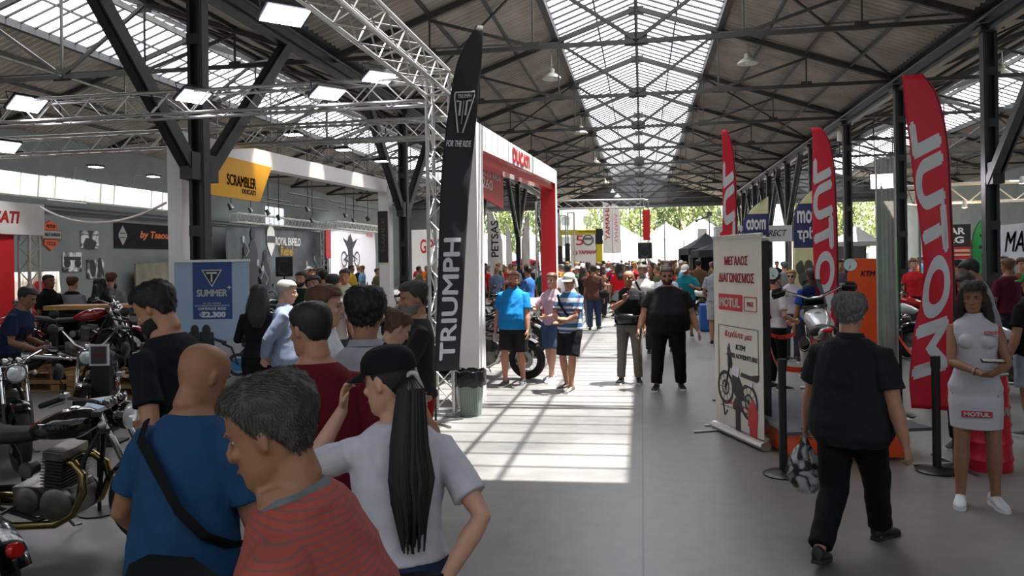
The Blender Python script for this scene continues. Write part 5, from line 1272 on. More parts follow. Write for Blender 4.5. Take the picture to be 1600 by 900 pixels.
# blue summer roll-up
BLU = mat('sky_print', '#9fb6cf', .6); 
a, b = at(272, 9.9), at(389, 9.9); v = b - a; r = thing('roll_up_banner', 'pale blue roll-up banner with a dark blue price panel in front of the black column', 'banner', a, math.atan2(v.y, v.x)); W_ = v.length
m = MB(); m.m = 0; m.box((W_ / 2, 0, 1.42), (W_, .004, 1.02)); m.m = 1; m.box((W_ / 2, 0, .80), (W_, .004, .24)); m.m = 2; m.box((W_ / 2, 0, .60), (W_, .004, .16)); m.m = 3; m.box((W_ / 2, 0, .31), (W_, .004, .42)); m.build('banner_sheet', [BLU, paint('#b9b9c2', .6), paint('#3f86b4', .6), paint('#9d9b98', .6)], r, smooth=0)
m = MB(); m.box((W_ / 2, 0, 1.945), (W_ + .02, .03, .03)); m.build('top_rail', ALU, r); m = MB(); m.box((W_ / 2, 0, .05), (W_ + .06, .12, .09)); m.build('cassette', ALU, r, bevel=.02)
px_ = lambda x: (x - 272) / 117 * W_
pz_ = lambda y: 1.945 - (y - 399) * 9.9 / 1200
m = MB(); m.box(((px_(301) + px_(362)) / 2, -.005, (pz_(401) + pz_(490)) / 2), (px_(362) - px_(301), .006, pz_(401) - pz_(490))); m.build('blue_panel', paint('#1f4480', .5), r, smooth=0)
m = MB(); m.prism([(px_(315), pz_(413)), (px_(331), pz_(440)), (px_(347), pz_(413))], (0, -.010, 0), (1, 0, 0), (0, 0, 1), .004); so = m.build('shield', MW, r, smooth=0)
m = MB(); m.prism([(px_(317.5), pz_(414.5)), (px_(331), pz_(437)), (px_(344.5), pz_(414.5))], (0, -.013, 0), (1, 0, 0), (0, 0, 1), .004); m.build('shield_face', INK, so, smooth=0)
m = MB(); m.box((px_(331), -.016, pz_(418)), (.14, .003, .022)); m.box((px_(331), -.016, pz_(426)), (.02, .003, .10)); m.build('shield_letter', MW, so, smooth=0)
for t_, x0, x1, y0, y1, bd in (('SUMMER', 307, 355, 455, 443.5, .06), ('με την αγορά', 317, 345, 467, 463.5, .0), ('ΜΟΤΟΣΙΚΛΕΤΑΣ ΕΠΙΛΕΓΜΕΝΗΣ', 304, 358, 470.2, 467.8, .02), ('ΟΦΕΛΟΣ ΕΩΣ', 309, 353, 476, 471.5, .04), ('€2.300', 311, 352, 487.5, 478, .06)):
    lettering(t_, MW, r, (px_(x0), -.010, pz_(y0)), (1, 0, 0), (0, 0, 1), px_(x1) - px_(x0), pz_(y1) - pz_(y0), bd, th=.003)
m = MB(); q_ = V((px_(358), -.01, pz_(441))); m.prism([(-.03, 0), (-.008, .008), (0, .03), (.008, .008), (.03, 0), (.008, -.008), (0, -.03), (-.008, -.008)], q_, (1, 0, 0), (0, 0, 1), .004); m.build('star_print', MW, r)
m = MB()
for cx_, sc__ in ((303, 1.), (321, 1.)):
    m.ell((px_(cx_), -.005, pz_(507)), (.055, .006, .07), None, 12, 8); m.prism([(-.11, -.12), (.11, -.12), (.09, .12), (-.07, .13)], (px_(cx_), -.006, pz_(525)), (1, 0, 0), (0, 0, 1), .004)
m.tube([(px_(324), -.006, pz_(518)), (px_(346), -.006, pz_(526)), (px_(352), -.006, pz_(527))], .018, 6)
m.torus((px_(370), -.006, pz_(562)), (0, 1, 0), .13, .02, 26, 6, flat=.1); m.tube([(px_(330), -.006, pz_(535)), (px_(350), -.006, pz_(548)), (px_(370), -.006, pz_(562)), (px_(360), -.006, pz_(535)), (px_(345), -.006, pz_(528))], .016, 6); m.ell((px_(384), -.006, pz_(531)), (.07, .006, .04)); m.tube([(px_(384), -.006, pz_(534)), (px_(372), -.006, pz_(546))], .01, 6)
m.build('printed_riders', paint('#2b2e36', .7), r)
# ================================================================ PROPS
# bin by the portal
p = at(733, 9.45); r = thing('rubbish_bin', 'pale green rubbish bin with a black liner at the foot of the white portal column', 'bin', (p.x, p.y, 0))
m = MB(); m.rings([[V((x * k, y * k, z)) for x, y in ((-.13, -.11), (-.11, -.13), (.11, -.13), (.13, -.11), (.13, .11), (.11, .13), (-.11, .13), (-.13, .11))] for z, k in ((.0, .85), (.30, 1.), (.50, 1.1))]); 
for k in range(9): m.box((-.11 + k * .0275, -.135, .24), (.008, .012, .4), M.Rotation(R(3), 3, 'X'))
m.build('bin_body', mat('bin_green', '#8d9c90', .5), r)
m = MB(); rs = []
for z, k in ((.36, 1.18), (.42, 1.26), (.50, 1.24), (.545, 1.22), (.55, 1.1), (.44, 1.0)):
    rs.append([V((.145 * k * (1 + .05 * math.sin(j * 2.7 + z * 40)) * math.copysign(abs(math.cos(a)) ** .6, math.cos(a)), .145 * k * math.copysign(abs(math.sin(a)) ** .6, math.sin(a)), z + .012 * math.sin(j * 1.9))) for j, a in enumerate([2 * math.pi * q / 28 for q in range(28)])])
m.rings(rs, False); m.build('bin_liner', mat('bin_liner', '#0d0d0f', .25, bump=.4, bscale=30), r)
# ---- right hand: KTM display
ORANGE = mat('orange_paint', '#e2500f', .45)
pa, pb = at(1240, 7.0), at(1415, 7.05); ux = (pb - pa); PW = ux.length; rz = math.atan2(ux.y, ux.x)
r = thing('display_platform', 'low orange sided display platform with grey carpet under the white bike', 'platform', pa, rz)
m = MB(); m.box((PW / 2, .95, .14), (PW, 1.9, .24)); m.build('orange_base', ORANGE, r, bevel=.005)
m = MB(); m.prism([(-.10, -.04), (PW + .24, .0), (PW - .1, 2.0), (.0, 2.0)], (0, 0, .275), (1, 0, 0), (0, 1, 0), .03); m.build('carpet_top', mat('grey_carpet', '#5d6064', .95, bump=.4, bscale=200), r, smooth=0)
bk = motorcycle('white and black adventure motorcycle seen from behind on the orange platform', (0, 0, 0), 0, 'adventure', tank='#d9dadc', rim=('#101010', .3), twin=False)
q = at(1296, 7.75); bk.location = (q.x, q.y, .29); bk.rotation_euler = (0, R(-6), R(-8))
lettering('KTM', ORANGE, bk, (-.205, -.62, .80), (0, -1, 0), (0, 0, 1), .22, .06, .03)
# orange panel
p = at(1347, 10.4); r = thing('display_totem', 'tall orange display panel with black lettering behind the white bike', 'panel', p, -YAW * 1.5)
m = MB(); m.box((0, 0, .95), (.37, .12, 1.78)); m.build('board', ORANGE, r, bevel=.006); lettering('KTM', INK, r, (-.02, -.064, 1.60), (1, 0, 0), (0, 0, 1), .18, .075, .03, shear=.2)
m = MB(); m.box((0, 0, .03), (.5, .4, .06)); m.build('foot', BLACK, r, bevel=.005)
# barrier posts with belts
def post(px, d, lab, h=1.0):
    p = at(px, d); r = thing('barrier_post', lab, 'barrier post', p, 0, 'black belt barrier posts')
    m = MB(); m.lathe((0, 0, 0), (0, 0, 1), [(.17, 0), (.172, .012), (.14, .03), (.05, .04), (.03, .05)], 32); m.build('base', mat('post_base', '#2a2a2b', .35, .5), r)
    m = MB(); m.tube([(0, 0, .03), (0, 0, h - .08)], .034, 20); m.build('pole', BLACK, r)
    m = MB(); m.tube([(0, 0, h - .1), (0, 0, h)], .039, 20); m.build('belt_head', BLACK, r); return p
pA = post(1219, 6.62, 'black barrier post with the plastic bag hanging by it, left of the walking man'); pB = post(1459, 6.65, 'black barrier post between the tallest red flag and the woman in white')
pC = post(1198, 9.6, 'black barrier post farther back behind the cream roll-up'); pD = post(1402, 9.0, 'black barrier post in front of the nearest right column')
BELT = mat('belt_orange', '#d5391b', .6)
def belt(a, b, lab, z0=.93, z1=.93, sag=.05, txt=True):
    m = MB(); n = 10; ps = [lerp(V((a.x, a.y, z0)), V((b.x, b.y, z1)), t / n) - V((0, 0, sag * 4 * (t / n) * (1 - t / n))) for t in range(n + 1)]
    m.tube(ps, [(.024, .0015)] * (n + 1), 6, up=(0, 0, 1)); o = m.build('barrier_belt', BELT); tag(o, lab, 'belt', 'orange barrier belts')
    if txt:
        d = (b - a).normalized(); nn = V((d.y, -d.x, 0)); mid = ps[5] + nn * .004
        lettering('KTM', INK, o, mid - d * .07 - V((0, 0, .016)), d, (0, 0, 1), .12, .03, .03, shear=.2, th=.003)
belt(pA, at(1290, 7.0), 'orange barrier belt running right from the post with the plastic bag'); belt(pC, at(1240, 9.5), 'orange barrier belt in front of the woman with the backpack'); belt(pA, pC, 'orange barrier belt going back from the plastic bag post', sag=.12, txt=False); belt(pB, pD, 'orange barrier belt beside the tallest red flag', sag=.08, txt=False)
# plastic bag (held by the walking man) is made with him
# red oil drum stack
p = at(1536, 6.75); r = thing('oil_barrel', 'red ribbed barrel on the floor behind the woman in white', 'barrel', p)
m = MB(); prof = [(.20, 0), (.205, .02)]
for k in range(5): z = .10 + k * .15; prof += [(.20 - k * .006, z - .03), (.212 - k * .006, z), (.20 - k * .006, z + .03)]
prof += [(.17, .80), (.165, .83), (.15, .83), (.001, .825)]
m.lathe((0, 0, 0), (0, 0, 1), prof, 36); m.build('drum', mat('barrel_red', '#c0182a', .35), r); m = MB(); m.torus((0, 0, .83), (0, 0, 1), .165, .012, 32, 8); m.build('rim', STEEL, r)
lettering('MOTUL', MW, r, (-.12, -.212, .5), (1, 0, 0), (0, 0, 1), .24, .07, .03)
# translucent hanging sheet
a = at(1372, 8.9); b = at(1399, 8.9); v = b - a; r = thing('plastic_sheet', 'narrow translucent plastic sheet on a tall frame right of the orange panel', 'sheet', a, math.atan2(v.y, v.x)); W_ = v.length
SHT = mat('clear_sheet', '#b4b4b2', .3, alpha=.82, var=.1, vscale=8); m = MB(); n = 14
vs = []
for i in range(n + 1):
    x = W_ * i / n
    for z in (.05, 1.2, 3.0): vs.append(V((x, .012 * math.sin(i * 1.9 + z), z)))
m.add(vs, [(i * 3 + k, (i + 1) * 3 + k, (i + 1) * 3 + k + 1, i * 3 + k + 1) for i in range(n) for k in (0, 1)]); m.build('sheet', SHT, r)
m = MB(); m.tube([(-.01, 0, 0), (-.01, 0, 3.02), (W_ + .01, 0, 3.02), (W_ + .01, 0, 0)], .012, 6); m.box((W_ / 2, 0, .012), (W_ + .1, .5, .024)); m.build('frame', ALU, r)
# ---- signs on the right
GS = mat('sign_grey', '#b9bdc0', .5)
p = at(1117, 24.5); q = at(1241, 24.5); r = thing('fascia_sign', 'pale grey fascia sign with a red oval and dark italic lettering', 'sign', p, math.atan2(q.y - p.y, q.x - p.x)); W_ = (q - p).length; z0 = pt(1180, 378, 24.5).z; z1 = pt(1180, 353, 24.5).z
m = MB(); m.box((W_ / 2, 0, (z0 + z1) / 2), (W_, .3, z1 - z0)); m.build('board', GS, r, bevel=.01); m = MB()
for x in (.1, W_ - .1): m.box((x, .1, z0 / 2), (.1, .1, z0))
m.build('leg', STEEL, r, smooth=0)
m = MB(); m.ell((.30, -.16, (z0 + z1) / 2), (.17, .01, .11)); m.build('red_oval', RED, r)
lettering('MOTO DIRECT', INK, r, (.68, -.155, z0 + .17), (1, 0, 0), (0, 0, 1), W_ - .95, .2, .01, shear=.35)
p = at(1480, 29); r = thing('hanging_banner', 'small black banner with white letters behind the tallest red flag', 'banner', p, -YAW * 2); z1 = pt(1490, 352, 29).z
m = MB(); m.box((.3, 0, z1 - .4), (.95, .04, .85)); m.build('fabric', BLACK, r, smooth=0); lettering('BAR', MW, r, (-.1, -.03, z1 - .35), (1, 0, 0), (0, 0, 1), .7, .25, .03); lettering('LG', MW, r, (.05, -.03, z1 - .68), (1, 0, 0), (0, 0, 1), .5, .25, .03)
m = MB(); m.tube([(.75, .05, 0), (.75, .05, z1)], .02, 6); m.build('pole', STEEL, r)
p = at(1490, 31); r = thing('gazebo', 'red gazebo with an arched sign top behind the tallest red flag', 'gazebo', p, -YAW * 2); zt = pt(1500, 382, 31).z; zb = pt(1500, 405, 31).z
m = MB(); m.prism([(-.9, zb), (1.1, zb), (1.1, zt - .1), (.9, zt + .1), (.1, zt + .25), (-.7, zt + .1), (-.9, zt - .1)], (0, 0, 0), (1, 0, 0), (0, 0, 1), .2); m.build('sign_top', mat('red_canvas', '#a81c22', .6), r, smooth=0)
m = MB(); m.box((.3, -.12, (zb + zt) / 2 + .05), (1.2, .02, .1)); m.box((.3, -.12, (zb + zt) / 2 - .12), (1.2, .02, .08)); m.build('sign_stripes', paint('#c9a08a', .6), r, smooth=0)
m = MB(); m.prism([(-.9, 0), (-.3, 0), (-.3, .42), (-.9, .42)], (0, -.13, zb), (1, 0, 0), (0, 0, 1), .02); m.build('flag_patch', paint('#28305e', .6), r, smooth=0)
m = MB(); [m.box((x, y, zb / 2), (.05, .05, zb)) for x in (-.85, 1.05) for y in (-.05, 2.)]; m.build('legs', STEEL, r, smooth=0)
# banner on the right wall
XR_ = XW1 - .08; ya, yb = xonline(1700, XR_), xonline(1563, XR_); zt = pt(1565, 352, yb * _c - XR_ * _s).z; zb = pt(1565, 410, yb * _c - XR_ * _s).z
r = thing('wall_banner', 'pale grey banner with dark scrawled lettering on the right hand wall', 'banner', (XR_, yb, 0)); m = MB(); m.box((0, (ya - yb) / 2, (zt + zb) / 2), (.04, yb - ya, zt - zb)); m.build('fabric', mat('pale_banner', '#a7abb2', .7, var=.12, vscale=1.), r, smooth=0)
lettering('MASH', paint('#55585e', .7), r, (-.04, -.6, zb + .55), (0, -1, 0), (0, 0, 1), 4.2, 1.1, .01, shear=.3)
# pale tubular truss of the right stand
def flat_truss(lab, a, b, h, m_=None):
    m = MB(); a, b = V(a), V(b); n = max(2, round((b - a).length / 1.25)); up = V((0, 0, h))
    m.tube([a, b], .04, 8); m.tube([a + up, b + up], .045, 8)
    for i in range(n):
        q0, q1 = lerp(a, b, i / n), lerp(a, b, (i + 1) / n); md = (q0 + q1) / 2; m.tube([q0 + up, md, q1 + up], .02, 6)
    for q in (a, b): m.tube([V((q.x, q.y, 0)), q + up], .035, 8)
    tag(m.build('stand_truss', m_ or mat('cream_tube', '#cfc9bc', .45)), lab, 'truss'); 
a_, b_ = pt(1478, 317, 21.), pt(1700, 315, 20.); flat_truss('cream tubular truss behind the tallest red flag, with warm light on it', (a_.x, a_.y, a_.z), (b_.x, b_.y, a_.z), .5)
a_, b_ = pt(1398, 319, 24.), pt(1436, 319, 24.); flat_truss('grey tubular truss between the nearest right column and the tallest red flag', (a_.x, a_.y, a_.z), (b_.x, b_.y, a_.z), .55, STEEL)
for px, py, d, lab in ((1507, 321, 20.6, 'small white spot lamp hanging from the cream truss'), (1597, 283, 19, 'warm spot lamp at the right edge on the cream truss'), (1431, 317, 23.9, 'small lamp left of the tallest red flag')):
    p = pt(px, py, d); f_ = thing('spot_lamp', lab, 'lamp', p, 0, 'spot lamps on the right stand truss'); m = MB(); m.lathe((0, 0, 0), (0, 0, -1), [(.02, -.12), (.05, -.1), (.07, .06)], 12, False); m.build('lamp_housing', WHITE, f_); m = MB(); m.ell((0, 0, -.03), .045); m.build('bulb', mat('warm_bulb', '#ffd8a0', .3, emit=14, ecol='#ffca80'), f_)
    l = bpy.data.lights.new('warm', 'POINT'); l.energy = 25; l.color = (1, .72, .4); l.shadow_soft_size = .06; o = bpy.data.objects.new('spot_lamp_light', l); COL.objects.link(o); o.parent = f_; o.location = (0, 0, -.15)
p = pt(1378, 283, 17.); flood(p, (p.x - 3, p.y - 8, 0), .5, 'square white floodlight facing the camera left of the nearest right column', 120, 'floodlights on the right')
m = MB(); m.tube([(p.x, p.y + .05, 0), (p.x, p.y + .05, p.z)], .03, 8); tag(m.build('lamp_stand', STEEL), 'thin steel stand carrying the square floodlight on the right', 'stand')
p = pt(1313, 213, 25); f_ = thing('floodlight', 'small white lamp box fixed to a right hand column', 'floodlight', p, 0, 'floodlights on the right'); m = MB(); m.box((0, 0, 0), (.18, .15, .3)); m.build('lamp_housing', WHITE, f_, bevel=.02); m = MB(); m.tube([(0, 0, .1), (XCR - p.x, 25.55 - p.y, .1)], .02, 6); m.build('bracket', STEEL, f_)
# ---- loudspeakers
def speaker(lab, px, py0, py1, d, wd, stand=True, floor=False):
    b = at(px, d); z0, z1 = pt(px, py1, d).z, pt(px, py0, d).z; r = thing('loudspeaker', lab, 'loudspeaker', (b.x, b.y, 0 if not floor else 0), math.atan2(b.x, -b.y) + math.pi if False else -math.atan2(b.x, b.y))
    h = z1 - z0; w = wd * d / FPX; m = MB(); m.rings([[V((x * w / 2, y, z)) for x, y in ((-1, -w * .4), (1, -w * .4), (.8, w * .45), (-.8, w * .45))] for z in (z0, z1)]); c = m.build('cabinet', PLASTIC, r, smooth=0, bevel=.02)
    m = MB(); m.lathe((0, -w * .4, z0 + h * .36), (0, -1, 0), [(w * .36, 0), (w * .36, .02), (w * .3, .012), (w * .08, -.04), (.001, -.02)], 24, False); m.prism([(-w * .3, 0), (w * .3, 0), (w * .18, h * .2), (-w * .18, h * .2)], (0, -w * .41, z0 + h * .7), (1, 0, 0), (0, 0, 1), .02); m.build('speaker_cones', mat('speaker_grille', '#2a2b2e', .6), c)
    if stand: 
        m = MB(); m.tube([(0, 0, .3), (0, 0, z0)], .02, 8)
        for a in (0, 2.1, 4.2): m.tube([(0, 0, .75), (.5 * math.cos(a), .5 * math.sin(a), .02)], .014, 6)
        m.build('stand', BLACK, r)
speaker('black loudspeaker on a stand above the crowd in the middle of the aisle', 1008, 379, 404, 26., 22)
speaker('black loudspeaker by the truss legs left of the anniversary banner', 874, 384, 414, 33, 10)
speaker('second black loudspeaker behind the truss legs', 887, 380, 412, 35, 8)
speaker('tall black loudspeaker cabinet in front of the grey crest backdrop', 444, 401, 432, 19, 26, True)
r = MB(); 
# ---- truss gate over the aisle
a, b = at(845, 33), at(1008, 33); zt = pt(960, 313, 33).z; zl = pt(960, 324, 33).z; tag(lattice_mb((a.x, a.y, (zt + zl) / 2), (b.x, b.y, (zt + zl) / 2), .34, .5).build('truss_beam', ALU), 'aluminium truss spanning over the crowd at the far end of the aisle', 'truss')
for q, lab in ((a, 'left leg tower of the far aisle truss'), (b, 'right leg tower of the far aisle truss, with a red strip')): tag(lattice_mb((q.x, q.y, 0), (q.x, q.y, zt), .34, .5).build('truss_tower', ALU), 'aluminium ' + lab, 'truss', None)
p = at(1011, 32.8); m = MB(); m.box((p.x, p.y, pt(1011, 352, 33).z), (.3, .05, 1.3)); tag(m.build('banner_strip', RED, smooth=0), 'narrow red strip banner on the right leg of the far truss', 'banner')
for px, d in ((868, 36), (893, 36), (880, 38)): q = at(px, d); tag(lattice_mb((q.x, q.y, 0), (q.x, q.y, 4.1), .3, .45).build('truss_tower', ALU), 'thin truss leg beside the black loudspeakers, ' + {868: 'left one', 893: 'right one', 880: 'middle one behind'}[px], 'truss', 'truss legs by the loudspeakers')
# yellow arch
YLW = mat('yellow_arch', '#c7b417', .5); a, b = at(868, 40), at(941, 40); z1 = pt(900, 359, 40).z; z0 = pt(900, 367, 40).z; v = (b - a); rz = math.atan2(v.y, v.x); W_ = v.length
r = thing('entrance_arch', 'yellow inflatable entrance arch beyond the crowd', 'arch', a, rz); m = MB(); m.box((W_ / 2, 0, (z0 + z1) / 2), (W_, .35, z1 - z0)); m.build('header', YLW, r, bevel=.03)
for x in (.1, W_ - .25): m = MB(); m.box((x + .1, 0, z0 / 2), (.32, .35, z0)); m.build('leg', YLW, r, bevel=.03)
m = MB(); m.box((W_ - .15, -.01, z0 - .1), (.36, .36, .8)); m.build('black_corner', BLACK, r); lettering('motorshop.gr', INK, r, (W_ * .5, -.19, z0 + .08), (1, 0, 0), (0, 0, 1), W_ * .36, .16, .0)
# anniversary banner
a, b = at(896, 43), at(932, 43); v = b - a; W_ = v.length; r = thing('anniversary_banner', 'white banner with a red and grey 50 and red lettering under the yellow arch', 'banner', a, math.atan2(v.y, v.x)); zt = pt(915, 366, 43).z
m = MB(); m.box((W_ / 2, 0, zt / 2 + .3), (W_ + .3, .04, zt - .6)); m.build('fabric', WHITE, r, smooth=0)
lettering('5', RED, r, (W_ * .12, -.03, pt(915, 383, 43).z), (1, 0, 0), (0, 0, 1), .42, .55, .0); m = MB(); m.torus((W_ * .65, -.03, pt(915, 375, 43).z), (0, 1, 0), .27, .04, 30, 6, flat=.3); m.box((W_ * .65, -.04, pt(915, 373, 43).z), (.4, .02, .12)); m.build('zero_ring', paint('#55585c', .6), r)
lettering('YAMAHA', RED, r, (W_ * .22, -.03, pt(915, 397, 43).z), (1, 0, 0), (0, 0, 1), W_ * .8, .22, .04); m = MB(); m.torus((W_ * .08, -.03, pt(915, 395, 43).z), (0, 1, 0), .1, .025, 20, 6, flat=.3); m.build('emblem', RED, r)
# ---- tents, trees and houses outside
TW = mat('tent_canvas', '#f1f0ec', .8); DT = mat('dark_tent_canvas', '#23252b', .8)
def tent(lab, px0, px1, py_e, py_p, d, m_, grp='tents standing outside beyond the hall', zl=0):
    a, b = at(px0, d), at(px1, d); w = (b - a).length; c = (a + b) / 2; ze, zp = pt((px0 + px1) / 2, py_e, d).z, pt((px0 + px1) / 2, py_p, d).z
    r = thing('tent', lab, 'tent', c, math.atan2(b.y - a.y, b.x - a.x), grp); m = MB(); h = w / 2
    rs = []
    for k in range(7):
        t = k / 6; q = 1 - t; rs.append([V((x * h * q, y * h * q, lerp(ze, zp, t ** 1.25))) for x, y in ((-1, -1), (0, -1), (1, -1), (1, 0), (1, 1), (0, 1), (-1, 1), (-1, 0))])
    rs.insert(0, [V((p.x, p.y, ze - .28)) for p in rs[0]]); m.rings(rs, False); m.build('canopy', m_, r, smooth=0)
    m = MB(); [m.box((x * (h - .05), y * (h - .05), ze / 2), (.06, .06, ze)) for x in (-1, 1) for y in (-1, 1)]; m.build('legs', STEEL, r, smooth=0)
    m = MB(); m.add([(-h, h, 0), (h, h, 0), (h, h, ze), (-h, h, ze)], [(0, 1, 2, 3)]); m.build('back_wall', m_, r, smooth=0)
    return r
for i, (px0, px1, pe, pp, d, lab) in enumerate(((1005, 1078, 372, 348, 66, 'big white tent right of the central loudspeaker, behind the crowd'), (930, 1006, 376, 350, 70, 'big white tent left of the central loudspeaker'), (812, 842, 372, 358, 66, 'white tent seen just left of the red portal column'), (745, 800, 374, 358, 68, 'white tent seen through the left half of the portal'), (1060, 1130, 366, 338, 76, 'white tent rising behind the dark gazebo'), (1140, 1215, 372, 352, 68, 'white tent beyond the cream magazine flags'), (1262, 1300, 380, 362, 60, 'white tent right of the second cream flag'))):
    tent(lab, px0, px1, pe, pp, d, TW)
tent('dark pointed gazebo at the right of the crowd, in front of the white tents', 1068, 1138, 388, 364, 34, DT, None)
tent('black gazebo behind the fascia sign', 1085, 1140, 391, 381, 30, DT, None)
tent('grey and white pointed gazebo between the two right hand columns', 1305, 1368, 378, 352, 50, mat('grey_canvas', '#8e8d8c', .8), None); 
lf = [mat('leaf_%d' % k, h, .8, var=.3, vscale=1) for k, h in enumerate(('#66753f', '#84905a', '#566640'))]  # leaf greens lightened a little to stand in for overexposed daylight
def tree(lab, px, d, w, h, k, conif=False):
    p = at(px, d); r = thing('tree', lab, 'tree', p, 0, 'trees beyond the tents'); m = MB(); m.tube([(0, 0, 0), (.1, 0, h * .4), (0, 0, h * .85)], [.28, .2, .08], 8); m.build('trunk', mat('bark', '#5a4a38', .9), r)
    m = MB(); rnd = random.Random(k)
    for i in range(1600):
        a = rnd.uniform(0, 6.28); t = rnd.random(); z = h * (.18 + .82 * t) if conif else h * (.3 + .7 * t); rad = w * (1 - t) ** .8 if conif else w * math.sin(math.pi * min(.97, max(.08, t))) ** .5
        rad *= rnd.random() ** .35; c = V((rad * math.cos(a), rad * math.sin(a), z)); s_ = rnd.uniform(.14, .34); q = V((rnd.uniform(-1, 1), rnd.uniform(-1, 1), rnd.uniform(-1, 1))).normalized(); u, v = frame_of(q); m.add([c - u * s_, c + v * s_ * .6, c + u * s_, c - v * s_ * .6], [(0, 1, 2, 3)])
    m.build('foliage', lf[k % 3], r, smooth=0)
for i, (px, d, w, h, cf, lab) in enumerate(((822, 84, 3.2, 9.5, 0, 'leafy tree seen left of the red portal column'), (985, 92, 3.2, 10.5, 0, 'pale leafy tree above the white tent left of the loudspeaker'), (1022, 96, 3., 10., 0, 'leafy tree right of the far truss leg'), (1062, 98, 3.0, 10.4, 0, 'leafy tree above the white tents, mid opening'), (1098, 95, 1.6, 10., 1, 'narrow dark conifer near the right of the opening'), (1160, 90, 3.4, 9.5, 0, 'tree behind the first cream flag'), (1285, 86, 3.6, 9.5, 0, 'tree behind the second red flag'), (1335, 84, 3.2, 9., 0, 'tree seen over the grey pointed gazebo'), (770, 88, 3.4, 9.2, 0, 'tree seen through the portal'), (1125, 104, 3, 10.2, 0, 'tree far behind the narrow red flag'), (950, 100, 3., 10., 0, 'tree behind the white feather flags'))):
    tree(lab, px, d, w, h, i, cf)
def house(lab, px0, px1, d, h, colr, k):
    a, b = at(px0, d), at(px1, d); w = (b - a).length; r = thing('building', lab, 'building', a, math.atan2(b.y - a.y, b.x - a.x), 'pale buildings beyond the yard'); m = MB(); m.box((w / 2, 4, h / 2), (w, 8, h)); m.build('wall', colr, r, smooth=0)
    m = MB(); m.box((w / 2, 3.9, h + .1), (w + .5, 8.5, .25)); m.build('roof', paint('#a89a8a', .8), r, smooth=0)
    nx = max(2, int(w / 2.6))
    for i in range(nx):
        for j in range(max(1, int(h / 3))): m = MB(); m.box((w * (i + .5) / nx, -.02, 1.6 + j * 3), (1.1, .12, 1.3)); m.build('window', paint('#6b7480', .4), r, smooth=0)
BC = mat('pale_render', '#d8d2c4', .9, var=.05)
house('pale apartment building above the tents, left of the opening', 868, 935, 112, 12.2, BC, 0); house('pale building behind the trees at the right of the opening', 1045, 1130, 118, 12.8, mat('cream_render', '#d9cba8', .9), 1); house('pale building seen over the right aisle', 1270, 1400, 110, 11, BC, 2); house('pale building beyond the left aisle', 700, 800, 112, 10.5, BC, 3)
# lamp mast outside with a banner
p = at(1109, 50); r = thing('lamp_mast', 'slim mast with a bracket and white pennant near the dark gazebo', 'mast', p, 0); m = MB(); m.tube([(0, 0, 0), (0, 0, 4.9)], .05, 8); m.build('pole', STEEL, r); m = MB(); m.tube([(0, 0, 4.6), (-.8, 0, 4.35)], .06, 6); m.lathe((-.8, 0, 4.3), (0, -1, 0), [(.1, 0), (.1, .1)], 10); m.box((0, 0, 4.75), (.35, .2, .3)); m.build('lamp_head', STEEL, r); m = MB(); m.box((-.45, 0, 3.1), (.6, .03, 1.4)); m.build('pennant', WHITE, r, smooth=0)
p = at(1039, 48); m = MB(); m.tube([(p.x, p.y, 0), (p.x, p.y, 4.3)], .04, 8); tag(m.build('lamp_mast', STEEL), 'thin plain mast right of the central loudspeaker', 'mast')
# red pagoda roof/flag stall by portal
tent('low red stall roof outside left of the red portal column', 800, 842, 408, 402, 56, mat('red_canvas2', '#d0243a', .8), None)
# ---- left: near motorcycles and stands
q = at(122, 5.35)
b1 = motorcycle('black roadster with chrome headlight and gold-tinted exhaust in the left foreground', (0, 0, 0), 0, 'roadster', tank='#060607', exh=BRONZE, headlamp=GLOSSBLK, group=None)
b1.location = (q.x - .18, q.y - .12, 0); b1.rotation_euler = (0, R(5), R(-86)) 
lettering('TRIUMPH', CHROME, b1, (.146, .12, .84), (0, 1, 0), (0, 0, 1), .20, .035, .03)
q = at(-225, 4.05); b0 = motorcycle('black motorcycle cut off by the left edge, nearest the camera', (q.x, q.y, 0), R(84), 'bobber', tank='#0a0a0b', exh=CHROME)
q = at(2, 7.7); b2 = motorcycle('dark roadster with a bright round headlight, second in the left row', (q.x, q.y, 0), R(-128), 'roadster', tank='#101012', headlamp=CHROME)
q = at(95, 8.6); b3 = motorcycle('black roadster behind the second one at the left, its side plate facing out', (q.x + .05, q.y + .5, 0), R(-150), 'cruiser', tank='#121214')
# info stand and tablet
p = at(156, 8.2); r = thing('info_stand', 'black post with a white framed notice at the left, before the pallets', 'stand', p, R(10)); m = MB(); m.box((0, 0, .45), (.20, .06, .9)); m.build('post', BLACK, r, bevel=.005); m = MB(); m.box((0, 0, .012), (.4, .35, .024)); m.build('foot', BLACK, r)
z = pt(156, 554, 8.2).z; m = MB(); m.box((0, -.04, z), (.205, .02, .225)); fr_ = m.build('notice_frame', paint('#c8c8cc', .5), r, smooth=0); m = MB(); m.box((0, -.052, z), (.165, .006, .185)); m.build('notice', paint('#3a3236', .6), fr_, smooth=0)
lettering('TRIUMPH', RI, fr_, (-.07, -.057, z - .01), (1, 0, 0), (0, 0, 1), .14, .03, .02, th=.002)
p = pt(153, 632, 5.9); r = thing('info_stand', 'white framed tablet on a thin stand by the foreground bike', 'stand', (p.x, p.y, 0), R(-12)); rt = M.Rotation(R(-55), 3, 'X'); m = MB(); m.box((0, 0, p.z), (.23, .16, .012), M.Rotation(R(35), 3, 'X') @ M.Rotation(R(14), 3, 'Z')); t_ = m.build('tablet', WHITE, r, bevel=.004); m = MB(); m.box((.0, -.004, p.z + .007), (.17, .11, .004), M.Rotation(R(35), 3, 'X') @ M.Rotation(R(14), 3, 'Z')); m.build('screen', mat('tablet_screen', '#9fb4c4', .1, emit=.35), t_)
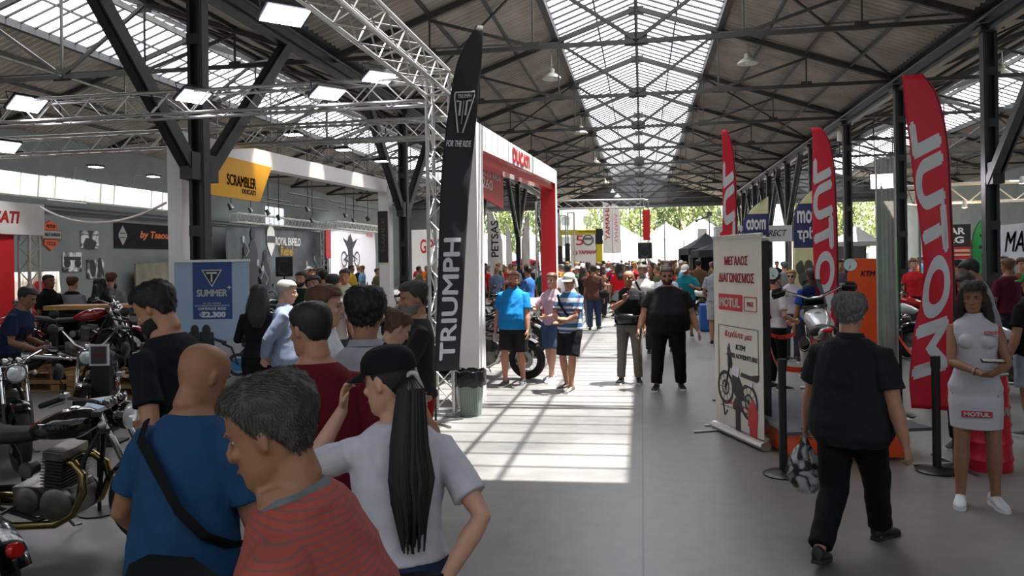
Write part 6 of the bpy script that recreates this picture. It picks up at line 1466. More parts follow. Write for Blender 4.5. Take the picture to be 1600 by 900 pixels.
m = MB(); m.tube([(0, 0, .01), (0, 0, p.z)], .014, 8); m.lathe((0, 0, 0), (0, 0, 1), [(.15, 0), (.15, .01), (.02, .02)], 24); m.build('stand', BLACK, r)
# pallets
def pallet(px, d, rz, lab, n=1):
    p = at(px, d); r = thing('pallet', lab, 'pallet', p, rz, 'wooden pallets under the stand bikes'); 
    for i in range(7): m = MB(); m.box((-.52 + i * .173, 0, .29), (.15, 1.2, .022)); m.build('deck_board', WOOD, r, smooth=0)
    m = MB()
    for y in (-.55, 0, .55):
        for x in (-.5, 0, .5): m.box((x, y, .235), (.14, .12, .09)); m.box((x, y, .06), (.14, .12, .09))
        m.box((0, y, .012), (1.15, .1, .022)); m.box((0, y, .15), (1.15, .1, .06))
    m.build('blocks', mat('pallet_block', '#8a6a3e', .8, var=.2), r, smooth=0); return p
for k, px in enumerate((70, 122, 195, 262)): pallet(px, (12.6, 12.3, 12.0, 11.7)[k], R(6), 'pine pallet on the floor at the left, ' + ('leftmost of the row', 'left of the black info post', 'right of the black info post', 'rightmost, behind the man in navy')[k])
# long bar tables
def bar_table(px0, px1, d, h, lab):
    a, b = at(px0, d), at(px1, d); v = b - a; W_ = v.length; r = thing('bar_table', lab, 'table', a, math.atan2(v.y, v.x)); m = MB(); m.box((W_ / 2, 0, h), (W_, .55, .07)); m.build('tabletop', WOOD, r, bevel=.006)
    for x in (.15, W_ - .15, W_ / 2): m = MB(); m.box((x, 0, h / 2), (.12, .42, h - .04)); m.build('leg', BLACK, r, smooth=0)
    m = MB(); m.box((W_ / 2, .2, h * .45), (W_ - .3, .03, h * .8)); m.build('apron', BLACK, r, smooth=0)
bar_table(82, 194, 12.6, 1.24, 'long pine topped bar table at the left with people behind it'); bar_table(395, 470, 13.5, .98, 'pine topped table by the man in the pale blue shirt')
# displays on the left stand: silver bike, red bikes, poster boards
def park(lab, px, d, rz, z=.0, **k):
    q = at(px, d); o = motorcycle(lab, (q.x, q.y, z), R(rz), **k); return o
park('silver and red motorcycle on the left stand beneath the photo prints', 22, 13.0, 80, style='roadster', tank='#b9bcc0')
park('red and white sport motorcycle at the left edge before the red wall', 10, 14.6, 70, style='sport', tank='#c2101c')
park('dark motorcycle with a red engine cover on the left pallets', 118, 11.9, -75, z=.31, style='roadster', tank='#8c1418')
park('black custom motorcycle with a long seat on the right hand pallets', 236, 11.5, -95, z=.31, style='bobber', tank='#0d0d0e')
r, B, Z = backdrop('low white board printed with red and black graphics behind the left bikes', -40, 92, 427, -13.2, 0, mat('graphic_board', '#c3b9ae', .7), name='display_board', cat='board')
m = MB()
for y in range(0, 9): m.prism([(0, 0), (.5, 0), (.9, .9), (.5, .9)], (.1, B - 1.3 - y * 1.1, .7), (0, 1, 0), (0, 0, 1), .01)
m.build('red_graphics', RED, r, smooth=0)
# rows of black bikes in the left aisle (one built, the rest copied)
proto = motorcycle('black cruiser', (0, 0, 0), 0, 'cruiser', tank='#0a0a0c', category='motorcycle', name='motorcycle'); pr_r = motorcycle('black roadster', (0, 0, 0), 0, 'roadster', tank='#0c0c0e')
rows = [(448, 20.5, -60, 'first of the dark bikes seen over the old man in pale blue', 0), (478, 24.5, -70, 'dark bike behind the man in dark green', 1), (503, 27, -110, 'dark bike in front of the winged backdrop, left', 0), (548, 24.5, -60, 'dark bike in front of the winged backdrop, middle', 1), (570, 21.5, -100, 'dark bike left of the white frame column', 0),
        (662, 18.3, -75, 'dark bike between the hall column and the feather flag pole', 0), (676, 23.5, -60, 'second dark bike left of the feather flag pole', 1), (625, 26, -110, 'dark bike behind the second hall column', 1), (768, 15.6, -110, 'black cruiser just inside the portal, its rear wheel by the white column', 0), (782, 17.4, -115, 'second black cruiser inside the portal', 0), (770, 19.8, -120, 'third black bike inside the portal', 1), (795, 22, -115, 'farthest black bike inside the portal', 0),
        (752, 12.6, -105, 'black bike half hidden by the white portal column, only a wheel showing', 1), (345, 17, -70, 'dark bike partly hidden by the blue roll-up banner', 1), (405, 21, -80, 'dark bike left of the tall loudspeaker', 0), (702, 27, -80, 'dark bike far inside the stand left of the portal', 0)]
for k, (px, d, rz, lab, wch) in enumerate(rows):
    src = (proto, pr_r)[wch]; o = src if not any(src.location) else copy_tree(src)
    q = at(px, d); o.location = (q.x, q.y, 0); o.rotation_euler = (0, R(4), R(rz)); tag(o, lab, 'motorcycle', 'dark motorcycles in the left aisle')
rows2 = [(1160, 20.8, 100, 'dark bike behind the cream roll-up, by the first cream flag', 1, '#101012'), (1245, 18.4, 110, 'dark bike behind the woman with the backpack', 1, '#22242a'), (1432, 14.8, 70, 'dark and white bike left of the tallest red flag', 1, '#d0d0d4'), (1440, 17, 80, 'red and white bike beside the nearest right column', 1, '#c01a1c'), (1500, 14, 100, 'dark bike behind the woman in white', 0, '#0c0c0e'), (1578, 10.2, 95, 'dark bike at the right edge behind the man in black', 1, '#d8d8da'), (1105, 22.6, 90, 'white dirt bike with a yellow-green helmet near the man in the grey shirt', 1, '#c9d0c0'), (1090, 30, 90, 'dark bike under the dark gazebo', 0, '#101012'), (1120, 27, 80, 'second dark bike under the dark gazebo', 0, '#101012'), (1395, 20, 60, 'dark bike behind the nearest right column', 0, '#101012')]
for k, (px, d, rz, lab, wch, tk) in enumerate(rows2):
    o = copy_tree((proto, pr_r)[wch]); q = at(px, d); o.location = (q.x, q.y, 0); o.rotation_euler = (0, R(-4), R(rz)); tag(o, lab, 'motorcycle', 'motorcycles of the right hand stands')
    for ch in o.children:
        if ch.name.startswith(('tank', 'rear_fender', 'front_fender')) and tk != '#101012':
            ch.material_slots[0].link = 'OBJECT'; ch.material_slots[0].material = mat('bike_' + tk, tk, .16, 0, coat=.9)
p = at(1109, 22.75); m = MB(); m.ell((p.x, p.y, 1.07), (.17, .21, .16)); m.m = 1; m.ell((p.x - .03, p.y - .14, 1.04), (.12, .08, .09)); tag(m.build('motorcycle_helmet', [paint('#17181a', .3), mat('neon_green', '#b4d81e', .4)]), 'black and neon green helmet resting on the white dirt bike', 'helmet')
p = at(1104, 19.8); m = MB(); m.box((p.x, p.y, .35), (.4, .4, .7)); tag(m.build('cool_box', mat('blue_box', '#1d4f9a', .5), bevel=.04), 'blue box on the floor beside the man in the grey shirt', 'box')
# low shelf inside the portal
for k, (px, d) in enumerate(((838, 17.6), (822, 14.9))):
    p = at(px, d); r = thing('easel', ('grey lattice easel at the foot of the red portal column', 'small white framed easel behind the man in the blue polo')[k], 'easel', p, R(30)); m = MB()
    for x in (-.12, .12): m.bar((x, 0, 0), (x * .6, .12, .9), .03, .03); m.bar((x, .3, 0), (x * .6, .12, .9), .03, .03)
    for z in (.2, .45, .7): m.bar((-.11, .03 * z, z), (.11, .03 * z, z), .02, .02); m.bar((-.11, 0, z - .15), (.11, 0, z + .1), .012, .012)
    m.build('frame', ALU, r, smooth=0); m = MB(); m.box((0, .1, .93), (.3, .02, .22), M.Rotation(R(-30), 3, 'X')); m.build('card', WHITE, r, smooth=0)
# ================================================================ THE PEOPLE IN THE PHOTO
def hold(pi, side, mb, name, label, cat, mats, off=(0, 0, 0), rot=None, **kw):
    """a separate thing at the hand of a figure; mb is in the figure's local axes around the palm"""
    w_ = pi['W'][side]; p = pi['w'](w_ + V(off)); o = mb.build(name, mats, None, **kw); o.location = p; o.rotation_euler = (0, 0, pi['rz']); return tag(o, label, cat)
NEAR = .0062
# --- foreground left
st_red = stripes('red_grey_stripe', [(0, '#99483f'), (.6, '#76504c'), (.85, '#99483f')], 2, .013)
striped = person('man with short grey hair in a red finely striped t-shirt, nearest the camera', 478, 1.72, 98, 1.68, bulk=1.30, belly=.07, skin='tan', hair='short', hc='dgrey', top=st_red, hem=.86, bot='#2c3038', lean=17, hy=-6, hp=16, vox=NEAR, rib='#5f6468', lh=(-.27, .16, .86), rh=(.30, .1, .84), folds=.009, loose=.004, xy=tuple(pt(556, 700, 1.64)[:2]))
bald = person('shaved headed man in a blue t-shirt with a black sling strap, seen from behind', 278, 2.62, -8, 1.63, bulk=1.16, belly=.03, skin='tan', hair='bald', top='#1c3f63', bot='#14161c', lean=8, hp=22, hy=-12, vox=NEAR, lh=(-.27, .20, .93), rh=(.2, .3, 1.0), folds=.009, straps=('#0c0d10', [(-.15, -.075, 1.44), (-.125, -.125, 1.38), (.0, -.168, 1.28), (.11, -.165, 1.16), (.19, -.12, 1.08), (.228, -.03, 1.03), (.21, .07, 1.0)]))
m = MB(); m.rings([[V((x * k, y, z * k)) for x, z in ((-.17, -.2), (.17, -.2), (.2, -.05), (.16, .16), (0, .2), (-.16, .16), (-.2, -.05))] for y, k in ((-.07, .85), (-.03, 1.), (.05, 1.), (.08, .85))]); m.m = 1; m.torus((0, -.07, .0), (0, 1, 0), .12, .01, 28, 6, a0=.2, a1=2.9); bg_ = m.build('sling_bag', [cloth('#0f1013'), paint('#3c4046', .4)], smooth=60, bevel=.01); q = at(258, 2.3); bg_.location = (q.x, q.y, .80); bg_.rotation_euler = (0, R(12), R(-8)); tag(bg_, 'black sling bag with a grey curved piping at the bald man\'s hip', 'bag')
m = MB(); m.box((0, 0, 0), (.15, .006, .21), M.Rotation(R(28), 3, 'Y')); hold(bald, -1, m, 'brochure', 'grey brochure held low by the man with the shaved head', 'brochure', paint('#8a9099', .5), off=(.0, .05, -.10))
girl = person('woman in a white t-shirt and black cap with a very long black ponytail', 618, 2.52, 22, 1.62, fem=True, bulk=1.06, skin='light', hair='pony', hc='black', top='#b9b6c0', sleeve='short', hem=.99, bot='#2a3550', legs='slim', lean=3, hy=48, hp=10, hr=0, vox=NEAR, cap=('#101013',), rh=(.13, -.17, .95), rpole=(1.2, -.5, .1), rdir=(-.55, .1, -.75), rn=(-.6, .6, 0), lh=(-.19, .30, 1.47), lpole=(-1, .2, -1.2), ldir=(.1, -.1, 1.), ln=(.8, -.3, 0), lcurl=.7, rcurl=.7, folds=.005)
m = MB(); m.box((0, 0, 0), (.10, .012, .17), M.Rotation(R(-35), 3, 'Y')); m.m = 1; m.box((.0, -.008, .0), (.08, .004, .14), M.Rotation(R(-35), 3, 'Y')); hold(girl, 1, m, 'leaflet', 'folded white leaflet in the hand behind the back of the woman in the black cap', 'leaflet', [paint('#b8b8bc', .5), paint('#8f9098', .5)], off=(-.06, -.03, -.10), smooth=0)
b_ = MB(); Tg = girl['T']; b_.rings([[Tg((x, y, z)) for x, y in ((-.10, -.15), (.10, -.15), (.13, -.19), (0, -.215), (-.13, -.19))] for z in (.74, .76, .97, .99)]); o = b_.build('shoulder_bag', cloth('#121216'), smooth=50); o.location = at(618, 2.52); o.rotation_euler = (0, 0, R(22)); tag(o, 'black bag hanging behind the hips of the woman in the black cap', 'bag')
navy = person('dark haired man in a dark navy t-shirt looking down, in front of the blue roll-up', 290, 3.75, 84, 1.85, skin='mid', hair='short', hc='black', top='#10131a', bot='#16181d', lean=13, hp=26, hy=6, vox=NEAR, lh=(-.25, .06, .86), rh=(.2, .3, 1.02), beard=('black', .01), folds=.008)
maroon = person('man in a maroon t-shirt with short cropped hair seen from behind', 492, 3.25, 32, 1.74, bulk=1.12, skin='mid', hair='buzz', hc='black', top='#5c0f1c', bot='#1c1d22', lean=4, hp=8, hy=28, vox=NEAR, folds=.009)
grey = person('dark haired man in a light grey shirt seen from behind, beside the maroon one', 568, 3.65, 14, 1.77, bulk=1.08, skin='tan', hair='thick', hc='black', top='#9b9aa2', bot='#22252c', lean=5, hp=5, vox=NEAR, folds=.008, collar='#8f8e96', hem=.88)
boy = person('young man in profile with quiffed brown hair and white shirt, sunlit face', 506, 4.5, -72, 1.77, bulk=.92, skin='light', hair='short', hc='lbrown', top='#c9c9d0', bot='#30343c', hp=2, vox=.007, collar='#d0d0d6')
turq = person('woman in a turquoise t-shirt leaning over a bike, brown hair tied up', 562, 5.0, -42, 1.64, fem=True, bulk=1.08, skin='light', hair='bun', hc='lbrown', top='#0aa0ac', bot='#2a3140', lean=26, hp=30, vox=.007, lh=(-.10, .48, 1.0), rh=(.16, .46, .86), rpole=(1, -.3, -.3), rcurl=.3)
beard = person('bearded grey haired man in a black t-shirt and red shorts, arms folded', 647, 5.6, 118, 1.76, bulk=1.10, belly=.02, skin='mid', hair='short', hc='dgrey', top='#2a2829', bot='#a3141e', legs='shorts', hp=6, vox=.0066, beard=('grey', .03), lh=(-.02, .27, 1.12), rh=(.05, .25, 1.16), lpole=(-1, -.3, -.6), rpole=(1, -.3, -.6), rdir=(-1, .1, 0), ldir=(1, .1, 0), shoes='#3a3a3a')
# child-sized arm: girl next to her is hidden
old = person('old man with white hair in a pale blue shirt, hands behind his back', 446, 8.0, -70, 1.73, bulk=1.04, belly=.03, skin='light', hair='short', hc='white', top='#7b869c', sleeve='long', hem=.84, bot='#14161c', collar='#858fa4', lh=(-.06, -.2, .95), rh=(.05, -.22, .93), lpole=(-1, -.5, 0), rpole=(1, -.5, 0), vox=.009, loose=.008, hp=6)
person('long haired woman all in black beside the blue roll-up banner', 402, 8.4, 20, 1.68, fem=True, skin='mid', hair='long', hc='black', top='#101013', sleeve='long', bot='#0e0f12', vox=.011, hp=10, lh=(-.16, .3, 1.1), rh=(.16, .3, 1.08))
person('man in a dark green t-shirt standing by the tall loudspeaker', 470, 12.5, 175, 1.78, bulk=1.05, skin='mid', hair='short', hc='black', top='#12231e', bot='#1c1e22', vox=.013, beard=('black', .01))
person('man with dark glasses on his head, face turned up', 492, 9.6, 185, 1.74, skin='mid', hair='thick', hc='black', top='#3a3334', bot='#22242a', vox=.011, hp=-12, hr=14)
person('man in a pale t-shirt seen from behind, walking left of the white frame column', 520, 10.0, -15, 1.76, bulk=1.04, skin='mid', hair='short', hc='black', top='#b3a9a8', bot='#3a4250', vox=.011, rh=(.26, .12, .86))
person('man in a cream polo shirt facing the camera before the winged backdrop', 538, 13.2, 190, 1.80, bulk=1.1, belly=.03, skin='mid', hair='short', hc='black', top='#c2bca4', bot='#4a4438', vox=.013, collar='#b9b39c')
person('dark haired person in black before the winged backdrop', 504, 14.5, 20, 1.78, skin='mid', hair='thick', hc='black', top='#141416', bot='#181a1e', vox=.014)
# --- left stand
person('man in a navy polo bending over at the left edge', 8, 9.0, -75, 1.72, bulk=1.06, skin='tan', hair='short', hc='black', top='#1c2740', bot='#1a1c22', lean=22, hp=20, vox=.009, lh=(-.12, .36, 1.0), rh=(.12, .38, .96))
person('man in a black polo seen in profile before the pine bar table', 76, 13.0, -95, 1.80, skin='dark', hair='buzz', hc='black', top='#0e0e10', bot='#15161a', vox=.011, collar='#101012')
person('person in a black and white t-shirt with back turned behind the bar table', 110, 13.3, 5, 1.76, skin='light', hair='short', hc='lbrown', top=stripes('back_print', [(0, '#15171a'), (.86, '#8f969a')], 2, 1.42), bot='#34363c', vox=.012, lean=6, lh=(-.36, .2, 1.15), lpole=(-1, -.3, -.3))
person('dark haired person in black with back turned at the bar table', 152, 13.3, -5, 1.70, skin='mid', hair='long', hc='black', top='#111114', bot='#131418', vox=.013, lean=6)
person('fair haired man in a grey shirt, back turned, right end of the bar table', 174, 13.5, 12, 1.82, skin='light', hair='short', hc='lbrown', top='#77797c', bot='#5a564c', vox=.012)
# --- aisle
bluep = person('bearded man in a bright blue polo and dark shorts walking toward the camera', 801, 11.65, 172, 1.75, bulk=1.18, belly=.085, skin='mid', hair='short', hc='lbrown', top='#1379ba', hem=.86, bot='#1d1e1f', legs='shorts', vox=.0085, beard=('lbrown', .012), collar='#1068a4', hy=18, lf=(-.10, -.12, .0), rf=(.10, .14, .01), lh=(-.27, .16, .80), rh=(.29, .02, .80), shoes='#3c3e42', loose=.006)
m = MB(); m.lathe((0, 0, 0), (0, 0, 1), [(.001, -.08), (.03, -.08), (.032, .03), (.012, .07), (.012, .09), (.001, .09)], 14); hold(bluep, 1, m, 'water_bottle', 'clear water bottle in the hand of the man in the blue polo', 'bottle', mat('clear_plastic', '#cfd6da', .1, alpha=.5), off=(0, .03, -.09))
pink = person('woman in a pale pink t-shirt and denim shorts holding a cup', 861, 12.0, 150, 1.72, fem=True, bulk=.92, skin='light', hair='bun', hc='lbrown', top='#b79aa0', bot='#3b4f6c', legs='shorts', vox=.009, hy=10, rh=(.16, .30, 1.16), rpole=(.8, -.5, -.8), lh=(-.12, .28, 1.05), rf=(.09, -.12, .0), lf=(-.07, .14, .0), shoes='#d4d4d8')
m = MB(); m.lathe((0, 0, 0), (0, 0, 1), [(.001, -.05), (.03, -.05), (.04, .06), (.042, .065), (.001, .066)], 16); hold(pink, 1, m, 'paper_cup', 'white paper cup held by the woman in the pink t-shirt', 'cup', WHITE, off=(0, .06, .02))
capm = person('man in a pale cap and blue and white striped polo with a chest strap', 889, 11.1, 148, 1.72, bulk=1.05, belly=.03, skin='mid', hair='short', hc='lbrown', top=stripes('broad_stripe', [(0, '#b9bcc4'), (.1, '#39597e'), (.3, '#a9adb6'), (.42, '#b9bcc4'), (.5, '#3d6a94'), (.78, '#aeb2ba'), (.86, '#39597e')], 2, .30), hem=.86, bot='#15161c', legs='shorts', vox=.0085, cap=('#aaa9a2',), collar='#b9bcc4', hy=12, hp=8, rh=(-.02, .28, 1.08), lh=(-.06, .30, 1.02), rpole=(1, -.3, -.6), lpole=(-1, -.3, -.6), rdir=(-1, .2, .1), ldir=(1, .2, .1), lf=(-.11, .14, 0), rf=(.12, -.06, 0), shoes='#5a5450', straps=('#14151a', [(.15, .09, 1.42), (.06, .155, 1.28), (-.05, .165, 1.16), (-.14, .13, 1.06)]))
nike = person('bald man in black t-shirt and grey trousers, waist bag, one finger raised', 982, 11.75, 176, 1.73, bulk=1.06, skin='tan', hair='bald', top='#141416', bot='#6b6560', legs='long', vox=.0075, hy=-8, rh=(.04, .30, 1.29), rpole=(1, -.3, -.8), rdir=(-.1, .1, 1.), rn=(-.2, .9, 0), rcurl=[0.05, 1.35, 1.4, 1.4], lh=(-.24, .12, .84), lf=(-.13, .05, 0), rf=(.13, .12, 0), shoes='#17171a', loose=.006)
m = MB(); T_ = nike['T']; m.rings([[V((x * k, y, z * k)) for x, z in ((-.15, .05), (-.12, -.06), (.12, -.06), (.15, .05), (.1, .09), (-.1, .09))] for y, k in ((-.03, .9), (0, 1), (.05, .9), (.065, .7))]); m.m = 1; m.torus((0, -.14, .05), (0, 0, 1), .19, .012, 30, 6); o = m.build('waist_bag', [mat('black_leather', '#0e0e10', .35, bump=.3, bscale=60), BLACK], smooth=50); o.location = nike['w'](V((.03, .19, .98))); o.rotation_euler = (0, 0, nike['rz']); tag(o, 'black leather waist bag on the bald man in black and grey', 'bag')
lettering('✓', MW, nike['top'], T_((-.10, .155, 1.345)), (-1, 0, 0), (0, 0, 1), .05, .022, .0, name='chest_mark')
big = person('very large man in black t-shirt, black trousers and dark glasses walking to the camera', 1042, 11.1, 178, 1.78, bulk=1.55, belly=.13, skin='mid', hair='short', hc='brown', top='#111114', hem=.84, bot='#0c0c0e', legs='long', vox=.0085, beard=('brown', .012), glasses='#100f10', rh=(.40, .14, .86), lh=(-.42, .06, .82), lf=(-.17, -.02, 0), rf=(.17, .14, 0), shoes='#101012', loose=.01)
brown_ = person('man in brown shirt and jeans walking away down the aisle', 927, 20.5, -4, 1.76, bulk=1.05, skin='tan', hair='short', hc='black', top='#4a3026', sleeve='short', hem=.82, bot='#2b3650', vox=.012, lf=(-.1, -.1, 0), rf=(.1, .12, 0), loose=.02)
m = MB(); m.ell((0, 0, 0), (.16, .09, .12)); o = m.build('shoulder_bag', cloth('#19191b')); o.location = brown_['w'](V((.26, -.06, .98))); tag(o, 'dark bag at the hip of the man in the brown shirt', 'bag')
m = MB(); m.ell((0, 0, 0), (.15, .15, .14)); m.m = 1; m.ell((0, .04, -.04), (.1, .12, .08)); o = m.build('motorcycle_helmet', [paint('#3a2018', .4), BLACK]); o.location = brown_['w'](V((-.42, .0, .86))); tag(o, 'brown helmet hanging left of the man in the brown shirt', 'helmet')
person('person in a bright red t-shirt with back turned in the middle of the aisle', 968, 21.5, 5, 1.80, bulk=1.08, skin='tan', hair='long', hc='black', top='#c4161f', bot='#242830', vox=.014)
person('woman with long dark hair in a black top, back turned, left of the brown shirt', 911, 21., 5, 1.72, fem=True, skin='mid', hair='long', hc='brown', top='#1a1a1e', sleeve='none', bot='#7d8694', legs='slim', vox=.014, shoes='#e0e0e0')
person('man in a white shirt with back turned behind the striped polo man', 886, 19.5, 0, 1.78, bulk=1.06, skin='tan', hair='short', hc='black', top='#cfcfd2', bot='#2c3038', vox=.014)
person('man in a blue t-shirt with a strap standing inside the portal', 824, 18.5, 60, 1.76, skin='mid', hair='short', hc='black', top='#2f5f9e', bot='#20232a', vox=.013)
person('man in a grey-blue shirt standing behind the bikes inside the portal', 776, 24., 20, 1.74, skin='tan', hair='bald', top='#5a6a84', bot='#20232a', vox=.014)
person('man in a white t-shirt with a camera strap behind the two men in black', 1004, 15.2, 170, 1.78, bulk=1.05, skin='tan', hair='short', hc='grey', top='#c8c6c4', bot='#2c2e34', vox=.012, beard=('grey', .012), straps=('#17171a', [(.13, .09, 1.42), (.05, .155, 1.28), (-.06, .165, 1.12), (-.14, .12, 1.0)]), lh=(-.16, .28, 1.08))
person('person in a white shirt right behind the very large man', 1040, 15.5, 165, 1.74, bulk=1.1, skin='mid', hair='thick', hc='brown', top='#b8bcc8', bot='#2c2e34', vox=.013)
person('man in a teal t-shirt and white cap looking at the bikes', 1072, 18.4, 170, 1.76, bulk=1.12, skin='tan', hair='short', hc='black', top='#136b78', hem=.84, bot='#1a1c22', legs='shorts', vox=.012, cap=('#d6d4d2',), hp=25, hy=-20, lh=(-.2, .28, 1.2), rh=(.14, .3, 1.12))
gtee = person('man in grey t-shirt and pale grey shorts, back turned, right of the aisle', 1118, 16.6, -14, 1.82, bulk=1.05, skin='mid', hair='short', hc='black', top='#8b9098', hem=.90, bot='#a9a8a8', legs='shorts', vox=.010, shoes='#16171c', lh=(-.2, .2, .95))
# --- right
person('dark haired woman in white t-shirt with black straps and black trousers by the barrier', 1211, 10.9, -62, 1.68, fem=True, skin='light', hair='bun', hc='black', top='#bdb8ba', hem=.92, bot='#0f1013', legs='slim', vox=.009, shoes='#1a1a1e', lh=(-.1, .25, .98), rh=(.2, .18, 1.02), straps=('#121214', [(-.10, -.06, 1.43), (-.09, -.13, 1.3), (-.02, -.14, 1.18), (.06, -.13, 1.06)]))
person('blond woman with glasses and a pale top facing the camera', 1236, 13.8, 160, 1.66, fem=True, bulk=1.05, skin='light', hair='bun', hc='blond', top='#a9a2ae', sleeve='none', bot='#3c3a44', vox=.012, glasses='#2a1c1c')
person('person in a royal blue t-shirt half hidden by the second red flag', 1268, 12.0, 10, 1.70, bulk=1.1, skin='tan', hair='short', hc='brown', top='#1b3f8e', bot='#26282e', vox=.012)
walk = person('grey haired heavy man in black shirt and trousers walking past with a plastic bag', 1325, 4.85, -38, 1.74, bulk=1.22, belly=.06, skin='mid', hair='thick', hc='grey', top='#1b1d20', hem=.80, bot='#0b0b0d', legs='long', vox=NEAR, lean=3, hy=14, lh=(-.36, .12, .86), ldir=(-.1, .12, -1), rh=(.34, -.02, .84), rcurl=.9, lcurl=1.0, lf=(-.03, -.38, .04), rf=(.02, .38, .0), shoes='#141212', sole='#2a2624', loose=.016, collar='#1b1d20', folds=.010)
m = MB(); rs = []
for z, a_, b_ in ((.02, .012, .012), (-.05, .03, .02), (-.14, .09, .05), (-.24, .12, .06), (-.33, .10, .05), (-.38, .05, .03)):
    rs.append([V(((a_ * (1 + .22 * math.sin(q * 3.1 + z * 30))) * math.cos(q * .3927), b_ * (1 + .2 * math.sin(q * 2.3)) * math.sin(q * .3927), z)) for q in range(16)])
m.rings(rs); m.tube([(0, 0, .02), (.02, 0, .06), (-.02, 0, .05), (0, 0, .02)], .006, 6)
hold(walk, -1, m, 'plastic_bag', 'black and white patterned plastic bag in the walking man\'s left hand', 'plastic bag', photo_mat('bag_print', 3.3, '#b9b9bc', '#101012', 9.), off=(-.02, .02, -.10), smooth=70)
WD = mat('white_dress', '#b7b4bd', .75, bump=.2, bscale=60)
promo = person('woman in a tight white sleeveless dress and white trainers reading a phone', 1521, 5.8, 168, 1.69, fem=True, bulk=.98, skin='tan', hair='long', hc='brown', top=WD, sleeve='none', neckline='high', hem=.60, dress=True, legs='long', vox=NEAR, hy=-14, hp=6, rh=(.02, .30, 1.06), lh=(-.05, .27, 1.04), rpole=(1, -.5, -.8), lpole=(-1, -.5, -.8), rdir=(-1, .35, .05), ldir=(1, .5, .05), rn=(0, .2, 1), ln=(0, .1, 1), rcurl=.55, lcurl=.45, lf=(-.115, .05, 0), rf=(.125, .08, 0), shoes='#c9c9cd', folds=.003)
Tp = promo['T']
m = MB(); m.box((-.06, .315, 1.115), (.15, .075, .01), M.Rotation(R(-8), 3, 'X')); m.m = 1; m.box((-.06, .315, 1.121), (.13, .06, .002), M.Rotation(R(-8), 3, 'X')); o = m.build('phone', [BLACK, paint('#b9b2b0', .2)], smooth=0); o.location = promo['w'](V((0, 0, 0))); o.rotation_euler = (0, 0, promo['rz']); tag(o, 'phone held flat in both hands by the woman in the white dress', 'phone')
m = MB(); m.box((-.09, .135, 1.30), (.10, .006, .022)); lb = m.build('chest_label', RI, promo['top'], smooth=0); lettering('MOTUL', MW, lb, (-.048, .139, 1.293), (-1, 0, 0), (0, 0, 1), .084, .014, .03, th=.003)
m = MB(); m.box((.02, .158, .70), (.20, .006, .045)); lb = m.build('skirt_label', RI, promo['top'], smooth=0); lettering('MOTUL', MW, lb, (.105, .163, .684), (-1, 0, 0), (0, 0, 1), .17, .032, .05, th=.003)
m = MB(); m.torus(lerp(promo['E'][1], promo['W'][1], .86), (promo['W'][1] - promo['E'][1]), .029, .006, 24, 6); m.build('bracelet', paint('#c9b9a0', .3, .6), promo['root'])
person('dark haired woman turned away right behind the woman in white', 1508, 7.4, 150, 1.73, fem=True, skin='mid', hair='long', hc='brown', top='#25262c', bot='#1c1d22', vox=.010, hp=20)
person('bearded man in a white long sleeved t-shirt leaning over a bike', 1541, 8.6, 60, 1.86, bulk=1.08, skin='mid', hair='short', hc='black', top='#a5a9ac', sleeve='elbow', bot='#3a3f48', vox=.009, lean=12, hp=22, beard=('black', .014))
person('older man in a dark flat cap and white shirt left of the white t-shirt man', 1497, 12.5, 195, 1.80, skin='mid', hair='short', hc='grey', top='#b7b7b9', bot='#2a2c32', vox=.012, cap=('#1b1b1e',), straps=('#141416', [(.13, .09, 1.42), (.05, .155, 1.28), (-.06, .165, 1.12), (-.14, .12, 1.0)]))
person('man in green cap, black t-shirt and pale denim shorts at the right edge', 1612, 7.9, 30, 1.70, bulk=1.22, skin='mid', hair='short', hc='black', top='#0f0f12', hem=.82, bot='#8e98a8', legs='shorts', vox=.008, cap=('#15803a',), shoes='#5c6258', lf=(-.12, -.05, 0), rh=(.26, .2, 1.0))
person('man in a maroon t-shirt with cropped brown hair near the right edge', 1574, 12.0, 20, 1.82, bulk=1.1, skin='tan', hair='short', hc='lbrown', top='#4a1424', bot='#25262c', vox=.011)
person('red haired person at the right edge beyond the maroon shirt', 1597, 14.5, 170, 1.80, skin='light', hair='thick', hc='lbrown', top='#8a5a40', bot='#2a2c32', vox=.013)
person('man in a dark jacket far right, before the pale wall banner', 1570, 22., 175, 1.84, skin='tan', hair='short', hc='black', top='#20242e', bot='#22242a', vox=.014, cap=('#20242c',))
person('person in red beside the bikes left of the tallest red flag', 1428, 17.5, 160, 1.80, skin='light', hair='short', hc='lbrown', top='#c4262a', bot='#2a2c32', vox=.013)
person('person in grey right behind the head of the walking man', 1312, 15.5, 175, 1.84, skin='mid', hair='short', hc='black', top='#4a4c50', bot='#2a2c32', vox=.013)
# ---- the crowd: ten figures built once, then copied
protos = []
for k, kw in enumerate((dict(), dict(fem=True, hair='long'), dict(bulk=1.2, belly=.05), dict(hair='buzz', legs='shorts'), dict(fem=True, hair='bun', legs='slim', sleeve='none'), dict(hair='bald', bulk=1.1, belly=.04), dict(cap=('#d8d6d0',)), dict(hair='thick', legs='shorts'))):
    kw = dict(dict(hair='short', hc=('black', 'brown', 'black', 'lbrown', 'blond', 'black', 'brown', 'grey')[k], skin=('mid', 'light', 'tan', 'mid', 'light', 'tan', 'mid', 'light')[k], vox=.02, folds=0), **kw)
    protos.append(person('visitor', 0, 50, 0, 1.75, rh=(.24, .14 + .1 * (k % 2), .9 + .2 * (k % 2)), **kw)['root'])
cl = [('white', '#d4d4d4'), ('black', '#15161a'), ('red', '#b01c22'), ('navy', '#1e2a48'), ('grey', '#7f8388'), ('sky blue', '#6fa3c8'), ('yellow', '#c8a83a'), ('olive', '#55583a'), ('pink', '#c08a94'), ('dark green', '#1f4a38'), ('brown', '#5a4030'), ('orange', '#c8622a')]
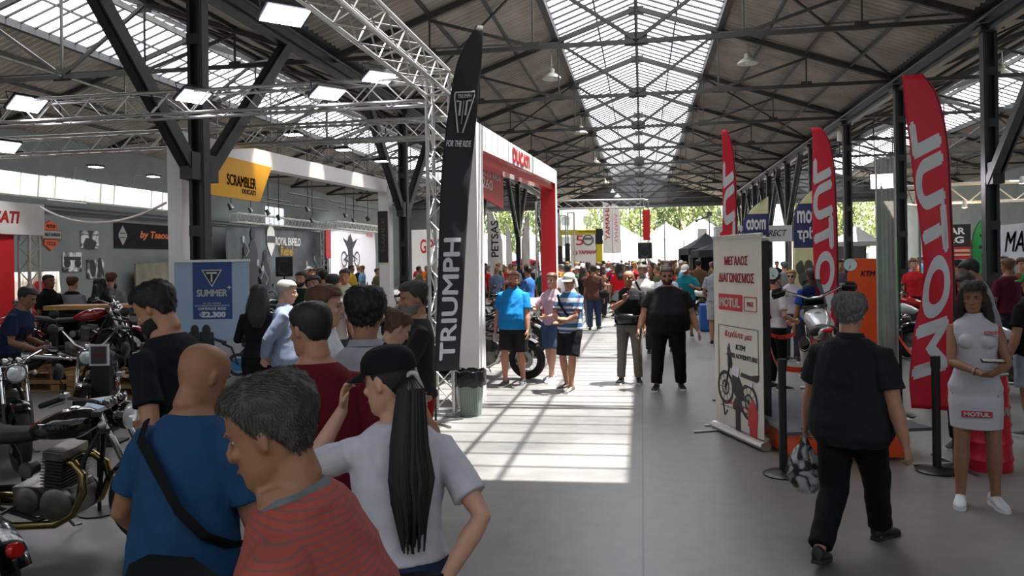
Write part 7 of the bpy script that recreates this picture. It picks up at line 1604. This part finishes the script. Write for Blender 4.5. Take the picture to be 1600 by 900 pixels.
kinds = ['short haired man', 'long haired woman', 'heavy man', 'man with cropped hair', 'fair haired woman', 'bald man', 'man in a cap', 'grey haired man']
bikes_at = [V((o.location.x, o.location.y, 0)) for o in bpy.data.objects if o.name.startswith(('motorcycle', 'loudspeaker', 'fascia')) and o.parent is None]
used = set(); rnd = random.Random(5); n_ = 0; spots = []
zones = [(848, 1000, 24, 44, 58, 'crowd left of loudspeaker'), (1000, 1125, 22, 44, 42, 'crowd right of loudspeaker'), (745, 845, 27, 46, 20, 'crowd through the portal'), (640, 715, 27, 40, 10, 'bikes beside the portal'), (470, 600, 20, 32, 12, 'before bright left backdrops'), (1140, 1270, 20, 42, 12, 'stands by cream flags'), (1400, 1600, 20, 40, 16, 'far right hand stands'), (870, 1110, 44, 58, 34, 'at sunlit open end')]
wh = ['facing us', 'back turned', 'turned left', 'turned right']; first = [True] * 8
near_ = ['near', 'mid', 'far']
for (a, b, d0, d1, cnt, zl) in zones:
    for i in range(cnt):
        for tr_ in range(30):
            px, d = rnd.uniform(a, b), d0 + (d1 - d0) * rnd.random() ** 1.1; p = at(px, d)
            if p.y > 60 or abs(p.x - XCR) < .6 or abs(p.x - XCL) < .6: continue
            if all((p - q).length > .62 for q in spots) and all((p - q).length > .95 for q in bikes_at): break
        else: continue
        spots.append(p); k = rnd.randrange(8); c = rnd.randrange(12); wv = rnd.randrange(4); o = protos[k] if first[k] else copy_tree(protos[k]); first[k] = False
        o.location = p; o.rotation_euler = (0, 0, R((180, 0, 90, -90)[wv] + rnd.uniform(-25, 25))); sc_ = rnd.uniform(.94, 1.06); o.scale = (sc_,) * 3
        third = near_[min(2, int((d - d0) / (d1 - d0 + .01) * 3))]; frac = (px - a) / (b - a); side_ = ('left', 'centre', 'right')[min(2, int(frac * 3))]
        lab = f'{kinds[k]} in {cl[c][0]}, {wh[wv]}, {third} {side_}, {zl}'
        tr_ = 0
        while lab in used and tr_ < 12: c = (c + 1) % 12; lab = f'{kinds[k]} in {cl[c][0]}, {wh[wv]}, {third} {side_}, {zl}'; tr_ += 1
        used.add(lab)
        words = lab.split()
        tag(o, lab, 'person', 'visitors, ' + zl)
        for ch in o.children:
            if ch.name.startswith('shirt'):
                ch.material_slots[0].link = 'OBJECT'; ch.material_slots[0].material = cloth(cl[c][1])
            if ch.name.startswith(('trousers', 'shorts')):
                ch.material_slots[0].link = 'OBJECT'; ch.material_slots[0].material = cloth(rnd.choice(('#1c1f26', '#2b3650', '#6a655c', '#22242a')))
